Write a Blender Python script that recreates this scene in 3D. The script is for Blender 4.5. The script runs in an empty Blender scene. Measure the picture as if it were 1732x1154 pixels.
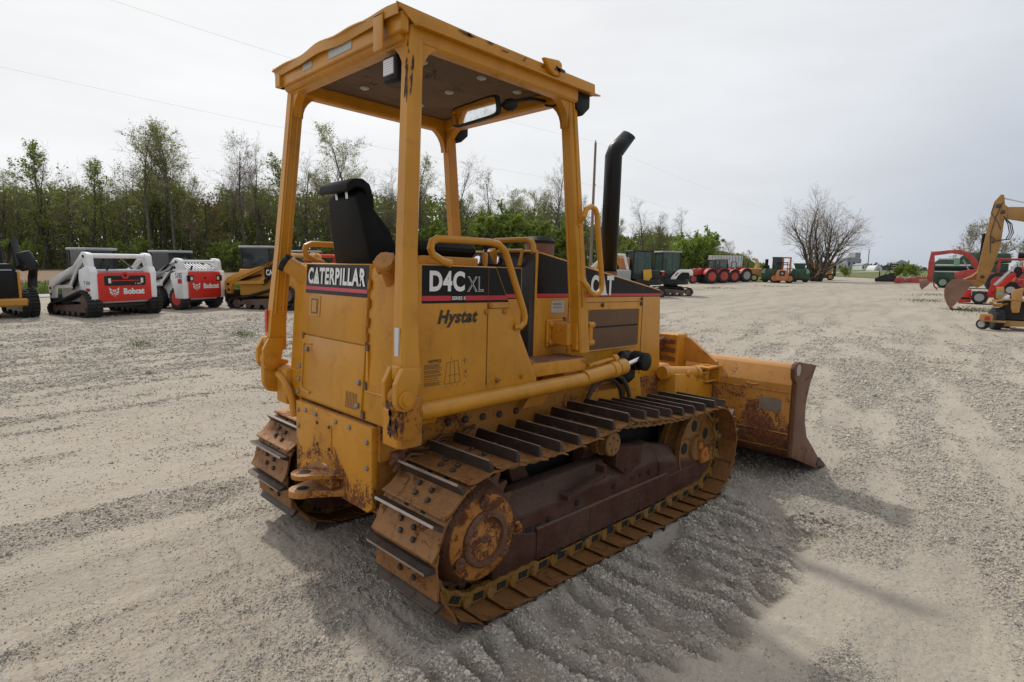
import bpy, math, random
import numpy as np
from mathutils import Vector, Matrix, Euler
R = math.radians
random.seed(7)
scn = bpy.context.scene
COL = scn.collection

# ------------------------------------------------------------------ camera
cam_d = bpy.data.cameras.new('camera')
cam = bpy.data.objects.new('camera', cam_d); COL.objects.link(cam)
cam_d.sensor_width = 36.0; cam_d.sensor_fit = 'HORIZONTAL'
cam_d.lens = 978.4 / 1732 * 36.0
cam_d.clip_start = 0.05; cam_d.clip_end = 6000
YAW, PITCH, ROLL = R(44.69), R(6.43), R(1.59)
def _cam_axes():
    cy, sy, cp, sp = math.cos(YAW), math.sin(YAW), math.cos(PITCH), math.sin(PITCH)
    f = Vector((cy*cp, sy*cp, -sp)); r = Vector((sy, -cy, 0)); u = r.cross(f)
    c, s = math.cos(ROLL), math.sin(ROLL)
    return r*c + u*s, u*c - r*s, f
_r, _u, _f = _cam_axes()
cam.matrix_world = Matrix(((_r.x, _u.x, -_f.x, -2.566), (_r.y, _u.y, -_f.y, -3.013), (_r.z, _u.z, -_f.z, 1.792), (0, 0, 0, 1)))
scn.camera = cam

# ------------------------------------------------------------------ sky, sun, exposure
SUN = Vector((0.12, 0.82, 1.0)).normalized()
EL = math.asin(SUN.z); AZ = math.atan2(SUN.x, SUN.y)
world = bpy.data.worlds.new('World'); scn.world = world; world.use_nodes = True
def build_world():
    nt = world.node_tree; N = nt.nodes; L = nt.links; N.clear()
    out = N.new('ShaderNodeOutputWorld'); bg = N.new('ShaderNodeBackground'); bg.inputs[1].default_value = 0.1
    sky = N.new('ShaderNodeTexSky'); sky.sky_type = 'NISHITA'; sky.sun_disc = False
    sky.sun_elevation = EL; sky.sun_rotation = AZ; sky.dust_density = 2.0
    tc = N.new('ShaderNodeTexCoord')
    dot = N.new('ShaderNodeVectorMath'); dot.operation = 'DOT_PRODUCT'; dot.inputs[1].default_value = SUN
    nrm = N.new('ShaderNodeVectorMath'); nrm.operation = 'NORMALIZE'
    L.new(tc.outputs['Generated'], nrm.inputs[0]); L.new(nrm.outputs[0], dot.inputs[0])
    ramp = N.new('ShaderNodeValToRGB'); e = ramp.color_ramp.elements      # thin overcast, brighter towards the sun
    e[0].position = 0.0; e[0].color = (.52, .56, .62, 1); e[1].position = 1.0; e[1].color = (1.0, .99, .97, 1)
    for p, c in ((.50, (.54, .58, .64, 1)), (.62, (.57, .615, .695, 1)), (.72, (.82, .845, .88, 1)), (.80, (.92, .935, .95, 1)), (.90, (.98, .985, .99, 1))):
        k = e.new(p); k.color = c
    mr = N.new('ShaderNodeMapRange'); mr.inputs[1].default_value = -1; mr.inputs[2].default_value = 1
    L.new(dot.outputs['Value'], mr.inputs[0]); L.new(mr.outputs[0], ramp.inputs[0])
    # cloud banks, stretched along the horizon
    mp = N.new('ShaderNodeMapping'); mp.inputs['Scale'].default_value = (1.3, 1.3, 5.5)
    L.new(nrm.outputs[0], mp.inputs[0])
    nz = N.new('ShaderNodeTexNoise'); nz.inputs['Scale'].default_value = 2.1; nz.inputs['Detail'].default_value = 6; nz.inputs['Roughness'].default_value = .55
    L.new(mp.outputs[0], nz.inputs[0])
    cr = N.new('ShaderNodeMapRange'); cr.inputs[1].default_value = .3; cr.inputs[2].default_value = .7; cr.inputs[3].default_value = .94; cr.inputs[4].default_value = 1.05
    L.new(nz.outputs[0], cr.inputs[0])
    mul = N.new('ShaderNodeVectorMath'); mul.operation = 'SCALE'
    L.new(ramp.outputs[0], mul.inputs[0]); L.new(cr.outputs[0], mul.inputs['Scale'])
    ten = N.new('ShaderNodeVectorMath'); ten.operation = 'SCALE'; ten.inputs['Scale'].default_value = 10.0 * CLOUD
    L.new(mul.outputs[0], ten.inputs[0])
    mix = N.new('ShaderNodeMix'); mix.data_type = 'RGBA'; mix.inputs[0].default_value = .93
    L.new(sky.outputs[0], mix.inputs[6]); L.new(ten.outputs[0], mix.inputs[7])
    L.new(mix.outputs[2], bg.inputs[0]); L.new(bg.outputs[0], out.inputs[0])
CLOUD = 0.97
build_world()
sun_d = bpy.data.lights.new('sun', 'SUN'); sun_d.energy = 2.2; sun_d.angle = R(3.0); sun_d.color = (1, .95, .87)
sun = bpy.data.objects.new('sun', sun_d); COL.objects.link(sun)
sun.rotation_euler = (-SUN).to_track_quat('-Z', 'Y').to_euler()
vs = scn.view_settings; vs.view_transform = 'Standard'; vs.look = 'None'; vs.gamma = 1; vs.use_curve_mapping = False
vs.exposure = 0.0

# ------------------------------------------------------------------ materials
MATS = {}
def nodes_of(name, rough=.6, metal=0.0):
    m = bpy.data.materials.new(name); m.use_nodes = True
    nt = m.node_tree; b = nt.nodes['Principled BSDF']
    b.inputs['Roughness'].default_value = rough; b.inputs['Metallic'].default_value = metal
    MATS[name] = m
    return m, nt.nodes, nt.links, b
def noise(N, L, vec, scale, detail=4, rough=.6, dist=0.0):
    n = N.new('ShaderNodeTexNoise'); n.inputs['Scale'].default_value = scale; n.inputs['Detail'].default_value = detail
    n.inputs['Roughness'].default_value = rough; n.inputs['Distortion'].default_value = dist
    if vec is not None: L.new(vec, n.inputs['Vector'])
    return n.outputs[0]
def rng(N, L, v, a, b, c=0.0, d=1.0, smooth=True):
    m = N.new('ShaderNodeMapRange'); m.inputs[1].default_value = a; m.inputs[2].default_value = b
    m.inputs[3].default_value = c; m.inputs[4].default_value = d
    if smooth: m.interpolation_type = 'SMOOTHSTEP'
    L.new(v, m.inputs[0]); return m.outputs[0]
def math_(N, L, op, a, b):
    m = N.new('ShaderNodeMath'); m.operation = op
    for i, v in enumerate((a, b)):
        if isinstance(v, (int, float)): m.inputs[i].default_value = v
        else: L.new(v, m.inputs[i])
    return m.outputs[0]
def mixc(N, L, f, a, b, mode='MIX'):
    m = N.new('ShaderNodeMix'); m.data_type = 'RGBA'; m.blend_type = mode
    if isinstance(f, (int, float)): m.inputs[0].default_value = f
    else: L.new(f, m.inputs[0])
    for i, v in ((6, a), (7, b)):
        if isinstance(v, tuple): m.inputs[i].default_value = (*v, 1) if len(v) == 3 else v
        else: L.new(v, m.inputs[i])
    return m.outputs[2]
def objvec(N, L, randomise=True):
    tc = N.new('ShaderNodeTexCoord'); v = tc.outputs['Object']
    if randomise:
        oi = N.new('ShaderNodeObjectInfo'); a = N.new('ShaderNodeVectorMath'); a.operation = 'MULTIPLY_ADD'
        a.inputs[1].default_value = (1, 1, 1); L.new(v, a.inputs[0])
        s = N.new('ShaderNodeVectorMath'); s.operation = 'SCALE'; s.inputs['Scale'].default_value = 37.0
        s.inputs[0].default_value = (1, .7, .4); L.new(oi.outputs['Random'], s.inputs['Scale'])
        L.new(s.outputs[0], a.inputs[2]); v = a.outputs[0]
    return v
def paint(name, col, rough=.42, spec=.5, rust=.0, dust=.25, dustc=(.34, .28, .21), rustc=(.10, .035, .014), scale=1.0, metal=0.0, grime=0.0, bump=.04, coat=0.0, lowrust=None, rand=False, topdust=0.0, streak=0.0):
    """painted steel: soft tonal drift, dust film, rust where the paint has gone"""
    m, N, L, b = nodes_of(name, rough, metal)
    b.inputs['Specular IOR Level'].default_value = spec
    v = objvec(N, L, rand)
    big = noise(N, L, v, 2.2*scale, 4, .6); fine = noise(N, L, v, 34*scale, 5, .7)
    c = mixc(N, L, rng(N, L, big, .3, .7), tuple(x*.88 for x in col), tuple(min(1, x*1.08) for x in col))
    d = math_(N, L, 'MULTIPLY', rng(N, L, big, .35, .75), rng(N, L, fine, .25, .75, .3, 1))
    c = mixc(N, L, math_(N, L, 'MULTIPLY', d, dust), c, dustc)
    if grime:
        g = rng(N, L, noise(N, L, v, 6*scale, 6, .72, .6), .52, .72)
        c = mixc(N, L, math_(N, L, 'MULTIPLY', g, grime), c, tuple(x*.28 for x in col))
    if streak:          # rain-washed dirt and grease running down the panels
        mp = N.new('ShaderNodeMapping'); mp.inputs['Scale'].default_value = (15, 15, .9); L.new(v, mp.inputs[0])
        sk = rng(N, L, noise(N, L, mp.outputs[0], 1.0, 5, .65), .50, .72)
        c = mixc(N, L, math_(N, L, 'MULTIPLY', sk, streak), c, tuple(x*.45 for x in col))
    if topdust:         # dust lying on ledges and upper faces
        ge = N.new('ShaderNodeNewGeometry'); sz = N.new('ShaderNodeSeparateXYZ'); L.new(ge.outputs['True Normal'], sz.inputs[0])
        td = math_(N, L, 'MULTIPLY', rng(N, L, sz.outputs[2], .25, .85), rng(N, L, fine, .2, .6, .45, 1))
        c = mixc(N, L, math_(N, L, 'MULTIPLY', td, topdust), c, dustc)
    r = None
    if rust:
        speck = noise(N, L, v, 58*scale, 6, .75); patch = noise(N, L, v, 3.6*scale, 6, .7, .8)
        t = 1 - rust
        tot = math_(N, L, 'ADD', math_(N, L, 'MULTIPLY', patch, .62), math_(N, L, 'MULTIPLY', speck, .38))
        if lowrust:      # splash zone: heights (z0 worst .. z1 none) of the part's own frame
            sx = N.new('ShaderNodeSeparateXYZ'); L.new(v, sx.inputs[0])
            lo = rng(N, L, sx.outputs[2], lowrust[0], lowrust[1], .16, 0.0)
            tot = math_(N, L, 'ADD', tot, lo)
        r = rng(N, L, tot, .40 + .30*t, .45 + .30*t)
        c = mixc(N, L, r, c, mixc(N, L, rng(N, L, fine, .35, .65), rustc, tuple(min(1, x*2.6) for x in rustc)))
        rr = math_(N, L, 'ADD', math_(N, L, 'MULTIPLY', r, .45), rough)
        L.new(math_(N, L, 'ADD', rr, math_(N, L, 'MULTIPLY', d, dust*.5)), b.inputs['Roughness'])
    else:
        L.new(math_(N, L, 'ADD', math_(N, L, 'MULTIPLY', d, dust*.6), rough), b.inputs['Roughness'])
    L.new(c, b.inputs['Base Color'])
    bp = N.new('ShaderNodeBump'); bp.inputs['Strength'].default_value = 1.0; bp.inputs['Distance'].default_value = bump*.05
    h = math_(N, L, 'ADD', math_(N, L, 'MULTIPLY', fine, .5), noise(N, L, v, 9*scale, 3))
    if r is not None: h = math_(N, L, 'SUBTRACT', h, math_(N, L, 'MULTIPLY', r, .6))
    L.new(h, bp.inputs['Height']); L.new(bp.outputs[0], b.inputs['Normal'])
    if coat: b.inputs['Coat Weight'].default_value = coat; b.inputs['Coat Roughness'].default_value = .15
    return m
def glass_mat(name, col=(.10, .13, .13), alpha=.55):
    m, N, L, b = nodes_of(name, .08)
    b.inputs['Base Color'].default_value = (*col, 1); b.inputs['Alpha'].default_value = alpha
    b.inputs['Specular IOR Level'].default_value = .8
    v = objvec(N, L); f = noise(N, L, v, 5, 4)
    L.new(rng(N, L, f, .3, .8, .06, .2), b.inputs['Roughness'])
    return m
YEL = (.565, .243, .010)
paint('cat_yellow', YEL, .38, spec=.4, topdust=.35, streak=.22, rust=.16, dust=.12, grime=.30, dustc=(.50, .30, .10), bump=.05, coat=.12)
paint('cat_yellow_worn', (.60, .25, .013), .46, spec=.35, topdust=.5, streak=.3, rust=.36, dust=.22, grime=.45, dustc=(.42, .26, .11), lowrust=(.4, .95))
paint('cat_yellow_rusty', (.46, .18, .015), .55, spec=.3, topdust=.5, streak=.3, rust=.58, dust=.3, grime=.5)
paint('blade_yellow', (.54, .23, .028), .45, streak=.4, topdust=.3, rust=.44, dust=.4, dustc=(.46, .28, .15), grime=.35, lowrust=(.35, 1.05))
paint('edge_rust', (.135, .050, .020), .6, rust=.5, dust=.25, grime=.3, bump=.12)
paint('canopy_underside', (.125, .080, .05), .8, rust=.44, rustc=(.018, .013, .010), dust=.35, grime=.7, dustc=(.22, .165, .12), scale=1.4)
paint('track_steel', (.27, .112, .027), .5, topdust=.2, streak=.45, rust=.52, dust=.16, dustc=(.27, .17, .085), rustc=(.13, .042, .012), grime=.75, scale=2.0, metal=.25, bump=.12, rand=True)
paint('grouser_steel', (.078, .062, .052), .45, spec=.3, rust=.42, streak=.4, dust=.35, dustc=(.17, .12, .08), scale=2.5, metal=.7, bump=.08, rand=True)
paint('worn_edge', (.42, .36, .32), .4, rust=.25, dust=.2, scale=3, metal=.7, rand=True)
paint('frame_brown', (.075, .026, .016), .75, spec=.25, topdust=.75, streak=.4, rust=.38, dust=.45, dustc=(.19, .135, .10), grime=.55, scale=1.3, bump=.14)
paint('hub_rust', (.46, .165, .018), .6, rust=.64, dust=.25, rustc=(.075, .022, .009), grime=.5, scale=2.4, bump=.12)
paint('hull_rust', (.38, .145, .018), .6, spec=.3, topdust=.5, rust=.72, dust=.3, grime=.6)
paint('step_rust', (.26, .115, .06), .6, rust=.50, dust=.4, dustc=(.40, .26, .18), grime=.3, scale=1.5)
paint('flake_rust', (.075, .028, .016), .7, rust=.3, dust=.15, scale=3)
paint('link_yellow', (.25, .125, .014), .5, rust=.50, dust=.25, grime=.6, scale=2.5, rand=True)
paint('roller_yellow', (.24, .108, .018), .55, spec=.3, streak=.4, rust=.52, dust=.3, grime=.6, scale=2.0)
paint('dark_void', (.012, .011, .010), .8, dust=.3, dustc=(.05, .042, .035))
paint('black_paint', (.006, .006, .0065), .35, spec=.28, dust=.03, dustc=(.12, .10, .08))
paint('decal_black', (.0065, .006, .006), .30, spec=.2, dust=.02, dustc=(.14, .12, .10))
paint('decal_red', (.52, .012, .022), .4, dust=.10)
paint('decal_pink_red', (.58, .03, .07), .4, dust=.18)
paint('decal_white', (.78, .78, .76), .4, dust=.12)
paint('decal_ink', (.02, .016, .012), .5, dust=.05)
paint('decal_brown_ink', (.17, .085, .025), .5, dust=.05)
paint('black_rubber', (.009, .009, .009), .55, spec=.3, dust=.08, dustc=(.13, .11, .09), bump=.1)
paint('hose_rubber', (.045, .038, .030), .6, dust=.4, dustc=(.2, .16, .11))
paint('tyre_rubber', (.014, .014, .015), .75, dust=.3, dustc=(.13, .115, .10), scale=.6)
paint('bolt_steel', (.30, .29, .28), .4, rust=.2, dust=.2, metal=.8)
paint('dark_bolt', (.055, .048, .042), .5, rust=.3, dust=.3, metal=.5, rand=True)
paint('chrome', (.75, .75, .76), .12, dust=.05, metal=1.0)
paint('brown_label', (.20, .165, .125), .6, dust=.3, grime=.5, scale=2)
paint('label_grey', (.42, .44, .42), .4, dust=.2)
paint('reflect_silver', (.62, .63, .66), .35, dust=.12)
paint('reflect_red', (.62, .02, .015), .35, dust=.08)
paint('brown_mesh', (.16, .085, .045), .7, rust=.15, dust=.3, dustc=(.22, .15, .09))
paint('dash_dark', (.014, .013, .012), .5, dust=.12)
paint('brown_cap', (.17, .085, .055), .6, dust=.3)
def seat_mat():
    m, N, L, b = nodes_of('seat_vinyl', .5); v = objvec(N, L); b.inputs['Specular IOR Level'].default_value = .14
    f = noise(N, L, v, 220, 3); g = noise(N, L, v, 4, 4)
    L.new(mixc(N, L, rng(N, L, g, .35, .75), (.0055, .0055, .0055), (.010, .010, .0095)), b.inputs['Base Color'])
    bp = N.new('ShaderNodeBump'); bp.inputs['Distance'].default_value = .0008; L.new(f, bp.inputs['Height']); L.new(bp.outputs[0], b.inputs['Normal'])
seat_mat()
def mirror_mat():
    m, N, L, b = nodes_of('mirror_glass', .03, 1.0); v = objvec(N, L)
    L.new(mixc(N, L, rng(N, L, noise(N, L, v, 30, 4), .4, .75), (.86, .87, .86), (.60, .58, .54)), b.inputs['Base Color'])
mirror_mat()
def lamp_mat():
    m, N, L, b = nodes_of('lamp_glass', .12); tc = N.new('ShaderNodeTexCoord')
    w = N.new('ShaderNodeTexWave'); w.bands_direction = 'Z'; w.inputs['Scale'].default_value = 28; L.new(tc.outputs['Object'], w.inputs[0])
    L.new(mixc(N, L, w.outputs[1], (.50, .50, .52), (.78, .78, .80)), b.inputs['Base Color'])
lamp_mat()
glass_mat('cab_glass', (.04, .06, .06), .6); glass_mat('pale_glass', (.07, .13, .12), .38); glass_mat('dark_glass', (.02, .03, .032), .8)

# ------------------------------------------------------------------ mesh builder
def frame_from(n, up=None):
    n = Vector(n).normalized(); a = Vector((0, 0, 1)) if abs(n.z) < .95 else Vector((1, 0, 0))
    u = a.cross(n).normalized(); return u, n.cross(u), n
class MB:
    def __init__(s): s.v = []; s.f = []; s.m = []; s.mi = 0
    def add(s, vs_, fs, mi=None):
        k = len(s.v); s.v += [tuple(p) for p in vs_]
        s.f += [tuple(i + k for i in f) for f in fs]; s.m += [s.mi if mi is None else mi]*len(fs); return s
    def box(s, x0, x1, y0, y1, z0, z1, c=0.0, mi=None):
        if x0 > x1: x0, x1 = x1, x0
        if y0 > y1: y0, y1 = y1, y0
        if z0 > z1: z0, z1 = z1, z0
        c = min(c, .45*min(x1-x0, y1-y0, z1-z0))
        if c <= 0:
            P = [(x, y, z) for x in (x0, x1) for y in (y0, y1) for z in (z0, z1)]
            return s.add(P, [(0, 1, 3, 2), (4, 6, 7, 5), (0, 4, 5, 1), (2, 3, 7, 6), (0, 2, 6, 4), (1, 5, 7, 3)], mi)
        X, Y, Z = (x0, x1), (y0, y1), (z0, z1); V = []; idx = {}
        for i in (0, 1):
            for j in (0, 1):
                for k in (0, 1):
                    dx, dy, dz = (c, -c)[i], (c, -c)[j], (c, -c)[k]
                    for a, p in enumerate(((X[i], Y[j]+dy, Z[k]+dz), (X[i]+dx, Y[j], Z[k]+dz), (X[i]+dx, Y[j]+dy, Z[k]))):
                        idx[i, j, k, a] = len(V); V.append(p)
        F = []
        I = lambda i, j, k, a: idx[i, j, k, a]
        for t in (0, 1):
            q = [I(t, 0, 0, 0), I(t, 1, 0, 0), I(t, 1, 1, 0), I(t, 0, 1, 0)]; F.append(q if t else q[::-1])
            q = [I(0, t, 0, 1), I(0, t, 1, 1), I(1, t, 1, 1), I(1, t, 0, 1)]; F.append(q if t else q[::-1])
            q = [I(0, 0, t, 2), I(1, 0, t, 2), I(1, 1, t, 2), I(0, 1, t, 2)]; F.append(q if t else q[::-1])
        for a in (0, 1):
            for b in (0, 1):
                F += [[I(a, b, 0, 0), I(a, b, 1, 0), I(a, b, 1, 1), I(a, b, 0, 1)], [I(a, 0, b, 0), I(a, 1, b, 0), I(a, 1, b, 2), I(a, 0, b, 2)], [I(0, a, b, 1), I(1, a, b, 1), I(1, a, b, 2), I(0, a, b, 2)]]
        F += [[I(i, j, k, 0), I(i, j, k, 1), I(i, j, k, 2)] for i in (0, 1) for j in (0, 1) for k in (0, 1)]
        return s.add(V, F, mi)
    def prism(s, pts, axis, a, b, mi=None, fn=None):
        """extrude a 2-D outline along x, y or z (outline in the other two axes, in order)"""
        def P(p, t):
            return {'x': (t, p[0], p[1]), 'y': (p[0], t, p[1]), 'z': (p[0], p[1], t)}[axis]
        n = len(pts); V = [P(p, a) for p in pts] + [P(p, b) for p in pts]
        if fn: V = [fn(*p) for p in V]
        F = [tuple(range(n))[::-1], tuple(range(n, 2*n))] + [(i, (i+1) % n, (i+1) % n + n, i + n) for i in range(n)]
        return s.add(V, F, mi)
    def tube(s, path, r, n=8, cap=True, mi=None, close=False):
        path = [Vector(p) for p in path]; m = len(path); rs = r if isinstance(r, (list, tuple)) else [r]*m
        V = []; F = []; u = None
        for i, p in enumerate(path):
            if close: t = path[(i+1) % m] - path[i-1]
            else: t = (path[min(i+1, m-1)] - path[max(i-1, 0)])
            t.normalize()
            if u is None: u = frame_from(t)[0]
            else: u = (u - t*u.dot(t)).normalized()
            w = t.cross(u)
            for k in range(n):
                a = 2*math.pi*k/n; V.append(p + (u*math.cos(a) + w*math.sin(a))*rs[i])
        for i in range(m if close else m-1):
            j = (i+1) % m
            for k in range(n): F.append((i*n+k, i*n+(k+1) % n, j*n+(k+1) % n, j*n+k))
        if cap and not close: F += [tuple(range(n))[::-1], tuple(range((m-1)*n, m*n))]
        return s.add(V, F, mi)
    def cyl(s, p0, p1, r0, r1=None, n=16, mi=None): return s.tube([p0, p1], [r0, r0 if r1 is None else r1], n, True, mi)
    def lathe(s, prof, o, d, n=24, mi=None, a0=0.0, a1=2*math.pi, cap=True):
        """prof: (radius, offset along d)"""
        o = Vector(o); u, w, d = frame_from(d); V = []; F = []; full = abs(a1-a0-2*math.pi) < 1e-6
        k = n if full else n+1
        for r, t in prof:
            for i in range(k):
                a = a0 + (a1-a0)*i/n; V.append(o + d*t + (u*math.cos(a) + w*math.sin(a))*r)
        for j in range(len(prof)-1):
            for i in range(n): F.append((j*k+i, j*k+(i+1) % k, (j+1)*k+(i+1) % k, (j+1)*k+i))
        if cap and prof[0][0] > 1e-6 and full: F.append(tuple(range(k))[::-1])
        if cap and prof[-1][0] > 1e-6 and full: F.append(tuple(range((len(prof)-1)*k, len(prof)*k)))
        return s.add(V, F, mi)
    def bolt(s, p, n, r=.016, h=.014, mi=None): return s.lathe([(r, 0), (r, h*.7), (r*.75, h)], p, n, 6, mi)
    def quadstrip(s, A, B, mi=None):
        n = len(A); return s.add(list(A)+list(B), [(i, i+1, n+i+1, n+i) for i in range(n-1)], mi)
    def slab(s, A, B, t, mi=None):
        """a sheet between two polylines A and B with thickness vector t"""
        n = len(A); t = Vector(t); V = [Vector(p) for p in list(A)+list(B)]; V += [p + t for p in V]
        F = []
        for i in range(n-1):
            F += [(i, i+1, n+i+1, n+i), (2*n+i, 3*n+i, 3*n+i+1, 2*n+i+1), (i, 2*n+i, 2*n+i+1, i+1), (n+i, n+i+1, 3*n+i+1, 3*n+i)]
        F += [(0, n, 3*n, 2*n), (n-1, 3*n-1, 4*n-1, 2*n-1)]
        return s.add(V, F, mi)
    def xf(s, M, start=0):
        s.v[start:] = [tuple(M @ Vector(p)) for p in s.v[start:]]; return s
    def mesh(s, name, mats, smooth=35):
        me = bpy.data.meshes.new(name); me.from_pydata(s.v, [], s.f)
        for m in (mats if isinstance(mats, (list, tuple)) else [mats]): me.materials.append(MATS[m])
        if any(s.m): me.polygons.foreach_set('material_index', s.m)
        if smooth:
            me.polygons.foreach_set('use_smooth', [True]*len(me.polygons)); me.set_sharp_from_angle(angle=R(smooth))
        me.update(); return me
    def build(s, name, mats, parent=None, bevel=0.0, smooth=35, loc=None, rot=None):
        me = s.mesh(name, mats, smooth if not bevel else 0)
        if bevel:                                   # outward normals, then a true rounded edge
            import bmesh
            bm = bmesh.new(); bm.from_mesh(me); bmesh.ops.recalc_face_normals(bm, faces=bm.faces)
            es = [e for e in bm.edges if len(e.link_faces) == 2 and e.calc_face_angle(0) > R(25)]
            bmesh.ops.bevel(bm, geom=es, offset=bevel, segments=2, affect='EDGES', profile=.5, clamp_overlap=True)
            bm.to_mesh(me); bm.free()
            me.polygons.foreach_set('use_smooth', [True]*len(me.polygons)); me.set_sharp_from_angle(angle=R(31))
        else:
            import bmesh
            bm = bmesh.new(); bm.from_mesh(me); bmesh.ops.recalc_face_normals(bm, faces=bm.faces); bm.to_mesh(me); bm.free()
        return link(name, me, parent, loc, rot)
def link(name, me, parent=None, loc=None, rot=None):
    o = bpy.data.objects.new(name, me); COL.objects.link(o)
    if parent is not None: o.parent = parent
    if loc is not None: o.location = loc
    if rot is not None: o.rotation_euler = rot
    return o
def tag(o, label=None, cat=None, group=None, kind=None):
    for k, v in (('label', label), ('category', cat), ('group', group), ('kind', kind)):
        if v: o[k] = v
    return o
def thing(name, label, cat, loc=(0, 0, 0), rz=0.0, group=None, tilt=True):
    o = bpy.data.objects.new(name, None); COL.objects.link(o); o.empty_display_size = .2
    o.location = loc
    o.rotation_euler = (ground_tilt() @ Matrix.Rotation(rz, 3, 'Z')).to_euler() if tilt else (0, 0, rz)
    return tag(o, label, cat, group)
def dup(o, parent=None):
    c = o.copy(); COL.objects.link(c)
    if parent is not None: c.parent = parent
    for ch in list(o.children): dup(ch, c)
    return c
_glyph = {}
def text_mesh(s, bold=0.0, shear=0.0, space=1.0):
    """outline of a line of lettering in the built-in font: verts scaled to cap height 1, faces"""
    key = (s, bold, shear, space)
    if key not in _glyph:
        cu = bpy.data.curves.new('lettering', 'FONT'); cu.body = s; cu.size = 1; cu.offset = bold; cu.shear = shear
        cu.space_character = space; cu.resolution_u = 4; cu.fill_mode = 'FRONT'
        ob = bpy.data.objects.new('lettering', cu); COL.objects.link(ob)
        bpy.context.view_layer.update()
        me = bpy.data.meshes.new_from_object(ob.evaluated_get(bpy.context.evaluated_depsgraph_get()))
        V = [tuple(v.co) for v in me.vertices]; F = [tuple(p.vertices) for p in me.polygons]
        COL.objects.unlink(ob); bpy.data.objects.remove(ob); bpy.data.curves.remove(cu); bpy.data.meshes.remove(me)
        _glyph[key] = (V, F)
    return _glyph[key]
def lettering(mb, s, o, right, up, width, height, bold=0.0, shear=0.0, space=1.0, lift=.0015, mi=None):
    """flat print: s fitted into width x height from its lower left corner o"""
    V, F = text_mesh(s, bold, shear, space)
    xs = [v[0] for v in V]; ys = [v[1] for v in V]
    r, u = Vector(right).normalized(), Vector(up).normalized(); n = r.cross(u); o = Vector(o)
    sx = width/(max(xs)-min(xs)); sy = height/(max(ys)-min(ys))
    mb.add([o + r*(v[0]-min(xs))*sx + u*(v[1]-min(ys))*sy + n*lift for v in V], F, mi)
    return mb
def flat(mb, pts, lift=(0, 0, 0), mi=None):
    l = Vector(lift); mb.add([Vector(p)+l for p in pts], [tuple(range(len(pts)))], mi); return mb
# ------------------------------------------------------------------ lie of the land: flat round the bulldozer, a gentle rise beyond
_fu = (math.cos(YAW), math.sin(YAW)); _rv = (math.sin(YAW), -math.cos(YAW))
SU, SV = .0249, .0136
GX, GY = SU*_fu[0] + SV*_rv[0], SU*_fu[1] + SV*_rv[1]
def ground_tilt():
    n = Vector((-GX, -GY, 1)).normalized(); x = Vector((1, 0, GX)).normalized(); y = n.cross(x)
    return Matrix((x, y, n)).transposed()
def gz(x, y):
    d = math.hypot(x-.4, y); t = min(1, max(0, (d-3)/9)); w = t*t*(3-2*t)
    return .03*(1-w) + w*(GX*(x-.4) + GY*y)
# ------------------------------------------------------------------ ground
_rs = np.random.RandomState(11)
_perm = _rs.permutation(4096); _ga = _rs.rand(4096)*2*np.pi
_gx, _gy = np.cos(_ga), np.sin(_ga)
def perlin(x, y):
    xi = np.floor(x).astype(np.int64); yi = np.floor(y).astype(np.int64); fx = x-xi; fy = y-yi
    def g(i, j, dx, dy):
        h = _perm[(_perm[i & 4095] + j) & 4095]; return _gx[h]*dx + _gy[h]*dy
    u = fx*fx*fx*(fx*(fx*6-15)+10); v = fy*fy*fy*(fy*(fy*6-15)+10)
    a = g(xi, yi, fx, fy)*(1-u) + g(xi+1, yi, fx-1, fy)*u
    b = g(xi, yi+1, fx, fy-1)*(1-u) + g(xi+1, yi+1, fx-1, fy-1)*u
    return (a*(1-v) + b*v)*1.5
def fbm(x, y, o=4, p=.5):
    s = np.zeros_like(x); a = 1.0
    for k in range(o): s += a*perlin(x*2**k + 17.3*k, y*2**k - 9.1*k); a *= p
    return s
def smooth(a, b, x):
    t = np.clip((x-a)/(b-a), 0, 1); return t*t*(3-2*t)
def lanes(x, y):
    """streaks left by wheels, running roughly along the yard"""
    c, s = math.cos(R(12)), math.sin(R(12)); u, v = x*c + y*s, -x*s + y*c
    return fbm(u*.28, v*1.9 + .25*np.sin(u*.5), 4, .55)
def print_zone(x, y):
    """where crawler tracks have pressed ribs into the gravel: beside the machine and behind it"""
    w = .06*np.sin(x*3.1) + .05*np.sin(x*7 + 1)
    a = smooth(-1.98, -1.80, y + w)*(1-smooth(-1.10, -1.00, y))*smooth(-1.9, -1.5, x)*(1-smooth(1.9, 2.3, x))
    b = smooth(-1.06, -.98, y)*(1-smooth(-.56, -.48, y))*smooth(-4, -3.5, x)*(1-smooth(-1.0, -.85, x))
    c = smooth(.45, .55, y)*(1-smooth(1.02, 1.12, y))*smooth(-6, -4, x)*(1-smooth(-1.0, -.85, x))
    d = smooth(-.45, -.2, y + w)*(1-smooth(.2, .45, y+w))*smooth(-2.9, -2.5, x)*(1-smooth(-1.5, -1.2, x))
    e = smooth(-3.1, -2.6, y + w)*(1-smooth(-2.3, -2.0, y + w))*smooth(-1.6, -1.2, x)*(1-smooth(-.6, -.1, x))
    return np.clip(np.maximum.reduce([a, .15*b, .12*c, .12*d, .5*e]), 0, 1)
def ribs(x, y):
    ph = x/.171 + .20*fbm(x*1.3, y*1.1, 2) + .10*np.sin(y*4.0)
    r = np.abs(((ph % 1)-.5)*2); return smooth(.12, .55, r)*smooth(-.6, .1, fbm(x*2.2 + 5, y*1.6, 3))
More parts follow.
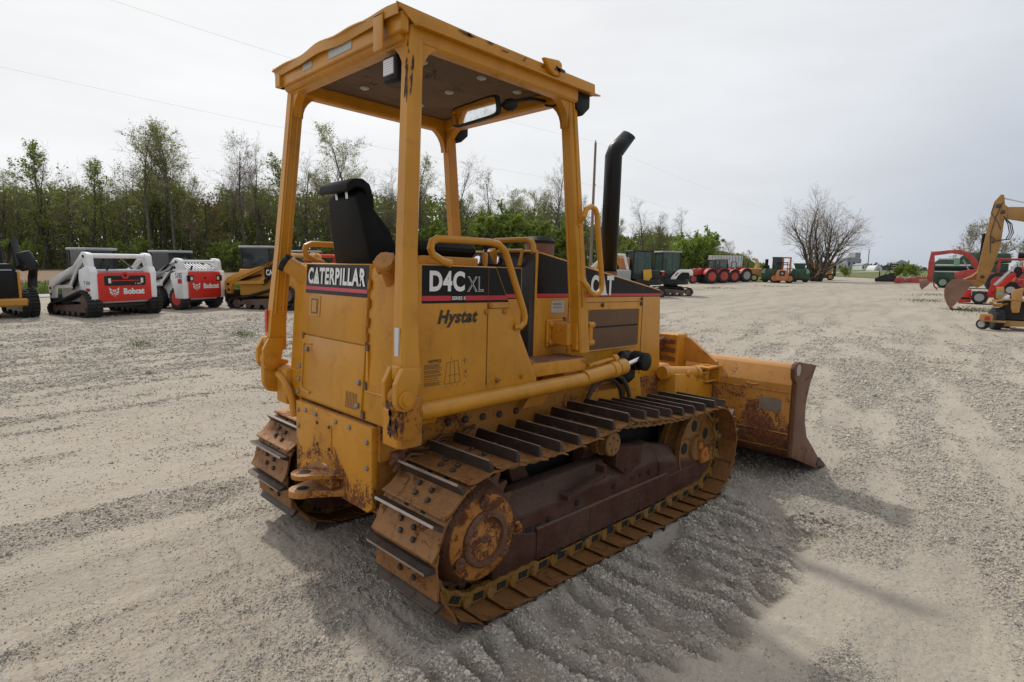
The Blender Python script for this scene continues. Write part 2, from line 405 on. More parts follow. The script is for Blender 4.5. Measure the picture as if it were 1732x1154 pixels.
def gravel_mask(x, y):
    """1 loose grey stone, 0 packed pale fines"""
    g = .52 + .55*lanes(x, y) + .30*fbm(x*.9+3, y*.9-7, 4)
    z = print_zone(x, y); g = g*(1-z) + z*(.10 + .85*ribs(x, y) + .18*fbm(x*2.5, y*2.5, 3))
    # coarse clean stone on the right, pale packed patch in front of the rib prints
    g = g + .22*smooth(-2.0, -3.0, y - .35*(x-1))*smooth(-1, 1.0, x)*(1-smooth(5, 22, x))
    e = ((x-.95)/.75)**2 + ((y+2.25)/.38)**2; g = g - .9*np.exp(-e*1.4)
    e = ((x+.2)/1.5)**2 + ((y-4.2)/.8)**2; g = g - .5*np.exp(-e)
    e = ((x+.5)/5)**2 + ((y-3)/2.5)**2; g = g - .18*np.exp(-e)
    d = np.hypot(x+2.5, y+3); g = g + .3*smooth(9, 14, d)*(1-smooth(17, 26, d))*smooth(4, 9, y-x)
    return np.clip(smooth(.28, .85, g), 0, 1)
def gz_np(x, y):
    d = np.hypot(x-.4, y); w = smooth(3, 12, d); return .03*(1-w) + w*(GX*(x-.4) + GY*y)
def relief(x, y):
    d = np.hypot(x+2.566, y+3.013); near = 1-smooth(12, 30, d)
    g = gravel_mask(x, y)
    h = .022*fbm(x*.55, y*.55, 3)*near + .012*lanes(x, y)*near
    h += near*(.004 + .010*g)*fbm(x*9, y*9, 3, .6)
    nearer = 1-smooth(5, 9, d)
    h += nearer*(.0025 + .0065*g)*fbm(x*34, y*34, 3, .7)
    z = print_zone(x, y)
    h += nearer*z*(.120*ribs(x, y) - .090)
    # loose stone shoved up along the outer edge of the shoes
    h += nearer*.012*np.exp(-((y+1.12)/.05)**2)*smooth(-1.0, -.8, x)*(1-smooth(1.7, 2.0, x))*(1+.7*fbm(x*5, y*5, 2))
    # nothing rises into the shoes or under the blade edge
    under = (np.abs(np.abs(y)-.78) < .25)*(x > -.9)*(x < 2.0)
    h = np.where(under, np.minimum(h, .0), h)
    return h
def build_ground():
    cx, cy = -2.566, -3.013
    fine = np.linspace(-52, 52, 620); coarse_a = np.linspace(-180, -52, 46)[:-1]; coarse_b = np.linspace(52, 180, 46)[1:-1]
    ang = np.radians(np.concatenate([coarse_a, fine, coarse_b])) + YAW
    r = np.concatenate([[.25, .6, .9], np.exp(np.linspace(np.log(1.15), np.log(7.5), 330)), np.exp(np.linspace(np.log(7.5), np.log(60), 200))[1:], np.exp(np.linspace(np.log(60), np.log(3500), 40))[1:]])
    na, nr = len(ang), len(r)
    A, Rr = np.meshgrid(ang, r); x = cx + Rr*np.cos(A); y = cy + Rr*np.sin(A)
    far = smooth(260, 800, Rr)
    z = gz_np(x, y)*(1-far) + far*np.minimum(gz_np(x, y), 8.0 + .0*x)
    z = z + relief(x, y)
    V = np.stack([x.ravel(), y.ravel(), z.ravel()], 1)
    V = np.vstack([V, [[cx, cy, float(gz(cx, cy))]]])
    i = np.arange(nr-1)[:, None]*na; j = np.arange(na)[None, :]; j2 = (j+1) % na
    Q = np.stack([i+j, i+j2, i+na+j2, i+na+j], -1).reshape(-1, 4)[:, ::-1]
    Q = Q[:, ::-1]
    T = np.stack([np.arange(na), (np.arange(na)+1) % na, np.full(na, nr*na)], 1)
    me = bpy.data.meshes.new('ground')
    me.vertices.add(len(V)); me.vertices.foreach_set('co', V.astype(np.float32).ravel())
    lv = np.concatenate([Q.ravel(), T[:, [1, 0, 2]].ravel()]); nl = len(lv)
    # quads run outward-counterclockwise when seen from above
    me.loops.add(nl); me.loops.foreach_set('vertex_index', lv.astype(np.int32))
    st = np.concatenate([np.arange(len(Q))*4, len(Q)*4 + np.arange(na)*3]); tot = np.concatenate([np.full(len(Q), 4), np.full(na, 3)])
    me.polygons.add(len(st)); me.polygons.foreach_set('loop_start', st.astype(np.int32)); me.polygons.foreach_set('loop_total', tot.astype(np.int32))
    me.update(calc_edges=True)
    me.polygons.foreach_set('use_smooth', np.ones(len(st), bool))
    xx, yy = V[:, 0], V[:, 1]
    a = me.attributes.new('gravel', 'FLOAT', 'POINT'); a.data.foreach_set('value', gravel_mask(xx, yy).astype(np.float32))
    a = me.attributes.new('damp_groove_shade', 'FLOAT', 'POINT')
    z_ = print_zone(xx, yy)*(1-.9*ribs(xx, yy)); a.data.foreach_set('value', np.clip(z_*1.0 + .25*smooth(.1, .7, fbm(xx*.35+9, yy*.35, 3)), 0, 1).astype(np.float32))  # shade painted into the rib-print grooves, plus random moist patches
    # weeds and rough grass, beyond the yard on either side
    me.flip_normals() if me.polygons[0].normal.z < 0 else None
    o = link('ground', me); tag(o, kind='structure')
    m, N, L, b = nodes_of('yard_gravel', .95)
    b.inputs['Specular IOR Level'].default_value = .2
    geo = N.new('ShaderNodeNewGeometry'); P = geo.outputs['Position']
    at1 = N.new('ShaderNodeAttribute'); at1.attribute_name = 'gravel'; at2 = N.new('ShaderNodeAttribute'); at2.attribute_name = 'damp_groove_shade'
    n1 = noise(N, L, P, .9, 6, .6); n2 = noise(N, L, P, 14, 5, .65); n3 = noise(N, L, P, 90, 4, .7)
    def vor(scale):
        v = N.new('ShaderNodeTexVoronoi'); v.inputs['Scale'].default_value = scale; L.new(P, v.inputs['Vector']); return v
    v1, v2 = vor(58), vor(120)
    n4 = noise(N, L, P, 4.5, 6, .72)
    # packed fines
    fines = mixc(N, L, rng(N, L, n1, .3, .7), (.340, .290, .230), (.420, .366, .296))
    fines = mixc(N, L, rng(N, L, n2, .35, .75), fines, (.455, .403, .33))
    fines = mixc(N, L, math_(N, L, 'MULTIPLY', rng(N, L, n3, .52, .74), .55), fines, (.25, .22, .185))
    # loose limestone: each stone its own grey
    st_ = N.new('ShaderNodeSeparateColor'); L.new(v1.outputs['Color'], st_.inputs[0])
    stone = mixc(N, L, rng(N, L, st_.outputs[0], 0, 1), (.285, .253, .21), (.475, .432, .367))
    stone = mixc(N, L, rng(N, L, st_.outputs[1], .72, .95), stone, (.47, .40, .32))
    stone = mixc(N, L, rng(N, L, v1.outputs['Distance'], .45, .75), stone, (.29, .255, .21))
    fines = mixc(N, L, rng(N, L, n4, .52, .74, 0, .42), fines, (.29, .258, .215))
    stone = mixc(N, L, rng(N, L, n4, .5, .75, 0, .35), stone, (.30, .275, .24))
    cov = math_(N, L, 'ADD', at1.outputs['Fac'], math_(N, L, 'MULTIPLY', math_(N, L, 'SUBTRACT', n2, .5), 1.3))
    f = rng(N, L, cov, .05, 1.1, .25, .95)
    col = mixc(N, L, f, fines, stone)
    col = mixc(N, L, math_(N, L, 'MULTIPLY', at2.outputs['Fac'], .42), col, mixc(N, L, .8, col, (.105, .088, .068)))  # darkens groove bottoms as painted shade, moist patches along with them
    # far off: lanes of different tone, thin weeds at the edges of the yard
    mp = N.new('ShaderNodeMapping'); mp.inputs['Rotation'].default_value = (0, 0, R(35)); mp.inputs['Scale'].default_value = (.06, .4, 1); L.new(P, mp.inputs[0])
    lane = noise(N, L, mp.outputs[0], 1.0, 5, .6)
    col = mixc(N, L, rng(N, L, lane, .40, .62, 0, .5), col, (.435, .390, .328))
    mp3 = N.new('ShaderNodeMapping'); mp3.inputs['Rotation'].default_value = (0, 0, R(38)); mp3.inputs['Scale'].default_value = (.16, 1.3, 1); L.new(P, mp3.inputs[0])
    ln2 = noise(N, L, mp3.outputs[0], 1.0, 7, .72)
    col = mixc(N, L, rng(N, L, ln2, .48, .68, 0, .40), col, (.27, .245, .21))
    col = mixc(N, L, rng(N, L, ln2, .30, .42, .30, 0), col, (.50, .455, .385))
    mp2 = N.new('ShaderNodeMapping'); mp2.inputs['Rotation'].default_value = (0, 0, R(35)); mp2.inputs['Scale'].default_value = (.05, .16, 1); L.new(P, mp2.inputs[0])
    wd = rng(N, L, noise(N, L, mp2.outputs[0], 1.1, 5, .6), .60, .72)
    sx = N.new('ShaderNodeSeparateXYZ'); L.new(P, sx.inputs[0])
    farx = rng(N, L, math_(N, L, 'ADD', sx.outputs[0], math_(N, L, 'MULTIPLY', sx.outputs[1], .6)), 24, 36)
    wd = math_(N, L, 'MULTIPLY', math_(N, L, 'MULTIPLY', wd, farx), rng(N, L, n2, .35, .6))
    col = mixc(N, L, math_(N, L, 'MULTIPLY', wd, .75), col, (.13, .145, .055))
    L.new(col, b.inputs['Base Color'])
    bp = N.new('ShaderNodeBump'); bp.inputs['Distance'].default_value = .012
    hgt = math_(N, L, 'MULTIPLY', math_(N, L, 'SUBTRACT', .6, v1.outputs['Distance']), f)
    hgt = math_(N, L, 'ADD', hgt, math_(N, L, 'MULTIPLY', n3, .35)); hgt = math_(N, L, 'ADD', hgt, math_(N, L, 'MULTIPLY', n2, .6))
    hgt = math_(N, L, 'SUBTRACT', hgt, math_(N, L, 'MULTIPLY', math_(N, L, 'MULTIPLY', v2.outputs['Distance'], f), .35))
    v3 = vor(27); hgt = math_(N, L, 'ADD', hgt, math_(N, L, 'MULTIPLY', math_(N, L, 'SUBTRACT', .5, v3.outputs['Distance']), .6)); L.new(hgt, bp.inputs['Height']); L.new(bp.outputs[0], b.inputs['Normal'])
    me.materials.append(m)
    return o
ground = build_ground()

def build_gravel():
    """loose stones lying on the yard, thick near by, thinning with distance"""
    rs = np.random.RandomState(5); n = 1300000
    th = np.radians(rs.uniform(-47, 47, n)) + YAW; d = 1.3*np.exp(rs.rand(n)*np.log(27/1.3))
    x = -2.566 + d*np.cos(th); y = -3.013 + d*np.sin(th)
    g = gravel_mask(x, y); keep = rs.rand(n) < (.07 + .36*g**1.3 + .30*print_zone(x, y))*np.clip(d/5.0, .25, 1)*(.35 + 1.3*smooth(-.5, .6, fbm(x*3.1, y*3.1, 4, .6)))*(1-smooth(13, 27, d))
    keep &= ~((np.abs(np.abs(y)-.78) < .26)*(x > -1.0)*(x < 2.1))
    x, y, g, d = x[keep], y[keep], g[keep], d[keep]; n = len(x)
    z = gz_np(x, y) + relief(x, y)
    s = (.0032 + .0078*rs.rand(n)**2.7*(.5+.5*np.maximum(g, print_zone(x, y)))*(1+.4*print_zone(x, y))) * np.clip(d/4.0, .9, 3.4); big = rs.rand(n) < .006; s[big] *= 2.0
    me = bpy.data.meshes.new('loose_gravel')
    me.vertices.add(n); me.vertices.foreach_set('co', np.stack([x, y, z + s*.15], 1).astype(np.float32).ravel())
    a = me.attributes.new('size', 'FLOAT', 'POINT'); a.data.foreach_set('value', s.astype(np.float32))
    a = me.attributes.new('turn', 'FLOAT_VECTOR', 'POINT'); a.data.foreach_set('vector', (rs.rand(n, 3)*6.28).astype(np.float32).ravel())
    a = me.attributes.new('kindnum', 'INT', 'POINT'); a.data.foreach_set('value', rs.randint(0, 5, n).astype(np.int32))
    o = link('loose_gravel', me); tag(o, kind='stuff')
    m, N, L, b = nodes_of('limestone', .9); oi = N.new('ShaderNodeObjectInfo')
    rp = N.new('ShaderNodeValToRGB'); e = rp.color_ramp.elements
    e[0].color = (.30, .275, .24, 1); e[1].color = (.68, .635, .555, 1)
    for p, c in ((.45, (.46, .42, .36, 1)), (.75, (.55, .49, .41, 1)), (.9, (.48, .40, .32, 1))): k = e.new(p); k.color = c
    L.new(oi.outputs['Random'], rp.inputs[0]); L.new(rp.outputs[0], b.inputs['Base Color']); b.inputs['Specular IOR Level'].default_value = .2
    stones = bpy.data.collections.new('stone_shapes')
    import bmesh
    for k in range(5):
        bm = bmesh.new(); bmesh.ops.create_icosphere(bm, subdivisions=1, radius=1)
        rr = random.Random(k)
        sc = (1, rr.uniform(.65, .95), rr.uniform(.5, .75))
        for v in bm.verts: v.co = Vector((v.co.x*sc[0], v.co.y*sc[1], v.co.z*sc[2]))*rr.uniform(.78, 1.15)
        sm = bpy.data.meshes.new('stone'); bm.to_mesh(sm); bm.free(); sm.materials.append(m)
        so = bpy.data.objects.new('stone', sm); stones.objects.link(so)
    ng = bpy.data.node_groups.new('gravel_scatter', 'GeometryNodeTree')
    ng.interface.new_socket('Geometry', in_out='INPUT', socket_type='NodeSocketGeometry'); ng.interface.new_socket('Geometry', in_out='OUTPUT', socket_type='NodeSocketGeometry')
    GN, GL = ng.nodes, ng.links
    i = GN.new('NodeGroupInput'); q = GN.new('NodeGroupOutput'); p = GN.new('GeometryNodeMeshToPoints'); c = GN.new('GeometryNodeInstanceOnPoints')
    ci = GN.new('GeometryNodeCollectionInfo'); ci.inputs[0].default_value = stones; ci.inputs['Separate Children'].default_value = True; ci.inputs['Reset Children'].default_value = True
    def named(t, nm):
        k = GN.new('GeometryNodeInputNamedAttribute'); k.data_type = t; k.inputs[0].default_value = nm; return k.outputs[0]
    GL.new(i.outputs[0], p.inputs[0]); GL.new(p.outputs[0], c.inputs['Points']); GL.new(ci.outputs[0], c.inputs['Instance'])
    c.inputs['Pick Instance'].default_value = True
    GL.new(named('INT', 'kindnum'), c.inputs['Instance Index']); GL.new(named('FLOAT_VECTOR', 'turn'), c.inputs['Rotation']); GL.new(named('FLOAT', 'size'), c.inputs['Scale'])
    GL.new(c.outputs[0], q.inputs[0])
    md = o.modifiers.new('scatter', 'NODES'); md.node_group = ng
build_gravel()
# ------------------------------------------------------------------ the bulldozer (x forward, y to its left, z up)
def build_dozer():
    D = thing('bulldozer', 'big yellow crawler bulldozer with open roll-over canopy parked on the gravel', 'bulldozer', (0, 0, 0), tilt=False)
    def part(name, mb, mats, parent=D, **k): return mb.build(name, mats, parent, **k)
    def both(f):
        for s in (-1, 1): f(s)
    Y, W_, RU = 'cat_yellow', 'cat_yellow_worn', 'cat_yellow_rusty'
    # ---------------- tracks: 41 shoes each on a chain round sprocket and idler
    SC, IC, SR, IR = Vector((-.63, 0, .4535)), Vector((1.79, 0, .436)), .349, .33
    def path():
        P = [(SC.x + SR*math.cos(a), SC.z + SR*math.sin(a)) for a in np.radians(np.arange(270, 84, -4.0))]
        top = [(-.45, .799), (-.3, .792), (-.13, .785), (.03, .795), (.2, .807), (.37, .827), (.54, .853), (.73, .828), (.9, .81), (1.07, .789), (1.23, .777), (1.4, .765), (1.6, .761)]
        P += top
        P += [(IC.x + IR*math.cos(a), IC.z + IR*math.sin(a)) for a in np.radians(np.arange(92, -91, -4.0))]
        P += [(x, .1045) for x in np.linspace(1.7, -.55, 24)]
        return np.array(P + [P[0]])
    P = path(); seg = np.hypot(*np.diff(P, axis=0).T); cum = np.concatenate([[0], np.cumsum(seg)]); LT = cum[-1]; NS = 41
    def pt(s):
        s %= LT; return Vector((np.interp(s, cum, P[:, 0]), 0, np.interp(s, cum, P[:, 1])))
    def shoe_meshes(w):
        m = MB(); h = w/2
        prof = [(-.112, .0565), (-.104, .0605), (-.086, .0545), (-.055, .0465), (.030, .0465), (.060, .0455), (.085, .036), (.110, .0235), (.112, .016), (.085, .024), (.055, .0335), (-.055, .0345), (-.086, .041), (-.110, .049)]
        m.prism(prof, 'y', -h, h, 0)
        for x in (-.058, -.006):
            for y in (-.075, .035): m.bolt((x + (.010 if y > 0 else 0), y + (.02 if x > -.03 else 0), .0462), (0, 0, 1), .0155, .016, 1)
        for y in (-.075, .06): m.prism([(.068, .0438), (.074, .0415), (.100, .0300), (.100, .02), (.068, .02)], 'y', y-.017, y+.017, 2)
        plate = m
        g = MB(); c = .012
        pr_ = [(-h, .047), (-h, .088), (-h+c, .103), (h-c, .103), (h, .088), (h, .047)]
        k = len(g.v); n = len(pr_)
        lo = [(.031 if z < .06 else .041, y, z) for y, z in pr_]; hi = [(.060 if z < .06 else .0545, y, z) for y, z in pr_]
        g.add(lo+hi, [tuple(range(n))[::-1], tuple(range(n, 2*n))] + [(i, (i+1) % n, (i+1) % n+n, i+n) for i in range(n)])
        g.m = [1 if i in (4,) else 0 for i in range(len(g.f))]
        g.m[2+2] = 1
        return plate.mesh('shoe', ['track_steel', 'dark_bolt', 'dark_void'], 30), g.mesh('grouser', ['grouser_steel', 'worn_edge'], 20)
    sm, gm = shoe_meshes(.508)
    lk = MB()
    for y in (-.088, .088):
        lk.prism([(-.105, -.025), (-.085, -.048), (-.045, -.040), (.0, -.050), (.045, -.040), (.085, -.048), (.105, -.025), (.105, .012), (.085, .030), (-.085, .030), (-.105, .012)], 'y', y-.017, y+.017, 0)
        o_ = math.copysign(.0185, y)
        for x, w in ((-.030, .012), (.006, .012)):
            lk.prism([(x-w, -.022), (x+w+.006, -.022), (x+w+.012, .016), (x-w+.008, .016)], 'y', y+o_-.004, y+o_+.001 if y > 0 else y+o_-.001, 1)
    lk.lathe([(.026, -.125), (.03, -.115), (.03, .115), (.026, .125)], (.0854, 0, 0), (0, 1, 0), 10, 0)
    lm = lk.mesh('link', ['link_yellow', 'dark_void'], 30)
    for side, ph in ((-1, 0.0), (1, .72)):
        # phase: put a grouser level with the sprocket shaft, as in the photograph
        s0 = SR*math.radians(270-180-13.0) + .034
        for k in range(NS):
            a = pt(s0 + (k+ph)*LT/NS - LT/NS/2); b = pt(s0 + (k+ph)*LT/NS + LT/NS/2)
            t = (b-a).normalized(); n = Vector((-t.z, 0, t.x)); mid = (a+b)/2
            ang = math.atan2(-t.z, t.x)
            sh = link('track_shoe', sm, D, (mid.x, side*.78, mid.z), (0, ang, 0))
            link('grouser', gm, sh)
            link('track_link', lm, D, (mid.x, side*.78, mid.z), (0, ang, 0))
    # ---------------- running gear
    def gear(s):
        yo = lambda y: s*y
        f = MB()       # roller frame: side channel with sloping cover
        f.prism([(yo(.885), .13), (yo(.885), .335), (yo(.868), .345), (yo(.868), .13)], 'x', -.16, 1.30)
        part('track_guard', f, 'frame_brown', bevel=.006)
        f = MB(); sec = [(.866, .25), (.866, .435), (.845, .465), (.775, .56), (.68, .565), (.66, .25)]
        def shape(x, y, z): return (x, s*y, z + (.02*(x+.3)/1.6 if z > .4 else 0))
        f.prism(sec, 'x', -.36, 1.19, fn=shape)
        fr = part('roller_frame', f, 'frame_brown', bevel=.012)
        f = MB()       # idler end of the frame, split off by a dark joint, tapering to the front
        def nose(x, y, z):
            k = (x-1.2)/.9; return (x, s*y, z - (.20*k if z > .5 else .16*k if z > .4 else 0) + (0.0 if z > .3 else .0))
        f.prism(sec, 'x', 1.203, 2.04, fn=nose)
        part('idler_housing', f, 'frame_brown', bevel=.012)
        f = MB(); f.prism([(1.24, .15), (1.24, .30), (1.50, .31), (2.06, .30), (2.12, .22), (2.0, .125), (1.42, .12)], 'y', yo(.75), yo(.872)); part('nose_plate', f, 'frame_brown', bevel=.008)
        f = MB(); f.prism([(-.50, .12), (-.52, .26), (-.34, .36), (-.12, .30), (-.12, .12)], 'y', yo(.80), yo(.876)); part('rear_guard', f, 'frame_brown', bevel=.008)
        f = MB()
        for x, z in ((-.05, .36), (.22, .39), (.62, .40), (1.06, .40)): f.bolt((x, yo(.868), z), (0, s, 0), .02, .008)
        for x in (-.22, -.14): f.box(x-.025, x+.025, yo(.862), yo(.870), .33, .36)
        for x in (.84, .95): f.box(x-.018, x+.018, yo(.862), yo(.870), .395, .415)
        for x in (.03, .30, .57, .84, 1.11): f.box(x-.03, x+.03, yo(.866), yo(.888), .125, .15)
        part('frame_bolts', f, 'dark_void')
        f = MB(); f.prism([(.60, .545), (.60, .66), (.66, .665), (.91, .63), (.91, .50), (.73, .46)], 'y', yo(.78), yo(.885)); f.bolt((.72, yo(.886), .50), (0, s, 0), .016, .004, 1); f.bolt((.86, yo(.886), .535), (0, s, 0), .016, .004, 1)
        part('carrier_bracket', f, ['frame_brown', 'dark_void'], bevel=.01)
        f = MB(); f.prism([(.46, .55), (.50, .66), (.58, .66), (.62, .55)], 'y', yo(.62), yo(.70)); part('carrier_post', f, 'frame_brown')
        f = MB(); f.prism([(-.13, .50), (-.22, .74), (-.12, .74), (.02, .52)], 'y', yo(.60), yo(.66)); part('frame_strut', f, 'frame_brown')
        f = MB(); f.prism([(-.6, .30), (-.6, .72), (1.7, .72), (1.7, .30)], 'y', yo(.50), yo(.56)); part('inner_guard', f, 'dark_void')
        f = MB()       # serrated step on the frame
        f.prism([(.05, .462), (.05, .492), (.41, .548), (.41, .518)], 'y', yo(.875), yo(.93))
        for k in range(13):
            x = .055 + k*.0275; z = .493 + (x-.05)*.155; f.prism([(x, z), (x+.012, z+.016), (x+.022, z+.003)], 'y', yo(.878), yo(.93))
        f.prism([(.41, .515), (.41, .60), (.43, .61), (.43, .52)], 'y', yo(.86), yo(.93))
        part('serrated_step', f, 'frame_brown')
        # sprocket and final drive
        f = MB(); o = (SC.x, 0, SC.z); d = (0, s, 0)
        f.lathe([(.0, .58), (.31, .58), (.315, .70), (.315, .72), (.20, .73), (.2, .74)], o, d, 40)
        part('drive_drum', f, 'frame_brown')
        f = MB()
        for k in range(25):
            a = 2*math.pi*k/25 + .1; c, sn = math.cos(a), math.sin(a)
            def q(r, b): return (SC.x + r*math.cos(a+b), SC.z + r*math.sin(a+b))
            f.prism([q(.29, -.1), q(.345, -.035), q(.345, .035), q(.29, .1)], 'y', yo(.755), yo(.805))
        f.lathe([(.0, .757), (.30, .757), (.30, .803), (0, .803)], o, d, 40)
        part('sprocket', f, 'edge_rust')
        f = MB(); f.lathe([(.29, .73), (.282, .79), (.262, .855), (.242, .905), (.222, .928)], o, d, 48, 1, cap=False); f.lathe([(.222, .928), (.205, .938), (.155, .945), (.0, .945)], o, d, 48, 0, cap=False)
        hub = part('hub_cover', f, ['hub_rust', 'edge_rust'])
        f = MB(); f.lathe([(.152, .940), (.150, .957), (.140, .964), (.115, .962), (.110, .940)], o, d, 44, cap=False); f.build('hub_ring', 'edge_rust', hub)
        f = MB()
        for a, r in ((1.62, .19), (3.6, .185), (5.6, .175)):
            f.lathe([(.034, .93), (.032, .951), (.012, .955), (0, .948)], (SC.x + r*math.cos(a), 0, SC.z + r*math.sin(a)), d, 16)
        for a in (.6, 2.6, 4.7): f.bolt((SC.x + .085*math.cos(a), yo(.944), SC.z + .085*math.sin(a)), d, .016, .012)
        f.lathe([(.03, .944), (.02, .952), (0, .953)], o, d, 10)
        f.build('hub_plug', 'edge_rust', hub)
        f = MB(); f.box(-.39, -.33, yo(.87), yo(.915), .38, .45, .01); f.bolt((-.36, yo(.915), .415), d, .03, .02); part('end_lug', f, 'hub_rust')
        # idler wheel with open web
        f = MB(); o = (IC.x, 0, IC.z)
        f.lathe([(.30, .69), (.30, .73), (.275, .735), (.275, .825), (.30, .83), (.30, .87), (.285, .872), (.272, .86), (.262, .845), (.11, .850), (.10, .875), (.0, .875)], o, d, 44)
        iw = part('idler_wheel', f, 'roller_yellow')
        f = MB()
        for k in range(5):
            a = 2*math.pi*k/5 + .5; f.lathe([(.048, .845), (.048, .849), (.0, .849)], (IC.x + .185*math.cos(a), 0, IC.z + .185*math.sin(a)), d, 16)
        f.build('web_hole', 'dark_void', iw)
        f = MB(); f.box(1.82, 2.0, yo(.86), yo(.905), .30, .43, .012); f.box(1.78, 1.86, yo(.865), yo(.90), .42, .50, .02); f.bolt((1.87, yo(.905), .385), d, .02, .016); f.bolt((1.93, yo(.905), .385), d, .02, .016); part('idler_yoke', f, 'hub_rust')
        f = MB(); f.lathe([(.0, .64), (.085, .64), (.085, .70), (.065, .705), (.065, .77), (.09, .775), (.09, .825), (.072, .83), (.072, .85), (.082, .852), (.082, .895), (.074, .902), (0, .902)], (.545, 0, .712), d, 28)
        cr = part('carrier_roller', f, 'roller_yellow')
        f = MB()
        for a in (.4, 1.7, 2.9, 4.1, 5.3): f.bolt((.545+.045*math.cos(a), yo(.902), .712+.045*math.sin(a)), d, .007, .003)
        f.build('roller_bolt', 'dark_void', cr)
        for x in (-.2, .06, .32, .58, .84, 1.10, 1.36):
            f = MB(); f.lathe([(0, .68), (.10, .68), (.10, .71), (.085, .715), (.085, .80), (.10, .805), (.10, .84), (.0, .845)], (x, 0, .155+.055), d, 18); part('track_roller', f, 'link_yellow')
    both(gear)
    # ---------------- hull between the tracks
    m = MB(); m.prism([(-.94, .50), (-.955, .985), (1.85, .985), (1.85, .60), (1.2, .42), (-.6, .40)], 'y', -.435, .435); part('hull', m, 'hull_rust')
    both(lambda s: part('hull_side_plate', MB().prism([(-.95, .80), (-.95, 1.0), (.75, 1.13), (.95, 1.05), (.95, .80)], 'y', s*.435, s*.465), RU))
    def hullbits(s):
        f = MB()
        for x, z in ((-.50, .945), (-.37, .94), (-.23, .935), (-.09, .93), (.06, .93), (-.70, .92)): f.bolt((x, s*.465, z), (0, s, 0), .022, .018)
        part('hull_bolts', f, 'dark_bolt')
        f = MB(); pts = [(-.92, s*.52, .80), (-.80, s*.50, .86), (-.70, s*.54, .845), (-.58, s*.51, .885), (-.45, s*.53, .875), (-.32, s*.50, .90)]
        f.tube(pts, .012, 6); f.tube([(x, y+s*.03, z-.03) for x, y, z in pts[:4]], .012, 6)
        for x, z in ((-.86, .82), (-.75, .80), (-.62, .84), (-.55, .82)): f.box(x-.03, x+.03, s*.465, s*.53, z-.025, z+.025, .006)
        f.lathe([(.05, .46), (.05, .53), (.03, .545)], (-.82, 0, .77), (0, s, 0), 12)
        part('drive_fittings', f, 'edge_rust')
    both(hullbits)
    # rear guard plate below the tank
    m = MB(); m.prism([(-.44, .545), (-.40, .513), (.44, .513), (.44, .984), (-.44, .984)][::1], 'x', -.985, -.945); rg = part('rear_plate', m, W_, bevel=.006)
    m = MB()
    for y, z in ((.40, .93), (.30, .945), (.17, .945), (-.07, .945), (-.22, .945), (-.40, .90), (-.40, .76), (-.05, .575), (.40, .83)): m.bolt((-.985, y, z), (-1, 0, 0), .014, .012)
    m.build('plate_bolt', 'bolt_steel', rg)
    m = MB(); m.box(-.991, -.985, -.02, .17, .745, .915, .003); m.build('cover_plate', W_, rg)
    m = MB()
    for y, z in ((.145, .90), (.145, .77), (0, .90), (0, .77)): m.bolt((-.991, y, z), (-1, 0, 0), .011, .008)
    m.build('cover_bolt', 'dark_bolt', rg)
    m = MB(); m.box(-.9875, -.985, .045, .095, .60, .665); m.build('sticker', 'decal_white', rg)
    m = MB()
    for z0, z1, dx in ((.635, .66, 0), (.535, .57, .015)):
        arc = [(-1.13-dx + .075*math.cos(a), .02 + .075*math.sin(a)) for a in np.linspace(math.pi*.5, math.pi*1.5, 9)]
        m.prism([(-.985, .16)] + arc + [(-.985, -.16)], 'z', z0, z1)
        m.lathe([(.034, z1+.001), (.034, z1+.002), (0, z1+.002)], (-1.13-dx, .02, 0), (0, 0, 1), 16, 1)
    m.box(-1.05, -.985, -.12, .13, .57, .635, .01)
    part('drawbar_hitch', m, [RU, 'dark_void'], bevel=.006)
    # ---------------- tank and rear panels
    def xr(z): return -.968 + (z-.984)/(.851)*.062
    m = MB()
    outl = [(-.60, .99), (-.60, 1.66), (-.585, 1.74), (-.50, 1.835), (.50, 1.835), (.585, 1.74), (.60, 1.66), (.60, .99)]
    m.prism(outl, 'x', 0, 1, fn=lambda x, y, z: (xr(z) if x < .5 else -.66, y, z)); tank = part('rear_tank', m, Y, bevel=.035)
    def on_rear(y0, y1, z0, z1, t=.004, c=.0, mi=None, mb=None):
        mb = mb or MB(); mb.prism([(y0, z0), (y1, z0), (y1, z1), (y0, z1)], 'x', 0, 1, mi, fn=lambda x, y, z: (xr(z)-t if x < .5 else xr(z)+.01, y, z)); return mb
    door = part('rear_door', on_rear(-.315, .415, 1.405, 1.833, .012), Y, bevel=.004)
    def rp(y, z, t): return Vector((xr(z)-t, y, z))
    up_r = (rp(0, 1.8, 0)-rp(0, 1.0, 0)).normalized()
    on_rear(-.312, .395, 1.655, 1.828, .0135).build('decal_panel', 'decal_black', door)
    on_rear(-.312, .395, 1.677, 1.697, .015).build('decal_stripe', 'decal_pink_red', door)
    m = MB(); lettering(m, 'CATERPILLAR', rp(.365, 1.712, .0155), (0, -1, 0), up_r, .655, .098, .040, space=1.14)
    k = len(m.v)
    flat(m, [rp(.305, 1.713, .0165), rp(.235, 1.713, .0165), rp(.27, 1.758, .0165)]); m.build('lettering', 'decal_white', door)
    m = MB(); flat(m, [rp(.312, 1.712, .0160), rp(.228, 1.712, .0160), rp(.27, 1.768, .0160)]); m.build('logo_peak', 'decal_black', door)
    m = MB(); on_rear(.20, .335, 1.52, 1.64, .015, mb=m); m.build('latch_plate', Y, door)
    m = MB(); on_rear(.225, .31, 1.535, 1.625, .0165, mb=m); m.build('latch_recess', 'decal_brown_ink', door)
    m = MB(); on_rear(.24, .295, 1.545, 1.615, .018, mb=m); m.build('latch_handle', Y, door)
    m = MB()
    for z in (1.70, 1.60, 1.50, 1.42): m.cyl(rp(-.325, z, .012), rp(-.325, z+.05, .012), .011, n=8)
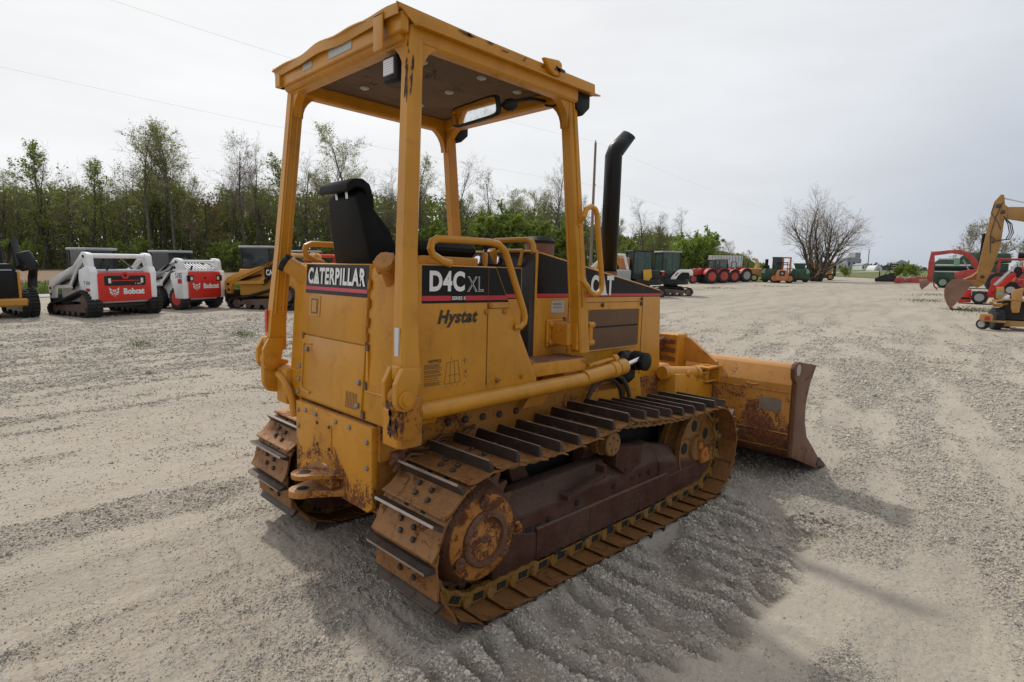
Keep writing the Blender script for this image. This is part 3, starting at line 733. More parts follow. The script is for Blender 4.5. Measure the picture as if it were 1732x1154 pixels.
    m.build('hinge', RU, door)
    low = part('rear_service_panel', on_rear(-.315, .415, 1.02, 1.398, .010), Y, bevel=.004)
    m = MB(); m.tube([rp(.385, 1.335, .012), rp(.385, 1.06+.03, .012), rp(.37, 1.065, .012), rp(.27, 1.055, .014)], .008, 6); m.tube([rp(.385, 1.335, .012), rp(.372, 1.35, .012), rp(.28, 1.35, .012)], .005, 6); m.build('panel_rib', Y, low)
    m = MB()
    for z in (1.042, 1.12, 1.20): m.bolt(rp(.425, z, .004), (-1, 0, 0), .016, .016)
    for z in (1.075, 1.20): m.bolt(rp(-.285, z, .012), (-1, 0, 0), .016, .016)
    m.bolt(rp(.33, 1.315, .012), (-1, 0, 0), .016, .016); m.build('panel_bolt', 'bolt_steel', low)
    m = MB()
    for k in range(8): y = -.155 - k*.0155; m.prism([(y-.0035, 1.045), (y+.0035, 1.045), (y+.0035, 1.135), (y-.0035, 1.135)], 'x', 0, 1, fn=lambda x, y, z: (xr(z)-.0115 if x < .5 else xr(z), y, z))
    m.build('vent_slot', 'decal_brown_ink', low)
    m = MB()
    for y, z in ((-.335, 1.39), (-.335, 1.19), (-.33, 1.03), (.40, 1.392)): m.box(xr(z)-.013, xr(z), y-.012, y+.012, z-.02, z+.02)
    m.build('panel_clip', 'edge_rust', low)
    m = MB()
    for s in (-1, 1): m.tube([rp(s*.59, 1.165, .002), rp(s*(.43 if s > 0 else .335), 1.16, .002)], .006, 6)
    m.box(-.955, -.94, -.355, -.338, 1.16, 1.375); part('weld_seam', m, Y)
    def cap(s):
        f = MB(); f.tube([(-.86, s*.47, 1.74), (-.97, s*.555, 1.825)], [.060, .050] if s > 0 else [.055, .040], 16); nk = part('filler_neck', f, Y if s > 0 else RU)
        d = Vector((-.11, s*.085, .085)).normalized(); o = Vector((-.97, s*.555, 1.825)); f = MB()
        f.lathe([(.050, 0), (.056, .004), (.056, .020), (.048, .036), (.03, .042), (0, .043)] if s > 0 else [(.044, 0), (.055, .004), (.055, .035), (.045, .05), (0, .052)], o, d, 20)
        for k in range(6):
            a = k*math.pi/3; u, w, _ = frame_from(d); f.tube([o + (u*math.cos(a)+w*math.sin(a))*.053 + d*.004, o + (u*math.cos(a)+w*math.sin(a))*.053 + d*.030], .011, 6)
        f.build('filler_cap', 'black_rubber' if s > 0 else RU, nk)
    both(cap)
    # ---------------- fenders / side consoles
    def fender(s):
        f = MB(); f.prism([(-.855, 1.10), (-.855, 1.838), (-.325, 1.838), (.037, 1.174), (.037, 1.10)], 'y', s*.30, s*.66)
        fe = part('fender_box', f, Y, bevel=.006)
        yy = lambda t: s*(.66+t)
        f = MB(); f.prism([(-.835, 1.642), (-.835, 1.832), (-.330, 1.832), (-.226, 1.642)], 'y', s*.655, yy(.0015)); f.build('decal_panel', 'decal_black', fe)
        f = MB(); f.prism([(-.835, 1.655), (-.835, 1.680), (-.65, 1.680), (-.65, 1.655)], 'y', s*.656, yy(.0022)); f.prism([(-.55, 1.655), (-.55, 1.680), (-.245, 1.680), (-.231, 1.655)], 'y', s*.656, yy(.0022)); f.build('decal_stripe', 'decal_red', fe)
        if s < 0:
            rt, up = (1, 0, 0), (0, 0, 1)
            f = MB(); lettering(f, 'D4C', (-.790, yy(.002), 1.702), rt, up, .232, .106, .04, space=1.1)
            lettering(f, 'XL', (-.540, yy(.002), 1.702), rt, up, .118, .080, .004)
            lettering(f, 'SERIES II', (-.645, yy(.002), 1.658), rt, up, .092, .019, .02); f.build('lettering', 'decal_white', fe)
            f = MB(); lettering(f, 'XL', (-.5365, yy(.003), 1.705), rt, up, .111, .074, -.022); f.build('letter_fill', 'decal_black', fe)
            f = MB(); lettering(f, 'Hystat', (-.735, yy(.002), 1.515), rt, up, .275, .092, .036, shear=.28, space=1.1)
            lettering(f, 'NOTICE', (-.79, yy(.002), 1.337), rt, up, .082, .015, .03); f.build('lettering', 'decal_ink', fe)
            f = MB(); rr = random.Random(3); z = 1.329
            while z > 1.215:
                w = rr.uniform(.09, .118); x = -.815
                while x < -.815 + w:
                    l = rr.uniform(.008, .022); f.box(x, min(x+l, -.815+w), yy(.0005), yy(.0022), z-.0035, z); x += l + .004
                z -= .0066 if rr.random() < .85 else .011
            def ln(a, b, t=.0016): f.tube([(p[0], yy(.001), p[1]) for p in (a, b)], t, 4)
            for a, b in (((-.685, 1.215), (-.668, 1.33)), ((-.668, 1.33), (-.595, 1.338)), ((-.595, 1.338), (-.575, 1.22)), ((-.685, 1.215), (-.575, 1.22)), ((-.655, 1.26), (-.59, 1.262)), ((-.645, 1.33), (-.648, 1.22)), ((-.62, 1.335), (-.612, 1.22)), ((-.64, 1.36), (-.64, 1.34)), ((-.56, 1.33), (-.53, 1.335)), ((-.55, 1.35), (-.545, 1.31)), ((-.548, 1.28), (-.53, 1.262)), ((-.53, 1.28), (-.55, 1.262)), ((-.548, 1.25), (-.525, 1.235)), ((-.555, 1.20), (-.54, 1.21)), ((-.68, 1.195), (-.67, 1.205)), ((-.64, 1.20), (-.63, 1.21)), ((-.60, 1.20), (-.59, 1.21))): ln(a, b)
            f.build('notice_print', 'decal_brown_ink', fe)
        f = MB(); f.box(-.3875, -.384, s*.655, yy(.003), 1.176, 1.833); f.box(-.384, -.222, s*.655, yy(.003), 1.607, 1.6105); f.build('panel_seam', 'edge_rust', fe)
        f = MB()
        for x, z in ((-.395, 1.59), (-.253, 1.59), (-.368, 1.625), (-.30, 1.195), (-.10, 1.20)): f.bolt((x, s*.66, z), (0, s, 0), .016, .012)
        f.build('panel_bolt', RU, fe)
        f = MB(); f.box(-.873, -.851, s*.60, s*.668, 1.10, 1.842, .006); f.build('edge_trim', Y, fe)
        f = MB(); f.box(-.70, .045, s*.47, s*.50, 1.30, 1.843); p = f.build('inner_panel', Y, fe)
        f = MB(); f.box(-.33, .04, s*.5, s*.5015, 1.65, 1.838); f.build('inner_decal', 'decal_black', p)
        f = MB(); f.box(-.30, .04, s*.5, s*.5022, 1.657, 1.68); f.build('inner_stripe', 'decal_red', p)
        # hand rail along the fender, swept down to the step
        yr = s*.68; pts = [(-.67, yr, 1.845), (-.72, yr, 1.855), (-.785, yr, 1.885), (-.80, yr, 1.915), (-.79, yr, 1.95), (-.755, yr, 1.966), (-.70, yr, 1.968), (-.40, yr, 1.971), (-.335, yr, 1.963), (-.285, yr, 1.930), (-.262, yr, 1.89), (-.118, yr, 1.59), (-.108, yr, 1.555), (-.112, yr, 1.52), (-.14, yr, 1.497), (-.17, s*.66, 1.495)]
        f = MB(); f.tube(pts, .0195, 10); part('hand_rail', f, Y)
        # long beam under the fender
        f = MB(); f.lathe([(.0, 0), (.047, .001), (.047, 1.39), (.0, 1.391)], (-.86, s*.665, 1.092), (1, 0, .017), 20); part('side_beam', f, Y)
        # step with tread plate
        f = MB(); f.prism([(.0, 1.176), (.0, 1.262), (.53, 1.258), (.53, 1.176)], 'y', s*.43, s*.655); st = part('entry_step', f, W_, bevel=.006)
        f = MB(); f.box(.004, .527, s*.434, s*.652, 1.250, 1.2625); f.build('tread_plate', 'step_rust', st)
        f = MB()
        for i in range(17):
            for j in range(8):
                x = .03 + i*.029 + (.014 if j % 2 else 0); y = .452 + j*.0255
                f.prism([(x-.010, s*(y-.003)), (x, s*(y-.008)), (x+.010, s*(y+.003)), (x, s*(y+.008))], 'z', 1.256, 1.2665)
        f.build('tread_pattern', 'step_rust', st)
        f = MB(); f.prism([(.06, .95), (.30, 1.18), (.52, 1.18), (.25, .95)], 'y', s*.46, s*.52); part('step_bracket', f, W_)
    both(fender)
    m = MB(); m.box(-.66, .30, -.31, .31, 1.10, 1.20); part('cab_floor', m, 'dash_dark')
    # ---------------- seat and controls
    m = MB(); m.prism([(-.862, 2.215), (-.845, 2.10), (-.80, 1.80), (-.62, 1.80), (-.628, 1.95), (-.655, 2.04), (-.71, 2.11), (-.765, 2.18), (-.79, 2.235), (-.83, 2.25)], 'y', -.145, .275, fn=lambda x, y, z: (x, y*(1-.55*min(1, max(0, (z-1.9)/.32))) if y < 0 else y - .02*max(0, (z-1.9)/.35), z)); seat = part('seat_backrest', m, 'seat_vinyl', bevel=.045)
    m = MB(); m.prism([(-.915, 2.235), (-.91, 2.275), (-.87, 2.305), (-.81, 2.312), (-.765, 2.285), (-.742, 2.22), (-.735, 2.15), (-.762, 2.145), (-.785, 2.20), (-.80, 2.255), (-.85, 2.262), (-.895, 2.228)], 'y', -.07, .258); part('head_rest', m, 'seat_vinyl', bevel=.028)
    m = MB(); m.cyl((-.86, .02, 2.20), (-.868, .02, 2.28), .009, n=8); m.cyl((-.86, .135, 2.20), (-.868, .135, 2.28), .009, n=8); part('head_rest_post', m, 'chrome')
    m = MB(); m.box(-.78, -.25, -.19, .32, 1.55, 1.70, .04); part('seat_cushion', m, 'seat_vinyl')
    m = MB(); m.box(-.70, -.35, -.12, .25, 1.20, 1.55, .02); part('seat_base', m, 'dash_dark')
    m = MB(); m.box(-.66, -.19, -.36, -.24, 1.895, 1.975, .03); part('arm_rest', m, 'seat_vinyl')
    m = MB(); m.box(-.62, -.20, -.37, -.26, 1.84, 1.892, .008); m.box(-.14, -.11, -.36, -.33, 1.83, 1.93, .006); part('arm_rest_bracket', m, W_)
    m = MB(); m.tube([(-.06, -.30, 1.70), (-.05, -.27, 1.86), (-.035, -.25, 1.95)], .011, 8); m.lathe([(.05, 0), (.055, .02), (.03, .06), (.012, .10)], (-.052, -.28, 1.84), (.05, .05, 1), 14); part('control_lever', m, 'black_rubber')
    m = MB(); m.prism([(-.055, 1.95), (-.06, 2.035), (-.035, 2.055), (-.005, 2.04), (.035, 2.0), (.03, 1.975)], 'y', -.28, -.225); part('lever_grip', m, 'black_rubber', bevel=.012)
    m = MB()
    for k in range(5): m.cyl((-.16+.045*k, -.33-.01*k, 1.80), (-.16+.045*k, -.33-.01*k, 1.855+.006*(k % 2)), .016, .022, 10)
    part('small_knobs', m, 'black_rubber')
    m = MB(); m.prism([(.20, 1.20), (.20, 1.83), (.262, 1.955), (.30, 1.955), (.30, 1.20)], 'y', -.425, .425); dash = part('dash_console', m, 'dash_dark')
    m = MB(); m.tube([(.258, -.425, 1.262), (.258, -.425, 1.955), (.258, .425, 1.955), (.258, .425, 1.262)], .012, 6); m.build('dash_trim', Y, dash)
    m = MB(); nd = Vector((-.9, 0, .45)).normalized()
    for y in (-.08, .02, .12): m.lathe([(.042, 0), (.042, .012), (.036, .014)], (.222, y, 1.885), nd, 18, 0); m.lathe([(.036, .0125), (0, .0125)], (.222, y, 1.885), nd, 18, 1)
    m.build('gauge', ['chrome', 'decal_white'], dash)
    m = MB(); m.prism([(.13, 1.86), (.12, 1.95), (.15, 1.975), (.17, 1.95), (.165, 1.86)], 'y', -.145, -.09); m.build('lever_guard', Y, dash)
    m = MB(); m.tube([(.21, .02, 1.96), (.21, -.01, 2.02), (.21, -.08, 2.03), (.21, -.38, 2.03), (.21, -.425, 2.015), (.21, -.44, 1.985), (.21, -.44, 1.955), (.22, -.42, 1.95)], .017, 8); m.tube([(.21, -.12, 1.958), (.21, -.34, 1.958), (.20, -.325, 1.86)], .014, 8); part('dash_rail', m, Y)
    # ---------------- hood
    m = MB(); m.prism([(.262, 1.02), (.270, 1.957), (1.822, 1.711), (1.895, .80), (1.2, .80), (.8, 1.02)], 'y', -.43, .43); hood = part('engine_hood', m, Y, bevel=.008)
    def hs(s):
        a = lambda t: s*(.43+t); q = s*.428
        f = MB(); f.prism([(.268, 1.652), (.275, 1.945), (1.816, 1.701), (1.82, 1.652)], 'y', q, a(.0015)); f.build('decal_panel', 'decal_black', hood)
        f = MB(); f.prism([(.268, 1.656), (.268, 1.679), (1.818, 1.679), (1.82, 1.656)], 'y', q, a(.0022)); f.build('decal_stripe', 'decal_red', hood)
        f = MB(); f.box(1.551, 1.5545, q, a(.003), .83, 1.745); f.box(.597, .6005, q, a(.003), 1.17, 1.632); f.box(.61, 1.55, q, a(.003), 1.613, 1.6165); f.build('panel_seam', 'edge_rust', hood)
        f = MB(); f.prism([(.826, 1.26), (.826, 1.54), (.845, 1.556), (1.47, 1.553), (1.49, 1.535), (1.495, 1.285), (1.475, 1.262)], 'y', q, a(.004)); g = f.build('side_screen', 'brown_mesh', hood)
        f = MB(); f.box(.85, 1.488, q, a(.007), 1.422, 1.434); f.build('screen_bar', 'dark_void', g)
        f = MB()
        for i in range(40): x = .835 + i*.0165; f.box(x, x+.003, q, a(.0052), 1.27, 1.548)
        for i in range(17): z = 1.272 + i*.0165; f.box(.83, 1.49, q, a(.0054), z, z+.003)
        f.build('screen_wire', 'brown_mesh', g)
        f = MB(); f.tube([(x, a(.003), z) for x, z in ((.82, 1.265), (.82, 1.55), (.835, 1.563), (1.48, 1.560), (1.50, 1.545), (1.504, 1.27), (1.48, 1.254), (.835, 1.252))], .006, 6, close=True); f.build('screen_frame', Y, g)
        f = MB(); f.bolt((.998, a(0), 1.592), (0, s, 0), .017, .012); f.bolt((1.53, a(0), 1.595), (0, s, 0), .017, .012); f.bolt((1.53, a(0), 1.635), (0, s, 0), .013, .012); f.bolt((.555, a(0), 1.50), (0, s, 0), .017, .012); f.build('hood_latch', 'dark_bolt', hood)
        f = MB(); f.box(.415, .55, q, a(.003), 1.547, 1.63, .001); pl = f.build('data_plate', 'label_grey', hood)
        f = MB()
        for z in (1.61, 1.602, 1.584): f.box(.43, .52, q, a(.0036), z, z+.004)
        f.build('plate_print', 'decal_brown_ink', pl)
        # bracket out to the canopy post
        f = MB(); f.box(.36, .53, s*.43, s*.452, 1.32, 1.505, .006)
        f.box(.40, .55, s*.45, s*.60, 1.335, 1.49, .01); f.box(.44, .58, s*.595, s*.645, 1.31, 1.50, .008)
        for x in (.39,): f.bolt((x, s*.452, 1.475), (0, s, 0), .022, .018); f.bolt((x, s*.452, 1.35), (0, s, 0), .022, .018)
        br = part('post_bracket', f, W_)
    both(hs)
    m = MB(); lettering(m, 'CAT', (.845, -.432, 1.665), (1, 0, 0), (0, 0, 1), .285, .15, .042, space=1.12); m.build('lettering', 'decal_white', hood)
    m = MB(); flat(m, [(.925, -.4325, 1.662), (1.075, -.4325, 1.662), (1.0, -.4325, 1.735)]); m.build('logo_peak', 'decal_black', hood)
    m = MB(); flat(m, [(.94, -.433, 1.666), (1.06, -.433, 1.666), (1.0, -.433, 1.722)]); m.build('logo_peak', 'decal_white', hood)
    # grille bars at the front
    m = MB()
    for k in range(9): m.box(1.80, 1.90, -.36, .36, .92+k*.085, .94+k*.085)
    m.build('grille_bar', 'dark_void', hood)
    # stack, pre-cleaner
    m = MB(); cx, cy = 1.49, -.12
    m.tube([(cx, cy, 1.72), (cx, cy, 2.80), (cx+.012, cy-.006, 2.835), (cx+.14, cy-.07, 2.97)], [.071, .071, .071, .068], 28, cap=False)
    k = len(m.v)-28
    for i in range(28): m.v[k+i] = (m.v[k+i][0]-.02, m.v[k+i][1]+.01, m.v[k+i][2] + .10*((m.v[k+i][0]-cx)/.2-.6))
    stack = part('exhaust_stack', m, 'black_paint'); sd = stack.modifiers.new('wall', 'SOLIDIFY'); sd.thickness = .006
    m = MB(); m.lathe([(.12, 1.70), (.12, 1.76), (.098, 1.775), (.095, 1.80), (.076, 1.815), (.076, 1.85)], (cx, cy, 0), (0, 0, 1), 28); m.build('stack_base', 'brown_cap', stack)
    m = MB(); m.lathe([(.07, 1.80), (.07, 1.95), (.115, 1.96), (.118, 2.05), (.0, 2.06)], (.86, .10, 0), (0, 0, 1), 26); pc = part('pre_cleaner', m, 'brown_cap')
    m = MB(); m.lathe([(.122, 2.048), (.126, 2.07), (.10, 2.10), (0, 2.108)], (.86, .10, 0), (0, 0, 1), 26); m.build('pre_cleaner_lid', 'black_rubber', pc)
    # ---------------- lift cylinders, hoses, trunnions
    def lift(s):
        f = MB(); f.lathe([(0, 0), (.052, .002), (.052, .30), (.060, .303), (.062, .36), (.052, .37), (.052, .38), (.058, .382), (.058, .47), (.03, .475), (0, .475)], (.50, s*.665, 1.122), (1, 0, .085), 22); cy_ = part('lift_cylinder', f, Y)
        f = MB(); f.tube([(.56, s*.655, 1.20), (.80, s*.655, 1.222), (.90, s*.66, 1.23)], .013, 8); f.lathe([(.03, -.02), (.03, .02)], (.86, s*.655, 1.225), (.9, 0, .1), 10); f.build('oil_pipe', W_, cy_)
        f = MB(); f.cyl((.96, s*.665, 1.162), (1.24, s*.62, 1.185), .022, n=12); f.build('cylinder_rod', 'chrome', cy_)
        f = MB(); f.box(1.14, 1.34, s*.43, s*.56, .98, 1.235, .05); f.lathe([(.075, .55), (.075, .60), (.05, .61), (.05, .63), (.07, .632), (.07, .665), (.045, .68), (0, .68)], (1.28, 0, 1.165), (0, s, 0), 22); part('trunnion', f, 'black_rubber')
        f = MB()
        for k, (r, x, y) in enumerate(((.24, .98, .54), (.20, .99, .50))): f.tube([(x + r*1.15*math.cos(a), s*y, .84 + r*math.sin(a)) for a in np.linspace(math.pi*.97, .05, 16)], .017, 8)
        part('hydraulic_hose', f, 'hose_rubber')
        f = MB(); f.prism([(1.30, .80), (1.32, 1.02), (1.50, 1.02), (1.55, .80)], 'y', s*.432, s*.47); part('cylinder_mount', f, W_)
        f = MB(); f.box(1.0, 2.3, s*.30, s*.46, .50, .70, .03); f.prism([(.72, .82), (.78, .96), (1.15, .95), (1.2, .82)], 'y', s*.45, s*.50); part('push_arm', f, W_)
    both(lift)
    m = MB(); m.prism([(1.86, .80), (1.86, 1.0), (2.2, .98), (2.42, .86), (2.56, .84), (2.56, .36), (2.3, .36), (2.2, .5), (1.86, .52)], 'y', -.60, .60); part('c_frame', m, W_, bevel=.012)
    m = MB(); m.box(1.80, 2.10, -.42, .42, .72, 1.05, .02); part('front_support', m, W_)
    def angle(s):
        f = MB(); f.cyl((1.80, s*.50, 1.005), (2.30, s*.56, .965), .058, n=18); f.lathe([(.064, 0), (.064, .05)], (2.25, s*.555, .969), (.5, s*.06, -.04), 18); f.bolt((2.08, s*.595, .985), (0, s, 0), .03, .02); c = part('angle_cylinder', f, W_)
        f = MB(); f.cyl((2.28, s*.56, .967), (2.50, s*.58, .95), .024, n=12); f.build('cylinder_rod', 'chrome', c)
        f = MB(); f.box(2.34, 2.62, s*.50, s*.655, 1.0, 1.02, .004); f.box(2.36, 2.60, s*.50, s*.64, .875, .892, .004); f.box(2.56, 2.60, s*.49, s*.66, .86, 1.02, .004); f.cyl((2.46, s*.575, .885), (2.46, s*.575, 1.03), .03, n=12); part('cylinder_clevis', f, W_)
        f = MB(); f.tube([(1.85, s*.45, .95), (2.05, s*.52, .90), (2.2, s*.50, .86), (2.35, s*.45, .90)], .016, 8); f.tube([(1.85, s*.42, .93), (2.1, s*.47, .88), (2.3, s*.40, .92)], .014, 8); part('front_hose', f, 'hose_rubber')
    both(angle)
    m = MB(); m.box(2.42, 2.60, -.30, -.08, .95, 1.285, .012); mast = part('tilt_mast', m, W_)
    m = MB()
    for k in range(3): m.box(2.40, 2.425, -.27, -.12, 1.02+.085*k, 1.06+.085*k); 
    m.tube([(2.41, -.13, 1.05), (2.36, -.10, 1.13), (2.38, -.06, 1.24)], .02, 8); m.tube([(2.41, -.22, 1.20), (2.36, -.18, 1.24), (2.36, -.10, 1.20)], .02, 8); m.box(2.37, 2.42, -.16, -.07, 1.14, 1.20, .01); m.build('valve_block', 'edge_rust', mast)
    m = MB(); m.prism([(-.30, 1.02), (-.30, 1.25), (-.34, 1.25), (-.62, 1.05), (-.62, 1.02)], 'x', 2.55, 2.60); m.build('mast_gusset', 'blade_yellow', mast)
    # ---------------- blade
    front = [(3.04, 1.061), (2.96, 1.0), (2.905, .92), (2.86, .82), (2.835, .70), (2.85, .57), (2.90, .46), (2.99, .36), (3.13, .25), (3.335, .13)]
    back = [(3.25, .09), (2.95, .20), (2.70, .31), (2.60, .45), (2.585, .62), (2.585, .925), (2.665, 1.07), (2.70, 1.09)]
    m = MB(); m.prism(front + back, 'y', -1.29, 1.29); blade = part('blade', m, 'blade_yellow', bevel=.006)
    both(lambda s: MB().prism([(2.505, 1.075), (2.53, 1.118), (2.60, 1.135), (2.66, 1.125), (3.055, 1.065), (2.925, .92), (2.87, .80), (2.85, .70), (2.865, .57), (2.95, .42), (3.35, .14), (3.50, .03), (3.28, .055), (2.605, .30), (2.585, .64), (2.582, .95), (2.52, 1.0)], 'y', s*1.295, s*1.335).build('end_plate', 'edge_rust', blade, bevel=.006))
    m = MB(); m.prism([(3.34, .15), (3.60, .0), (3.56, -.01), (3.27, .09)], 'y', -1.345, 1.345); m.build('cutting_edge', 'grouser_steel', blade)
    m = MB(); m.box(2.579, 2.586, -1.22, -1.03, .685, .79); m.build('worn_label', 'brown_label', blade)
    m = MB()
    for z in (.86, .50, .335): m.tube([(2.583 if z > .4 else 2.68, -1.285, z), (2.583 if z > .4 else 2.68, -.62, z)], .006, 6)
    m.tube([(2.583, -1.02, .905), (2.575, -.99, .895), (2.575, -.93, .895), (2.583, -.9, .905)], .006, 6); m.build('weld_seam', RU, blade)
    m = MB(); m.lathe([(.05, 0), (.05, .004), (0, .004)], (2.585, -1.335, 1.065), (0, -1, 0), 18); m.build('lift_eye', 'worn_edge', blade)
    # ---------------- canopy (ROPS)
    def post(s):
        f = MB()
        def ring(x, y, z, dx, dy, c=.012):     # outer rear corner (x, y); extends forward and inward
            q = [(x, y-c), (x+c, y), (x+dx-c, y), (x+dx, y-c), (x+dx, y-dy), (x, y-dy)]
            return [(a, s*b, z) for a, b in q]
        R_ = [ring(-1.038, .795, 1.27, .115, .092), ring(-1.025, .775, 1.45, .10, .082), ring(-.986, .726, 1.913, .085, .072), ring(-.908, .656, 2.95, .082, .066)]
        n = 6; f.add([p for r in R_ for p in r], [(j*n+i, j*n+(i+1) % n, (j+1)*n+(i+1) % n, (j+1)*n+i) for j in range(3) for i in range(n)] + [tuple(range(n)), tuple(range(3*n, 4*n))])
        po = part('canopy_post', f, Y)
        # inner channel lips that give the post its grooved look
        f = MB()
        for z0, z1 in ((1.5, 2.9),):
            for k, off in enumerate((.012, .05)):
                a = Vector((-1.018 + off*1.3, s*(.768-.085), z0)); b = Vector((-.91 + off, s*(.656-.066), z1)); f.tube([a, b], .007, 6)
        f.build('post_rib', Y, po)
        # clevis foot and pin
        f = MB()
        f.prism([(-1.082, 1.185), (-1.066, 1.155), (-1.03, 1.145), (-.985, 1.158), (-.968, 1.195), (-.94, 1.35), (-1.045, 1.35), (-1.082, 1.28)], 'y', s*.775, s*.808)
        f.prism([(-1.082, 1.185), (-1.066, 1.155), (-1.03, 1.145), (-.985, 1.158), (-.968, 1.195), (-.94, 1.35), (-1.045, 1.35), (-1.082, 1.28)], 'y', s*.683, s*.712)
        f.box(-1.05, -.945, s*.7125, s*.7745, 1.285, 1.36, .008)
        ft = part('post_clevis', f, Y, bevel=.012)
        f = MB(); f.lathe([(0, .662), (.026, .662), (.026, .670), (.042, .672), (.042, .682), (.032, .683), (.032, .809), (.042, .810), (.042, .820), (.026, .822), (.026, .832), (0, .832)], (-1.03, 0, 1.205), (0, s, 0), 20); f.build('pivot_pin', W_, ft)
        f = MB(); f.lathe([(.048, .716), (.048, .771)], (-1.03, 0, 1.21), (0, s, 0), 20)
        f.prism([(-1.072, 1.21), (-1.068, 1.05), (-1.04, 1.0), (-.97, .985), (-.90, 1.02), (-.90, 1.2), (-.985, 1.21)], 'y', s*.716, s*.771)
        f.prism([(-.99, .93), (-.99, 1.16), (-.90, 1.18), (-.86, 1.18), (-.86, .93)], 'y', s*.56, s*.716)
        part('post_mount', f, W_ if s > 0 else RU, bevel=.014)
        f = MB(); f.tube([(-1.0, s*.66, 1.12), (-1.0, s*.585, 1.10), (-.99, s*.52, 1.03), (-.985, s*.49, .97), (-.98, s*.475, .87)], .022, 8) if s > 0 else f.box(-1.0, -.96, s*.56, s*.70, .93, 1.12, .01)
        part('mount_gusset', f, W_)
        # front post
        f = MB()
        def ring2(x, y, z, dx, dy, c=.010):
            q = [(x, y-c), (x+c, y), (x+dx-c, y), (x+dx, y-c), (x+dx, y-dy), (x, y-dy)]
            return [(a, s*b, z) for a, b in q]
        R_ = [ring2(.462, .665, 1.295, .10, .085), ring2(.398, .66, 1.905, .082, .074), ring2(.275, .630, 2.95, .082, .066)]
        f.add([p for r in R_ for p in r], [(j*n+i, j*n+(i+1) % n, (j+1)*n+(i+1) % n, (j+1)*n+i) for j in range(2) for i in range(n)] + [tuple(range(n)), tuple(range(2*n, 3*n))])
        fp = part('canopy_post', f, Y)
        f = MB()
        f.tube([(.425, s*.585, 1.6), (.29, s*.565, 2.88)], .008, 6); f.tube([(.46, s*.668, 1.6), (.32, s*.637, 2.88)], .006, 6); f.build('post_rib', Y, fp)
        f = MB()
        for z in (1.475, 1.355): f.lathe([(.022, -.03), (.022, .03)], (.585, s*.64, z), (1, 0, 0), 10)
        f.box(.56, .60, s*.60, s*.655, 1.335, 1.495, .006); f.build('post_pin', W_, fp)
        if s < 0:
            yr = s*.70; f = MB(); f.tube([(.40, s*.655, 2.145), (.39, yr, 2.18), (.41, yr, 2.225), (.455, yr, 2.247), (.50, yr, 2.235), (.525, yr, 2.20), (.535, yr, 2.14), (.612, yr, 1.755), (.605, yr, 1.715), (.575, yr, 1.688), (.53, yr, 1.682), (.48, yr, 1.70), (.455, yr, 1.735), (.455, s*.66, 1.775)], .018, 10); part('grab_rail', f, Y)
            f = MB(); f.lathe([(.03, 0), (.03, .02)], (.405, s*.64, 2.14), (0, s, .2), 10); f.lathe([(.032, 0), (.032, .02)], (.455, s*.645, 1.78), (0, s, .2), 10); part('rail_boss', f, Y)
        # rounded gussets at the post heads, in the side and across the machine
        def gus(o, u, v, r, t):
            o, u, v, t = Vector(o), Vector(u), Vector(v), Vector(t); m_ = 8
            arc = [o + u*(r - r*math.sin(a)) + v*(r - r*math.cos(a)) for a in np.linspace(0, math.pi/2, m_)]
            pts = [o] + arc; k = len(pts)
            g = MB(); g.add(pts + [p+t for p in pts], [tuple(range(k))[::-1], tuple(range(k, 2*k))] + [(i, (i+1) % k, (i+1) % k+k, i+k) for i in range(k)])
            return g
        za = 2.885
        for g in (gus((-.838, s*.650, za), (1, 0, 0), (0, 0, -1), .15, (0, -s*.05, 0)), gus((-.905, s*.588, za), (0, -s, 0), (0, 0, -1), .15, (.05, 0, 0)),
                  gus((.283, s*.630, za), (-1, 0, 0), (0, 0, -1), .17, (0, -s*.05, 0)), gus((.285, s*.565, za), (0, -s, 0), (0, 0, -1), .17, (.05, 0, 0))):
            part('corner_gusset', g, Y)
    both(post)
    both(lambda s: part('canopy_side_rail', MB().box(-.90, .35, s*.575, s*.655, 2.868, 2.955, .012), Y))
    m = MB(); m.box(-.92, -.845, -.64, .64, 2.868, 2.955, .012); m.tube([(-.915, -.62, 2.91), (-.915, .62, 2.91)], .035, 12); part('canopy_rear_rail', m, Y)
    m = MB(); m.box(.27, .36, -.63, .63, 2.872, 2.955, .012); part('canopy_front_rail', m, Y)
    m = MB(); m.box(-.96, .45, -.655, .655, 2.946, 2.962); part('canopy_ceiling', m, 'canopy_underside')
    m = MB()
    for x, y in ((-.55, .35), (-.58, -.30), (-.1, .38), (-.15, .0), (-.20, -.36), (.12, -.34), (.14, .28), (-.55, .02)): m.lathe([(.029, 2.946), (.029, 2.938), (.018, 2.932), (0, 2.932)], (x, y, 0), (0, 0, 1), 14)
    part('ceiling_bolt', m, 'label_grey')
    # roof sheet with its rear lip knocked wavy
    ys = np.linspace(-.669, .669, 49)
    def wav(y):
        e = (1-(y/.669)**4); return e*(.006*math.sin(y*9.5 + .8) + .004*math.sin(y*17) + .004)
    m = MB(); top = []
    xs = [-.993, -.94, -.80, -.4, 0, .3, .484]
    V = []; F = []
    for i, x in enumerate(xs):
        for y in ys:
            k = {0: 1.0, 1: .75, 2: .3}.get(i, 0.0); V.append((x + (.01*math.sin(y*8) if i == 0 else 0), y, 3.0 + .009*(1-(y/.669)**2) + k*wav(y)*1.3))
    nY = len(ys)
    for i in range(len(xs)-1):
        for j in range(nY-1): F.append((i*nY+j, i*nY+j+1, (i+1)*nY+j+1, (i+1)*nY+j))
    m.add(V, F); roof = part('canopy_roof', m, Y); sd = roof.modifiers.new('sheet', 'SOLIDIFY'); sd.thickness = .009; sd.offset = -1
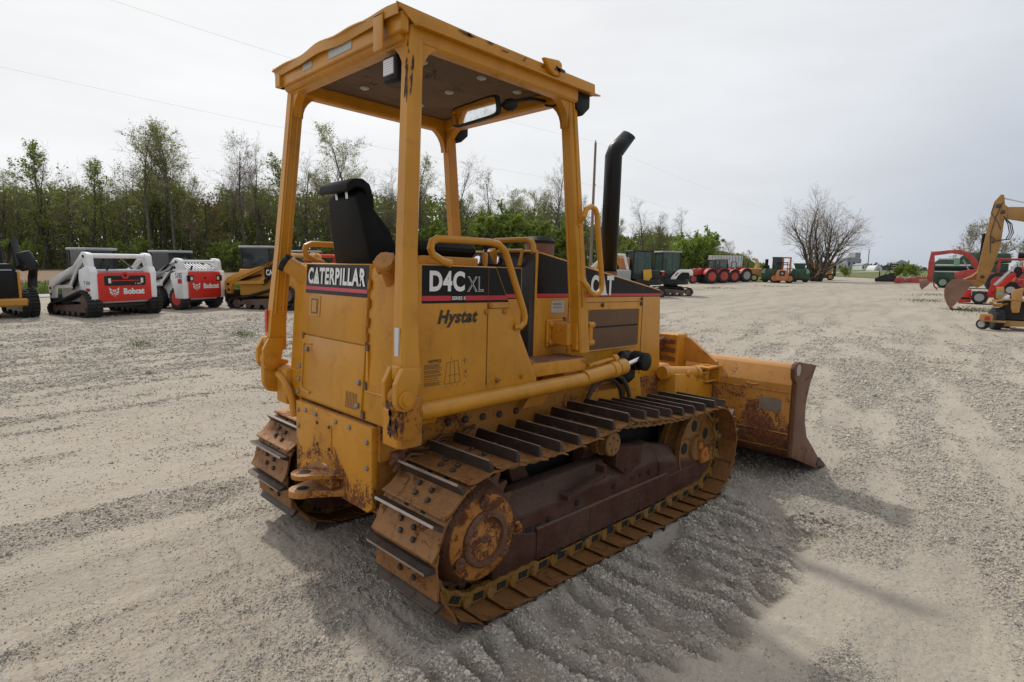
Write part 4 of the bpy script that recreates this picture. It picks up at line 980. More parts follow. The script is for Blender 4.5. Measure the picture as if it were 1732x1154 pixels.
    def lip(s):
        f = MB(); P0 = [(-.995, s*.672, 3.012), (-.60, s*.672, 3.006), (.02, s*.672, 3.008)]
        f.slab([(-.996, s*.668, 3.012), (-.5, s*.668, 3.004), (.06, s*.668, 3.006), (.486, s*.668, 3.008)], [(-.90, s*.672, 2.942), (-.5, s*.672, 2.94), (.06, s*.672, 2.94), (.488, s*.672, 2.942)], (0, -s*.008, 0))
        f.slab([(-.90, s*.660, 2.936), (.492, s*.660, 2.938)], [(-.89, s*.694, 2.934), (.515, s*.694, 2.936)], (0, 0, .008))
        f.build('side_lip', Y, roof)
        if s < 0:
            f = MB(); f.prism([(.02, 2.975), (-.03, 3.028), (.10, 3.045), (.13, 3.03), (.125, 2.96), (.07, 2.95)], 'y', s*.669, s*.70); f.build('bent_flange', W_, roof, bevel=.008)
    both(lip)
    f = MB(); f.slab([(.486, y, 3.008) for y in (-.668, .668)], [(.49, y, 2.94) for y in (-.668, .668)], (-.008, 0, 0)); f.build('front_lip', Y, roof)
    yl = np.linspace(-.665, .665, 45)
    f = MB(); f.slab([(-.994, y, 3.006 + wav(y)*1.3) for y in yl], [(-.985 - .006*math.sin(y*8), y, 2.962 + wav(y)*.6) for y in yl], (.007, 0, 0)); f.build('rear_lip', Y, roof)
    f = MB(); f.box(-.985, -.93, .60, .664, 2.90, 3.0, .004); f.build('lip_corner', Y, roof)
    f = MB(); f.box(-.965, -.92, -.66, .66, 2.90, 2.99, .006); part('rear_channel', f, Y)
    f = MB(); f.box(-1.002, -.992, -.558, -.478, 2.83, 2.995, .003); f.box(-1.002, -.93, -.558, -.478, 2.985, 2.998); st = part('lamp_strap', f, Y, bevel=.004)
    f = MB(); f.box(-.968, -.965, -.22, .02, 2.925, 2.968); f.box(-.968, -.965, .215, .325, 2.93, 2.965); part('canopy_sticker', f, 'label_grey')
    # lamps and mirror
    f = MB(); f.prism([(-.90, 2.735), (-.905, 2.845), (-.88, 2.855), (-.74, 2.835), (-.74, 2.755), (-.87, 2.725)], 'y', -.53, -.40); wl = part('rear_work_lamp', f, 'black_rubber', bevel=.012)
    f = MB(); f.prism([(-.508, 2.757), (-.422, 2.757), (-.422, 2.832), (-.508, 2.832)], 'x', -.9085, -.90); f.build('lamp_lens', 'lamp_glass', wl)
    f = MB(); f.box(-.85, -.80, -.49, -.44, 2.84, 2.90, .004); f.build('lamp_bracket', 'label_grey', wl)
    wl.rotation_euler = (0, 0, 0)
    def fl(s):
        f = MB(); f.prism([(.335, 2.93), (.335, 2.84), (.40, 2.80), (.47, 2.86), (.47, 2.935)], 'y', s*.59-.06, s*.59+.06); part('front_work_lamp', f, 'black_rubber', bevel=.01)
    both(fl)
    M = Matrix.Translation((-.20, -.295, 2.762)) @ Matrix.Rotation(R(-2), 4, 'X') @ Matrix.Rotation(R(-7.2), 4, 'Y')
    f = MB(); f.prism([(.208*math.copysign(min(1, abs(math.cos(a))**.25), math.cos(a)), .062*math.copysign(min(1, abs(math.sin(a))**.35), math.sin(a))) for a in np.linspace(0, 2*math.pi, 33)[:-1]], 'x', 0, .03); f.xf(M); mir = part('mirror', f, 'black_rubber', bevel=.008)
    f = MB(); f.prism([(.195*math.copysign(abs(math.cos(a))**.25, math.cos(a)), .048*math.copysign(abs(math.sin(a))**.35, math.sin(a))) for a in np.linspace(0, 2*math.pi, 33)[:-1]], 'x', -.002, .001); f.xf(M); f.build('mirror_face', 'mirror_glass', mir)
    f = MB(); f.tube([(-.17, -.48, 2.765), (-.10, -.53, 2.80), (.08, -.50, 2.86), (.27, -.44, 2.90)], .011, 8); f.lathe([(.020, 0), (.034, .02), (.036, .05), (.02, .08)], (-.15, -.50, 2.770), (.75, -.5, .2), 12); f.build('mirror_arm', 'black_rubber', mir)
    f = MB(); f.tube([(.30, -.42, 2.93), (.27, -.45, 2.87), (.28, -.50, 2.86), (.29, -.55, 2.87)], .006, 6); part('lamp_cable', f, 'black_rubber')
    # flaked paint: bare rust standing through along edges and feet
    rq = random.Random(12)
    def flake(o, u, n, L, w, count=1, jit=.0):
        o, u, n = Vector(o), Vector(u).normalized(), Vector(n).normalized(); v = n.cross(u).normalized(); mb = MB()
        for _ in range(count):
            c = o + u*rq.uniform(0, L) + v*rq.gauss(0, jit); l = rq.uniform(.010, .035)*(2.0 if rq.random() < .25 else 1); ww = w*rq.uniform(.4, 1.2); k = 11; pts = []
            for i in range(k):
                a = 6.283*i/k; q = rq.uniform(.45, 1.2); pts.append(c + u*math.cos(a)*l*q + v*math.sin(a)*ww*q + n*.0018)
            flat(mb, pts)
        part('rust_flake', mb, 'flake_rust')
    flake((-.9345, -.652, 2.60), (.0752, .03, 1), (-1, 0, .075), .27, .011, 13, .005)
    flake((-.920, -.6815, 2.62), (.075, .0675, 1), (0, -1, -.0675), .2, .008, 8, .003)
    flake((-1.0725, -.743, 1.03), (0, 0, 1), (-1, 0, 0), .16, .014, 12, .012)
    flake((-1.03, -.7720, 1.03), (0, 0, 1), (0, -1, 0), .14, .012, 8, .018)
    flake((-1.045, -.8085, 1.17), (1, 0, .3), (0, -1, 0), .05, .012, 4, .010)
    flake((-.75, -.6725, 2.992), (1, 0, 0), (0, -1, 0), .75, .005, 12, .006)
    flake((.075, -.700, 2.985), (1, 0, 0), (0, -1, 0), .04, .014, 4, .010)
    # reflectors and slow-moving strip
    f = MB(); f.box(-1.031, -1.022, -.745, -.715, 1.40, 1.535); part('silver_reflector', f, 'reflect_silver')
    f = MB(); f.box(-1.034, -1.024, .738, .768, 1.385, 1.53); part('red_reflector', f, 'reflect_red')
    return D
dozer = build_dozer()
# ------------------------------------------------------------------ vegetation
def spot(b, d):
    """a place on the land: bearing b (photo column) and distance d ahead of the camera"""
    t = (b-866)/978.4
    x = -2.566 + d*(_fu[0] + t*_rv[0]); y = -3.013 + d*(_fu[1] + t*_rv[1])
    return Vector((x, y, gz(x, y)))
def leaf_mat(name, c0, c1, trans=.35):
    m, N, L, b = nodes_of(name, .7); b.inputs['Specular IOR Level'].default_value = .15
    geo = N.new('ShaderNodeNewGeometry'); oi = N.new('ShaderNodeObjectInfo')
    r = math_(N, L, 'FRACT', math_(N, L, 'ADD', geo.outputs['Random Per Island'], math_(N, L, 'MULTIPLY', oi.outputs['Random'], .6)), 0)
    c = mixc(N, L, r, c0, c1)
    c = mixc(N, L, math_(N, L, 'MULTIPLY', oi.outputs['Random'], .45), c, tuple(x*.72 for x in c0))
    L.new(c, b.inputs['Base Color'])
    tr = N.new('ShaderNodeBsdfTranslucent'); L.new(c, tr.inputs[0]); mx = N.new('ShaderNodeMixShader'); mx.inputs[0].default_value = trans
    L.new(b.outputs[0], mx.inputs[1]); L.new(tr.outputs[0], mx.inputs[2]); L.new(mx.outputs[0], N['Material Output'].inputs[0])
leaf_mat('leaf_spring', (.25, .28, .075), (.37, .39, .13), .55); leaf_mat('leaf_green', (.19, .25, .05), (.28, .345, .085), .55)
leaf_mat('leaf_bright', (.22, .32, .045), (.32, .42, .08), .55); leaf_mat('leaf_bud', (.17, .125, .055), (.21, .165, .07), .4); leaf_mat('leaf_pale', (.30, .30, .21), (.40, .39, .29))
leaf_mat('undergrowth_leaf', (.115, .140, .026), (.215, .25, .052), .55); leaf_mat('far_leaf', (.075, .095, .07), (.10, .12, .085), .2)
leaf_mat('grass_blade', (.075, .125, .020), (.14, .18, .045), .3); leaf_mat('dry_grass', (.17, .16, .075), (.13, .15, .05), .3)
def bark():
    for nm, a, c in (('bark', (.09, .078, .064), (.165, .145, .12)), ('bark_dark', (.045, .037, .03), (.09, .077, .063)), ('twig_bark', (.21, .18, .14), (.30, .26, .20))):
        m, N, L, b = nodes_of(nm, .9); v = objvec(N, L); b.inputs['Specular IOR Level'].default_value = .1
        L.new(mixc(N, L, rng(N, L, noise(N, L, v, 3, 4), .3, .7), a, c), b.inputs['Base Color'])
bark()
class Fast:
    """flat lists for tubes and cards, quick to fill"""
    def __init__(s): s.v = []; s.f = []; s.m = []
    def tube(s, P, Rr, n, mi):
        k = len(s.v); m = len(P); d = (P[-1]-P[0]); u = d.orthogonal().normalized(); w = d.normalized().cross(u)
        cs = [(math.cos(2*math.pi*i/n), math.sin(2*math.pi*i/n)) for i in range(n)]
        for p, r in zip(P, Rr):
            for c, t in cs: s.v.append((p.x + (u.x*c+w.x*t)*r, p.y + (u.y*c+w.y*t)*r, p.z + (u.z*c+w.z*t)*r))
        for j in range(m-1):
            for i in range(n): s.f.append((k+j*n+i, k+j*n+(i+1) % n, k+(j+1)*n+(i+1) % n, k+(j+1)*n+i)); s.m.append(mi)
    def card(s, p, size, rr, mi, asp=.7):
        a = Vector((rr.gauss(0, 1), rr.gauss(0, 1), rr.gauss(0, .7))).normalized()*size; b = a.orthogonal()*asp; b.rotate(Matrix.Rotation(rr.uniform(0, 6.28), 3, a))
        k = len(s.v); s.v += [tuple(p-a*.5), tuple(p+b*.5), tuple(p+a*.5), tuple(p-b*.5)]; s.f.append((k, k+1, k+2, k+3)); s.m.append(mi)
    def mesh(s, name, mats):
        me = bpy.data.meshes.new(name); me.from_pydata(s.v, [], s.f)
        for m in mats: me.materials.append(MATS[m])
        me.polygons.foreach_set('material_index', s.m); me.update(); return me
def make_tree(seed, H, r0, bole=.3, spread=.28, leaf=0, leafsize=.2, leafmat='leaf_spring', stems=1, bush=False, twigs=5, barkm='bark', top=.97, droop=0.0, leaf_lo=0.0):
    rr = random.Random(seed); T = Fast(); Cn = Fast()
    def rand_dir(d, ang):
        ax = d.orthogonal(); ax.rotate(Matrix.Rotation(rr.uniform(0, 6.283), 3, d)); v = d.copy(); v.rotate(Matrix.Rotation(ang, 3, ax)); return v
    def limb(p, d, L, r, lev, up):
        n = 5 if lev < 2 else 3; P = [p.copy()]; Rr = [r]; d = d.normalized(); st = L/n
        for i in range(n):
            d = (d + Vector((rr.gauss(0, 1), rr.gauss(0, 1), rr.gauss(0, 1)))*(.10 if lev == 0 else .20) + Vector((0, 0, up))*.14).normalized()
            p = p + d*st; P.append(p.copy()); Rr.append(max(r*(1-(i+1)/n*.82), .004))
        (T if lev <= 1 else Cn).tube(P, Rr, (6, 4, 3, 3, 3)[lev], 0)
        def at(t):
            f = t*n; i = min(int(f), n-1); return P[i].lerp(P[i+1], f-i), Rr[i] + (Rr[i+1]-Rr[i])*(f-i), (P[i+1]-P[i]).normalized()
        if lev == 0:
            k = rr.randint(13, 17)
            for j in range(k):
                t = bole + (1-bole)*(j+rr.random()*.8)/k; q, rq, dq = at(min(t, .99))
                l = H*spread*(1.15-.75*abs((t-bole)/(1-bole)-.30)**.9)*rr.uniform(.7, 1.15)
                limb(q, rand_dir(dq, R(rr.uniform(32, 62) - 20*t)), l, rq*rr.uniform(.38, .6), 1, .9-droop)
        elif lev == 1:
            for j in range(rr.randint(5, 7)):
                q, rq, dq = at(.25 + .75*(j+rr.random())/7); limb(q, rand_dir(dq, R(rr.uniform(25, 55))), L*rr.uniform(.38, .62), rq*.6, 2, .5-droop)
        elif lev == 2:
            for j in range(twigs):
                q, rq, dq = at(.15 + .85*rr.random()); limb(q, rand_dir(dq, R(rr.uniform(20, 55))), L*rr.uniform(.4, .7), max(rq*.6, .009), 3, .3)
        elif lev == 3:
            for j in range(2):
                q, rq, dq = at(.2 + .8*rr.random()); e = q + rand_dir(dq, R(rr.uniform(15, 50)))*L*rr.uniform(.4, .8); Cn.tube([q, e], [.008, .004], 3, 0)
            if leaf and P[-1].z > H*leaf_lo:
                for j in range(leaf):
                    q, rq, dq = at(rr.random()); Cn.card(q + Vector((rr.gauss(0, .18), rr.gauss(0, .18), rr.gauss(0, .15)))*(H/16), leafsize*rr.uniform(.5, 1.3), rr, 1)
    for s in range(stems):
        if stems == 1: d = Vector((rr.gauss(0, .04), rr.gauss(0, .04), 1)); p = Vector((0, 0, -.2))
        else:
            a = 6.283*s/stems + rr.uniform(-.4, .4); sp = rr.uniform(.22, .62); d = Vector((math.cos(a)*sp, math.sin(a)*sp, 1)); p = Vector((math.cos(a)*.35, math.sin(a)*.35, -.2))*(r0/.3)
        limb(p, d, H*top*(1 if s == 0 else rr.uniform(.7, 1)), r0*(1 if stems == 1 else rr.uniform(.6, 1)), 0, .5)
    return T.mesh('tree_trunk', [barkm]), Cn.mesh('tree_crown', ['twig_bark', leafmat])
def plant_tree(proto, loc, s, rz, name, label, group=None, cat='tree'):
    t = thing(name, label, cat, loc, rz, group, tilt=False); t.scale = (s, s, s)
    link('trunk', proto[0], t); link('crown', proto[1], t); return t
def build_woods():
    rr = random.Random(21)
    K = {
     'tall': [make_tree(s, 16, .24, .42, .24, leaf=5, leafsize=.15, leafmat='leaf_spring', leaf_lo=.25) for s in (1, 2, 3)],
     'bare': [make_tree(s, 15, .20, .36, .25, leaf=0) for s in (5, 6)] + [make_tree(7, 15, .2, .38, .25, leaf=1, leafsize=.15, leafmat='leaf_bud')],
     'green': [make_tree(s, 13, .20, .25, .26, leaf=5, leafsize=.22, leafmat='leaf_green', barkm='bark_dark') for s in (8, 9)],
     'bud': [make_tree(11, 11, .20, .16, .33, leaf=5, leafsize=.20, leafmat='leaf_bud', barkm='bark_dark')],
     'bush': [make_tree(s, 4, .06, .08, .42, leaf=7, leafsize=.17, leafmat='leaf_bright', stems=3, barkm='bark_dark') for s in (13, 14)],
    }
    TOP = [(-80, 262), (0, 262), (60, 265), (130, 255), (165, 262), (195, 285), (225, 262), (255, 226), (300, 232), (330, 275), (360, 300), (385, 262), (415, 250), (450, 255), (490, 265), (540, 258), (580, 275), (612, 242), (640, 272), (680, 276), (712, 268), (750, 270), (785, 310), (820, 308), (850, 318), (885, 300), (920, 294), (950, 300), (985, 330), (1020, 350), (1060, 372), (1076, 350), (1108, 362), (1138, 366), (1165, 400), (1195, 402), (1225, 412), (1245, 416), (1270, 440)]
    def dist(b): return np.interp(b, [-80, 0, 200, 400, 600, 800, 950, 1050, 1150, 1240], [75, 75, 76, 78, 80, 86, 92, 100, 115, 150])
    def top(b): return np.interp(b, [p[0] for p in TOP], [p[1] for p in TOP])
    H0 = dict(tall=16, bare=15, green=13, bud=11, bush=4)
    lab = dict(tall='tall open tree with thin yellow-green spring leaves at the edge of the wood', bare='grey leafless tree with fine twigs at the edge of the wood', green='fuller green tree among the bare trunks at the edge of the wood', bud='round brownish budding tree low at the edge of the wood')
    nm = dict(tall='spring_tree', bare='bare_tree', green='green_tree', bud='budding_tree')
    special = {258: ('tall', 'tallest leafy tree of the wood, rising above the two white loaders', 1.0), 300: ('tall', 'second tall leafy tree, leaning right beside the tallest one', 1.0), 352: ('bud', 'round brown budding tree behind the wheeled white loader', 1.0), 150: ('green', 'bright green tree standing between bare trunks behind the tracked white loader', .86), 415: ('bare', 'spreading grey leafless tree just left of the canopy post', 1.0), 612: ('tall', 'narrow leafy treetop showing above the black seat', 1.0), 925: ('bare', 'broad leafless tree between the canopy posts, above the hood', 1.0), 820: ('bare', 'low leafless tree showing above the bulldozer seat arm', 1.0), 1086: ('bare', 'upright grey tree behind the dark excavator cab', 1.0), 1140: ('bare', 'slim leafless tree behind the white excavator cab', 1.0), 1235: ('tall', 'small windblown green tree at the far end of the wood', 1.0)}
    for b, (k, l, f) in special.items():
        d = dist(b)-1.5; p = spot(b, d); yb = 452 + .0277*(b-866)*.35 + 5; h = (yb+6-top(b))/978.4*d*f
        if k == 'bud': h = 9.0
        plant_tree(rr.choice(K[k]), p, h/H0[k], rr.uniform(0, 6.28), nm[k], l)
    def row(off, step, jit, fmin, fmax, kinds):
        b = -75
        while b < 1262:
            d = dist(b) + off + rr.uniform(-1.5, 1.5); k = rr.choice(kinds)
            if not any(abs(b-s) < 11 and off < 4 for s in special):
                yb = 458 + .0277*(b-866)*.35; h = (yb-top(b))/978.4*d*rr.uniform(fmin, fmax); q = rr.choice(K[k])
                if k == 'bud': h = min(h, 10)
                plant_tree(q, spot(b, d), h/H0[k], rr.uniform(0, 6.28), nm[k], lab[k], 'trees along the edge of the wood')
            b += step*rr.uniform(1-jit, 1+jit)*(.85 if b < 700 else 1)
    row(2, 30, .35, .78, 1.0, ['tall', 'bare', 'bare', 'tall', 'bare', 'green', 'tall', 'bare'])
    row(7, 32, .35, .50, .80, ['tall', 'bare', 'tall', 'bare', 'green'])
    row(13, 32, .35, .50, .76, ['bare', 'tall', 'bare'])
    row(20, 34, .35, .45, .72, ['bare', 'tall'])
    # undergrowth: saplings, brambles and young leaves filling the wood below the crowns
    U = Fast()
    for k in range(62000):
        b = rr.uniform(-90, 1270); d = dist(b) + 1 + abs(rr.gauss(0, 14)); h = (460-top(b))/978.4*d
        z = h*.66*rr.random()**1.25; p = spot(b, d); p.z += z; U.card(p, rr.uniform(.18, .48), rr, 1)
    for k in range(26000):
        b = rr.uniform(-110, 1285); d = dist(b) + rr.uniform(26, 60); h = (460-top(b))/978.4*d; p = spot(b, d); p.z += h*.58*rr.random(); U.card(p, rr.uniform(.5, 1.3), rr, 1)
    for k in range(1500):
        b = rr.uniform(-90, 1270); d = dist(b) + rr.uniform(0, 30); h = (460-top(b))/978.4*d*rr.uniform(.3, .75); p = spot(b, d)
        U.tube([p, p + Vector((rr.gauss(0, .06), rr.gauss(0, .06), .5))*h, p + Vector((rr.gauss(0, .1), rr.gauss(0, .1), 1))*h], [.07, .045, .012], 3, 0)
    o = link('undergrowth', U.mesh('undergrowth', ['bark', 'undergrowth_leaf'])); tag(o, kind='stuff')
    bushes = [(650, 82, 1.1), (712, 82, 1.6), (760, 83, 1.2), (860, 86, 2.0), (905, 87, 1.8), (940, 90, 1.7), (690, 83, 1.2), (735, 84, 1.5), (810, 85, 2.2), (832, 85, 1.9), (885, 88, 1.9), (1150, 84, 1.35), (1172, 88, 1.4), (1163, 90, 1.6), (1045, 96, 1.2), (40, 73, .8), (230, 74, .9), (395, 76, 1.0), (560, 77, 1.0)]
    for b, d, s in bushes: plant_tree(rr.choice(K['bush']), spot(b, d), s, rr.uniform(0, 6.28), 'green_bush', 'bright green bush in young leaf along the foot of the wood', 'green bushes along the foot of the wood', cat='bush')
    # ---- the lone tree in the yard and the growth on the right
    lone = make_tree(33, 12, .36, .10, .40, leaf=0, stems=5, twigs=4, barkm='bark_dark', top=.9)
    plant_tree(lone, spot(1374, 69.5), .84, .6, 'lone_tree', 'big leafless many-stemmed tree standing alone in the yard among green machines', None)
    pale = make_tree(41, 8, .14, .15, .34, leaf=2, leafsize=.2, leafmat='leaf_pale', stems=2)
    plant_tree(pale, spot(1632, 62), .82, 1.0, 'blossom_tree', 'pale budding tree behind the green combine')
    plant_tree(K['green'][0], spot(1738, 58), .36, .3, 'green_tree', 'round dark green tree cut by the right edge of the picture')
    plant_tree(K['green'][1], spot(1718, 60), .30, 2.3, 'green_tree', 'small dark green tree right of the yellow excavator arm')
    for b, d, s, l in ((1512, 95, .5, 'low green bush in the meadow left of the red backhoe'), (1535, 92, .6, 'wider green bush in the meadow close to the red backhoe'), (1422, 100, .45, 'dull bush at the end of the gravel yard left of the black mower')):
        plant_tree(K['bush'][0], spot(b, d), s, b, 'meadow_bush', l, cat='bush')
    # far tree line on the horizon
    U = Fast()
    for k in range(5200):
        b = rr.uniform(1235, 1800); d = 330 + 60*math.sin(b*.02) + rr.uniform(0, 40); h = 3.2 + 2.2*perlin(np.array([b*.05]), np.array([2.2]))[0] + 1.5*perlin(np.array([b*.2]), np.array([7.2]))[0]
        p = spot(b, d); p.z = min(p.z, 8.6) + max(.5, h)*rr.random(); U.card(p, rr.uniform(.8, 1.9), rr, 0, 1)
    o = link('far_woods', U.mesh('far_woods', ['far_leaf'])); tag(o, kind='stuff')
build_woods()
# ------------------------------------------------------------------ fields and verges
def sheet(name, rows, mat, kind='structure', lift=.02):
    """a strip of land laid on the ground: rows of (bearing, distance) points, near edge then far edge"""
    near, far = rows; n = 40; mb = MB(); V = []; m_ = 10
    for j in range(m_+1):
        for i in range(n+1):
            t = i/n; f = t*(len(near)-1); k = min(int(f), len(near)-2); a = f-k
            pn = [near[k][q]*(1-a) + near[k+1][q]*a for q in (0, 1)]; pf = [far[k][q]*(1-a) + far[k+1][q]*a for q in (0, 1)]
            w = j/m_; p = spot(pn[0]*(1-w)+pf[0]*w, pn[1]*(1-w)+pf[1]*w); p.z += lift; V.append(p)
    mb.add(V, [(j*(n+1)+i, j*(n+1)+i+1, (j+1)*(n+1)+i+1, (j+1)*(n+1)+i) for j in range(m_) for i in range(n)])
    o = mb.build(name, mat, None, smooth=0); tag(o, kind=kind); return o
def land_mat(name, a, b_, c, scale):
    m, N, L, b = nodes_of(name, .95); geo = N.new('ShaderNodeNewGeometry'); P = geo.outputs['Position']; b.inputs['Specular IOR Level'].default_value = .1
    col = mixc(N, L, rng(N, L, noise(N, L, P, scale, 5), .3, .7), a, b_); col = mixc(N, L, rng(N, L, noise(N, L, P, scale*7, 5, .7), .45, .75), col, c); L.new(col, b.inputs['Base Color'])
    bp = N.new('ShaderNodeBump'); bp.inputs['Distance'].default_value = .08; L.new(noise(N, L, P, scale*20, 4, .7), bp.inputs['Height']); L.new(bp.outputs[0], b.inputs['Normal'])
land_mat('grass_land', (.085, .130, .030), (.125, .160, .045), (.16, .17, .07), .5)
land_mat('meadow_land', (.12, .15, .055), (.15, .165, .07), (.19, .18, .09), .12)
land_mat('tilled_soil', (.24, .17, .115), (.29, .215, .15), (.20, .14, .095), .4)
land_mat('pale_concrete', (.50, .49, .46), (.56, .545, .51), (.42, .40, .37), .6)
land_mat('wood_floor', (.07, .055, .035), (.09, .075, .04), (.06, .075, .025), .4)
sheet('concrete_strip', ([(-120, 25.4), (60, 25.6), (240, 28.8), (420, 32.2), (640, 37)], [(-120, 27.0), (60, 27.4), (240, 30.4), (420, 34.2), (640, 39)]), 'pale_concrete', lift=.03)
sheet('grass_verge', ([(-120, 27.6), (60, 28.0), (240, 31), (420, 35), (640, 40), (900, 52)], [(-120, 37), (60, 38.5), (240, 42), (420, 46.5), (640, 53), (900, 62)]), 'grass_land', lift=.024)
sheet('tilled_field', ([(-160, 37), (60, 38.6), (240, 42.1), (420, 46.6), (640, 53.1), (900, 62.1)], [(-160, 72), (60, 71), (240, 72), (420, 73.5), (640, 76.5), (900, 85)]), 'tilled_soil', lift=.028)
sheet('woodland_floor', ([(-200, 71), (60, 70.5), (240, 71.5), (420, 73), (640, 76), (900, 84), (1060, 92), (1180, 96), (1260, 120)], [(-200, 130), (60, 130), (240, 130), (420, 132), (640, 135), (900, 140), (1060, 150), (1180, 170), (1260, 210)]), 'wood_floor', lift=.06)
sheet('meadow', ([(1395, 105), (1450, 95), (1520, 84), (1600, 78), (1760, 66), (1900, 62)], [(1330, 300), (1430, 300), (1520, 280), (1600, 260), (1760, 240), (1900, 230)]), 'meadow_land', lift=.05)
sheet('weedy_verge', ([(1165, 60), (1210, 64), (1250, 66), (1290, 67)], [(1170, 90), (1215, 92), (1255, 96), (1300, 100)]), 'grass_land', lift=.03)
sheet('far_road', ([(1390, 150), (1410, 156), (1440, 172), (1480, 200)], [(1388, 158), (1408, 166), (1440, 184), (1482, 222)]), 'pale_concrete', lift=.09)
def grass():
    rr = random.Random(4); G = []
    def blade(p, h, w):
        a = rr.uniform(0, 6.28); d = Vector((math.cos(a), math.sin(a), 0))*w; l = Vector((rr.gauss(0, .3), rr.gauss(0, .3), 1))*h; G.append((p-d, p+d, p+l))
    for k in range(14000):
        b = rr.uniform(-40, 660); d0 = np.interp(b, [-120, 60, 240, 420, 640], [27.6, 28, 31, 35, 40]); d = d0 + 13*rr.random()**1.6; blade(spot(b, d), rr.uniform(.06, .2), .025)
    for b, y0, n, w in ((408, 14.2, 320, 30), (230, 12.4, 160, 26), (330, 16.6, 110, 60), (1300, 52, 300, 60), (1210, 46, 300, 50), (1560, 33, 350, 50), (1640, 26.5, 500, 60), (1700, 22, 260, 60), (1580, 40, 300, 60)):
        for k in range(n):
            bb = b + rr.gauss(0, w*.4); d = y0 + rr.gauss(0, .35 if y0 < 20 else 1.0); p = spot(bb, d); p.z -= .005; blade(p, rr.uniform(.02, .08), .008 if y0 < 20 else .02)
    V = np.array([[tuple(q) for q in t] for t in G], np.float32).reshape(-1, 3); me = bpy.data.meshes.new('grass'); me.from_pydata(V.tolist(), [], [(3*i, 3*i+1, 3*i+2) for i in range(len(G))]); me.materials.append(MATS['grass_blade'])
    o = link('grass', me); tag(o, kind='stuff')
grass()
# ------------------------------------------------------------------ machines standing round the yard
for nm, c, k in (('white_paint', (.86, .86, .86), dict(dust=.06)), ('loader_red', (.66, .024, .012), dict(dust=.05)), ('tractor_red', (.48, .035, .022), dict(dust=.2)), ('backhoe_red', (.42, .04, .035), dict(dust=.25, rust=.12)),
                 ('machine_orange', (.52, .17, .055), dict(dust=.3, rust=.15)), ('machine_green', (.012, .062, .028), dict(dust=.2)), ('light_green', (.22, .38, .24), dict(dust=.2)), ('charcoal_paint', (.018, .019, .020), dict(dust=.08, spec=.3)),
                 ('excavator_yellow', (.37, .18, .032), dict(dust=.35, rust=.2, grime=.35)), ('loader_yellow', (.58, .27, .03), dict(dust=.2)), ('trencher_yellow', (.47, .235, .06), dict(dust=.25, rust=.15)), ('bucket_rust', (.22, .105, .06), dict(dust=.5, rust=.35, grime=.3)),
                 ('pale_yellow', (.55, .45, .20), dict(dust=.2)), ('grey_paint', (.33, .34, .35), dict(dust=.2)), ('pole_wood', (.20, .135, .10), dict(dust=.4, dustc=(.28, .22, .18))), ('pale_building', (.62, .64, .66), dict(dust=.1)), ('grey_building', (.30, .33, .38), dict(dust=.1)), ('tan_wagon', (.45, .23, .07), dict(dust=.3)), ('amber_panel', (.62, .33, .02), dict(dust=.05)), ('lamp_red', (.45, .02, .02), dict(dust=.05)), ('roller_brown', (.12, .075, .055), dict(dust=.4)), ('wire_black', (.33, .33, .34), dict())):
    paint(nm, c, .4, scale=.7, **k)
HR = R(44.69-90)       # local x runs to the right across the view, y away from it
def wheel(parent, x, y, r, w, rim='grey_paint', ax=(0, 1, 0), lugs=True, side=-1, n=20, name='wheel'):
    """tyre with tread bars, dished rim as its sub-part; side is the direction of the outer face along ax"""
    a = Vector(ax).normalized(); o = Vector((x, y, r)); f = MB()
    f.lathe([(r*.56, -w*.46), (r*.72, -w*.5), (r*.94, -w*.44), (r*.985, -w*.3), (r*.985, w*.3), (r*.94, w*.44), (r*.72, w*.5), (r*.56, w*.46)], o, a, n)
    if lugs:
        u, v, _ = frame_from(a); m_ = max(12, int(6.28*r/.16))
        for k in range(m_):
            for sgn in (-1, 1):
                an = 6.283*(k + (.5 if sgn > 0 else 0))/m_; e = u*math.cos(an) + v*math.sin(an); t = a.cross(e)
                p = [o + a*sgn*w*.02 + e*r*.975, o + a*sgn*w*.46 + e*r*.955 - t*.05*r/.4]
                f.tube(p, r*.045, 4)
    t = f.build(name, 'tyre_rubber', parent)
    f = MB(); s = side; f.lathe([(r*.60, s*w*.47), (r*.56, s*w*.42), (r*.50, s*w*.25), (r*.30, s*w*.20), (r*.22, s*w*.30), (0, s*w*.31)], o, a, 20); f.build('rim', rim, t)
    return t
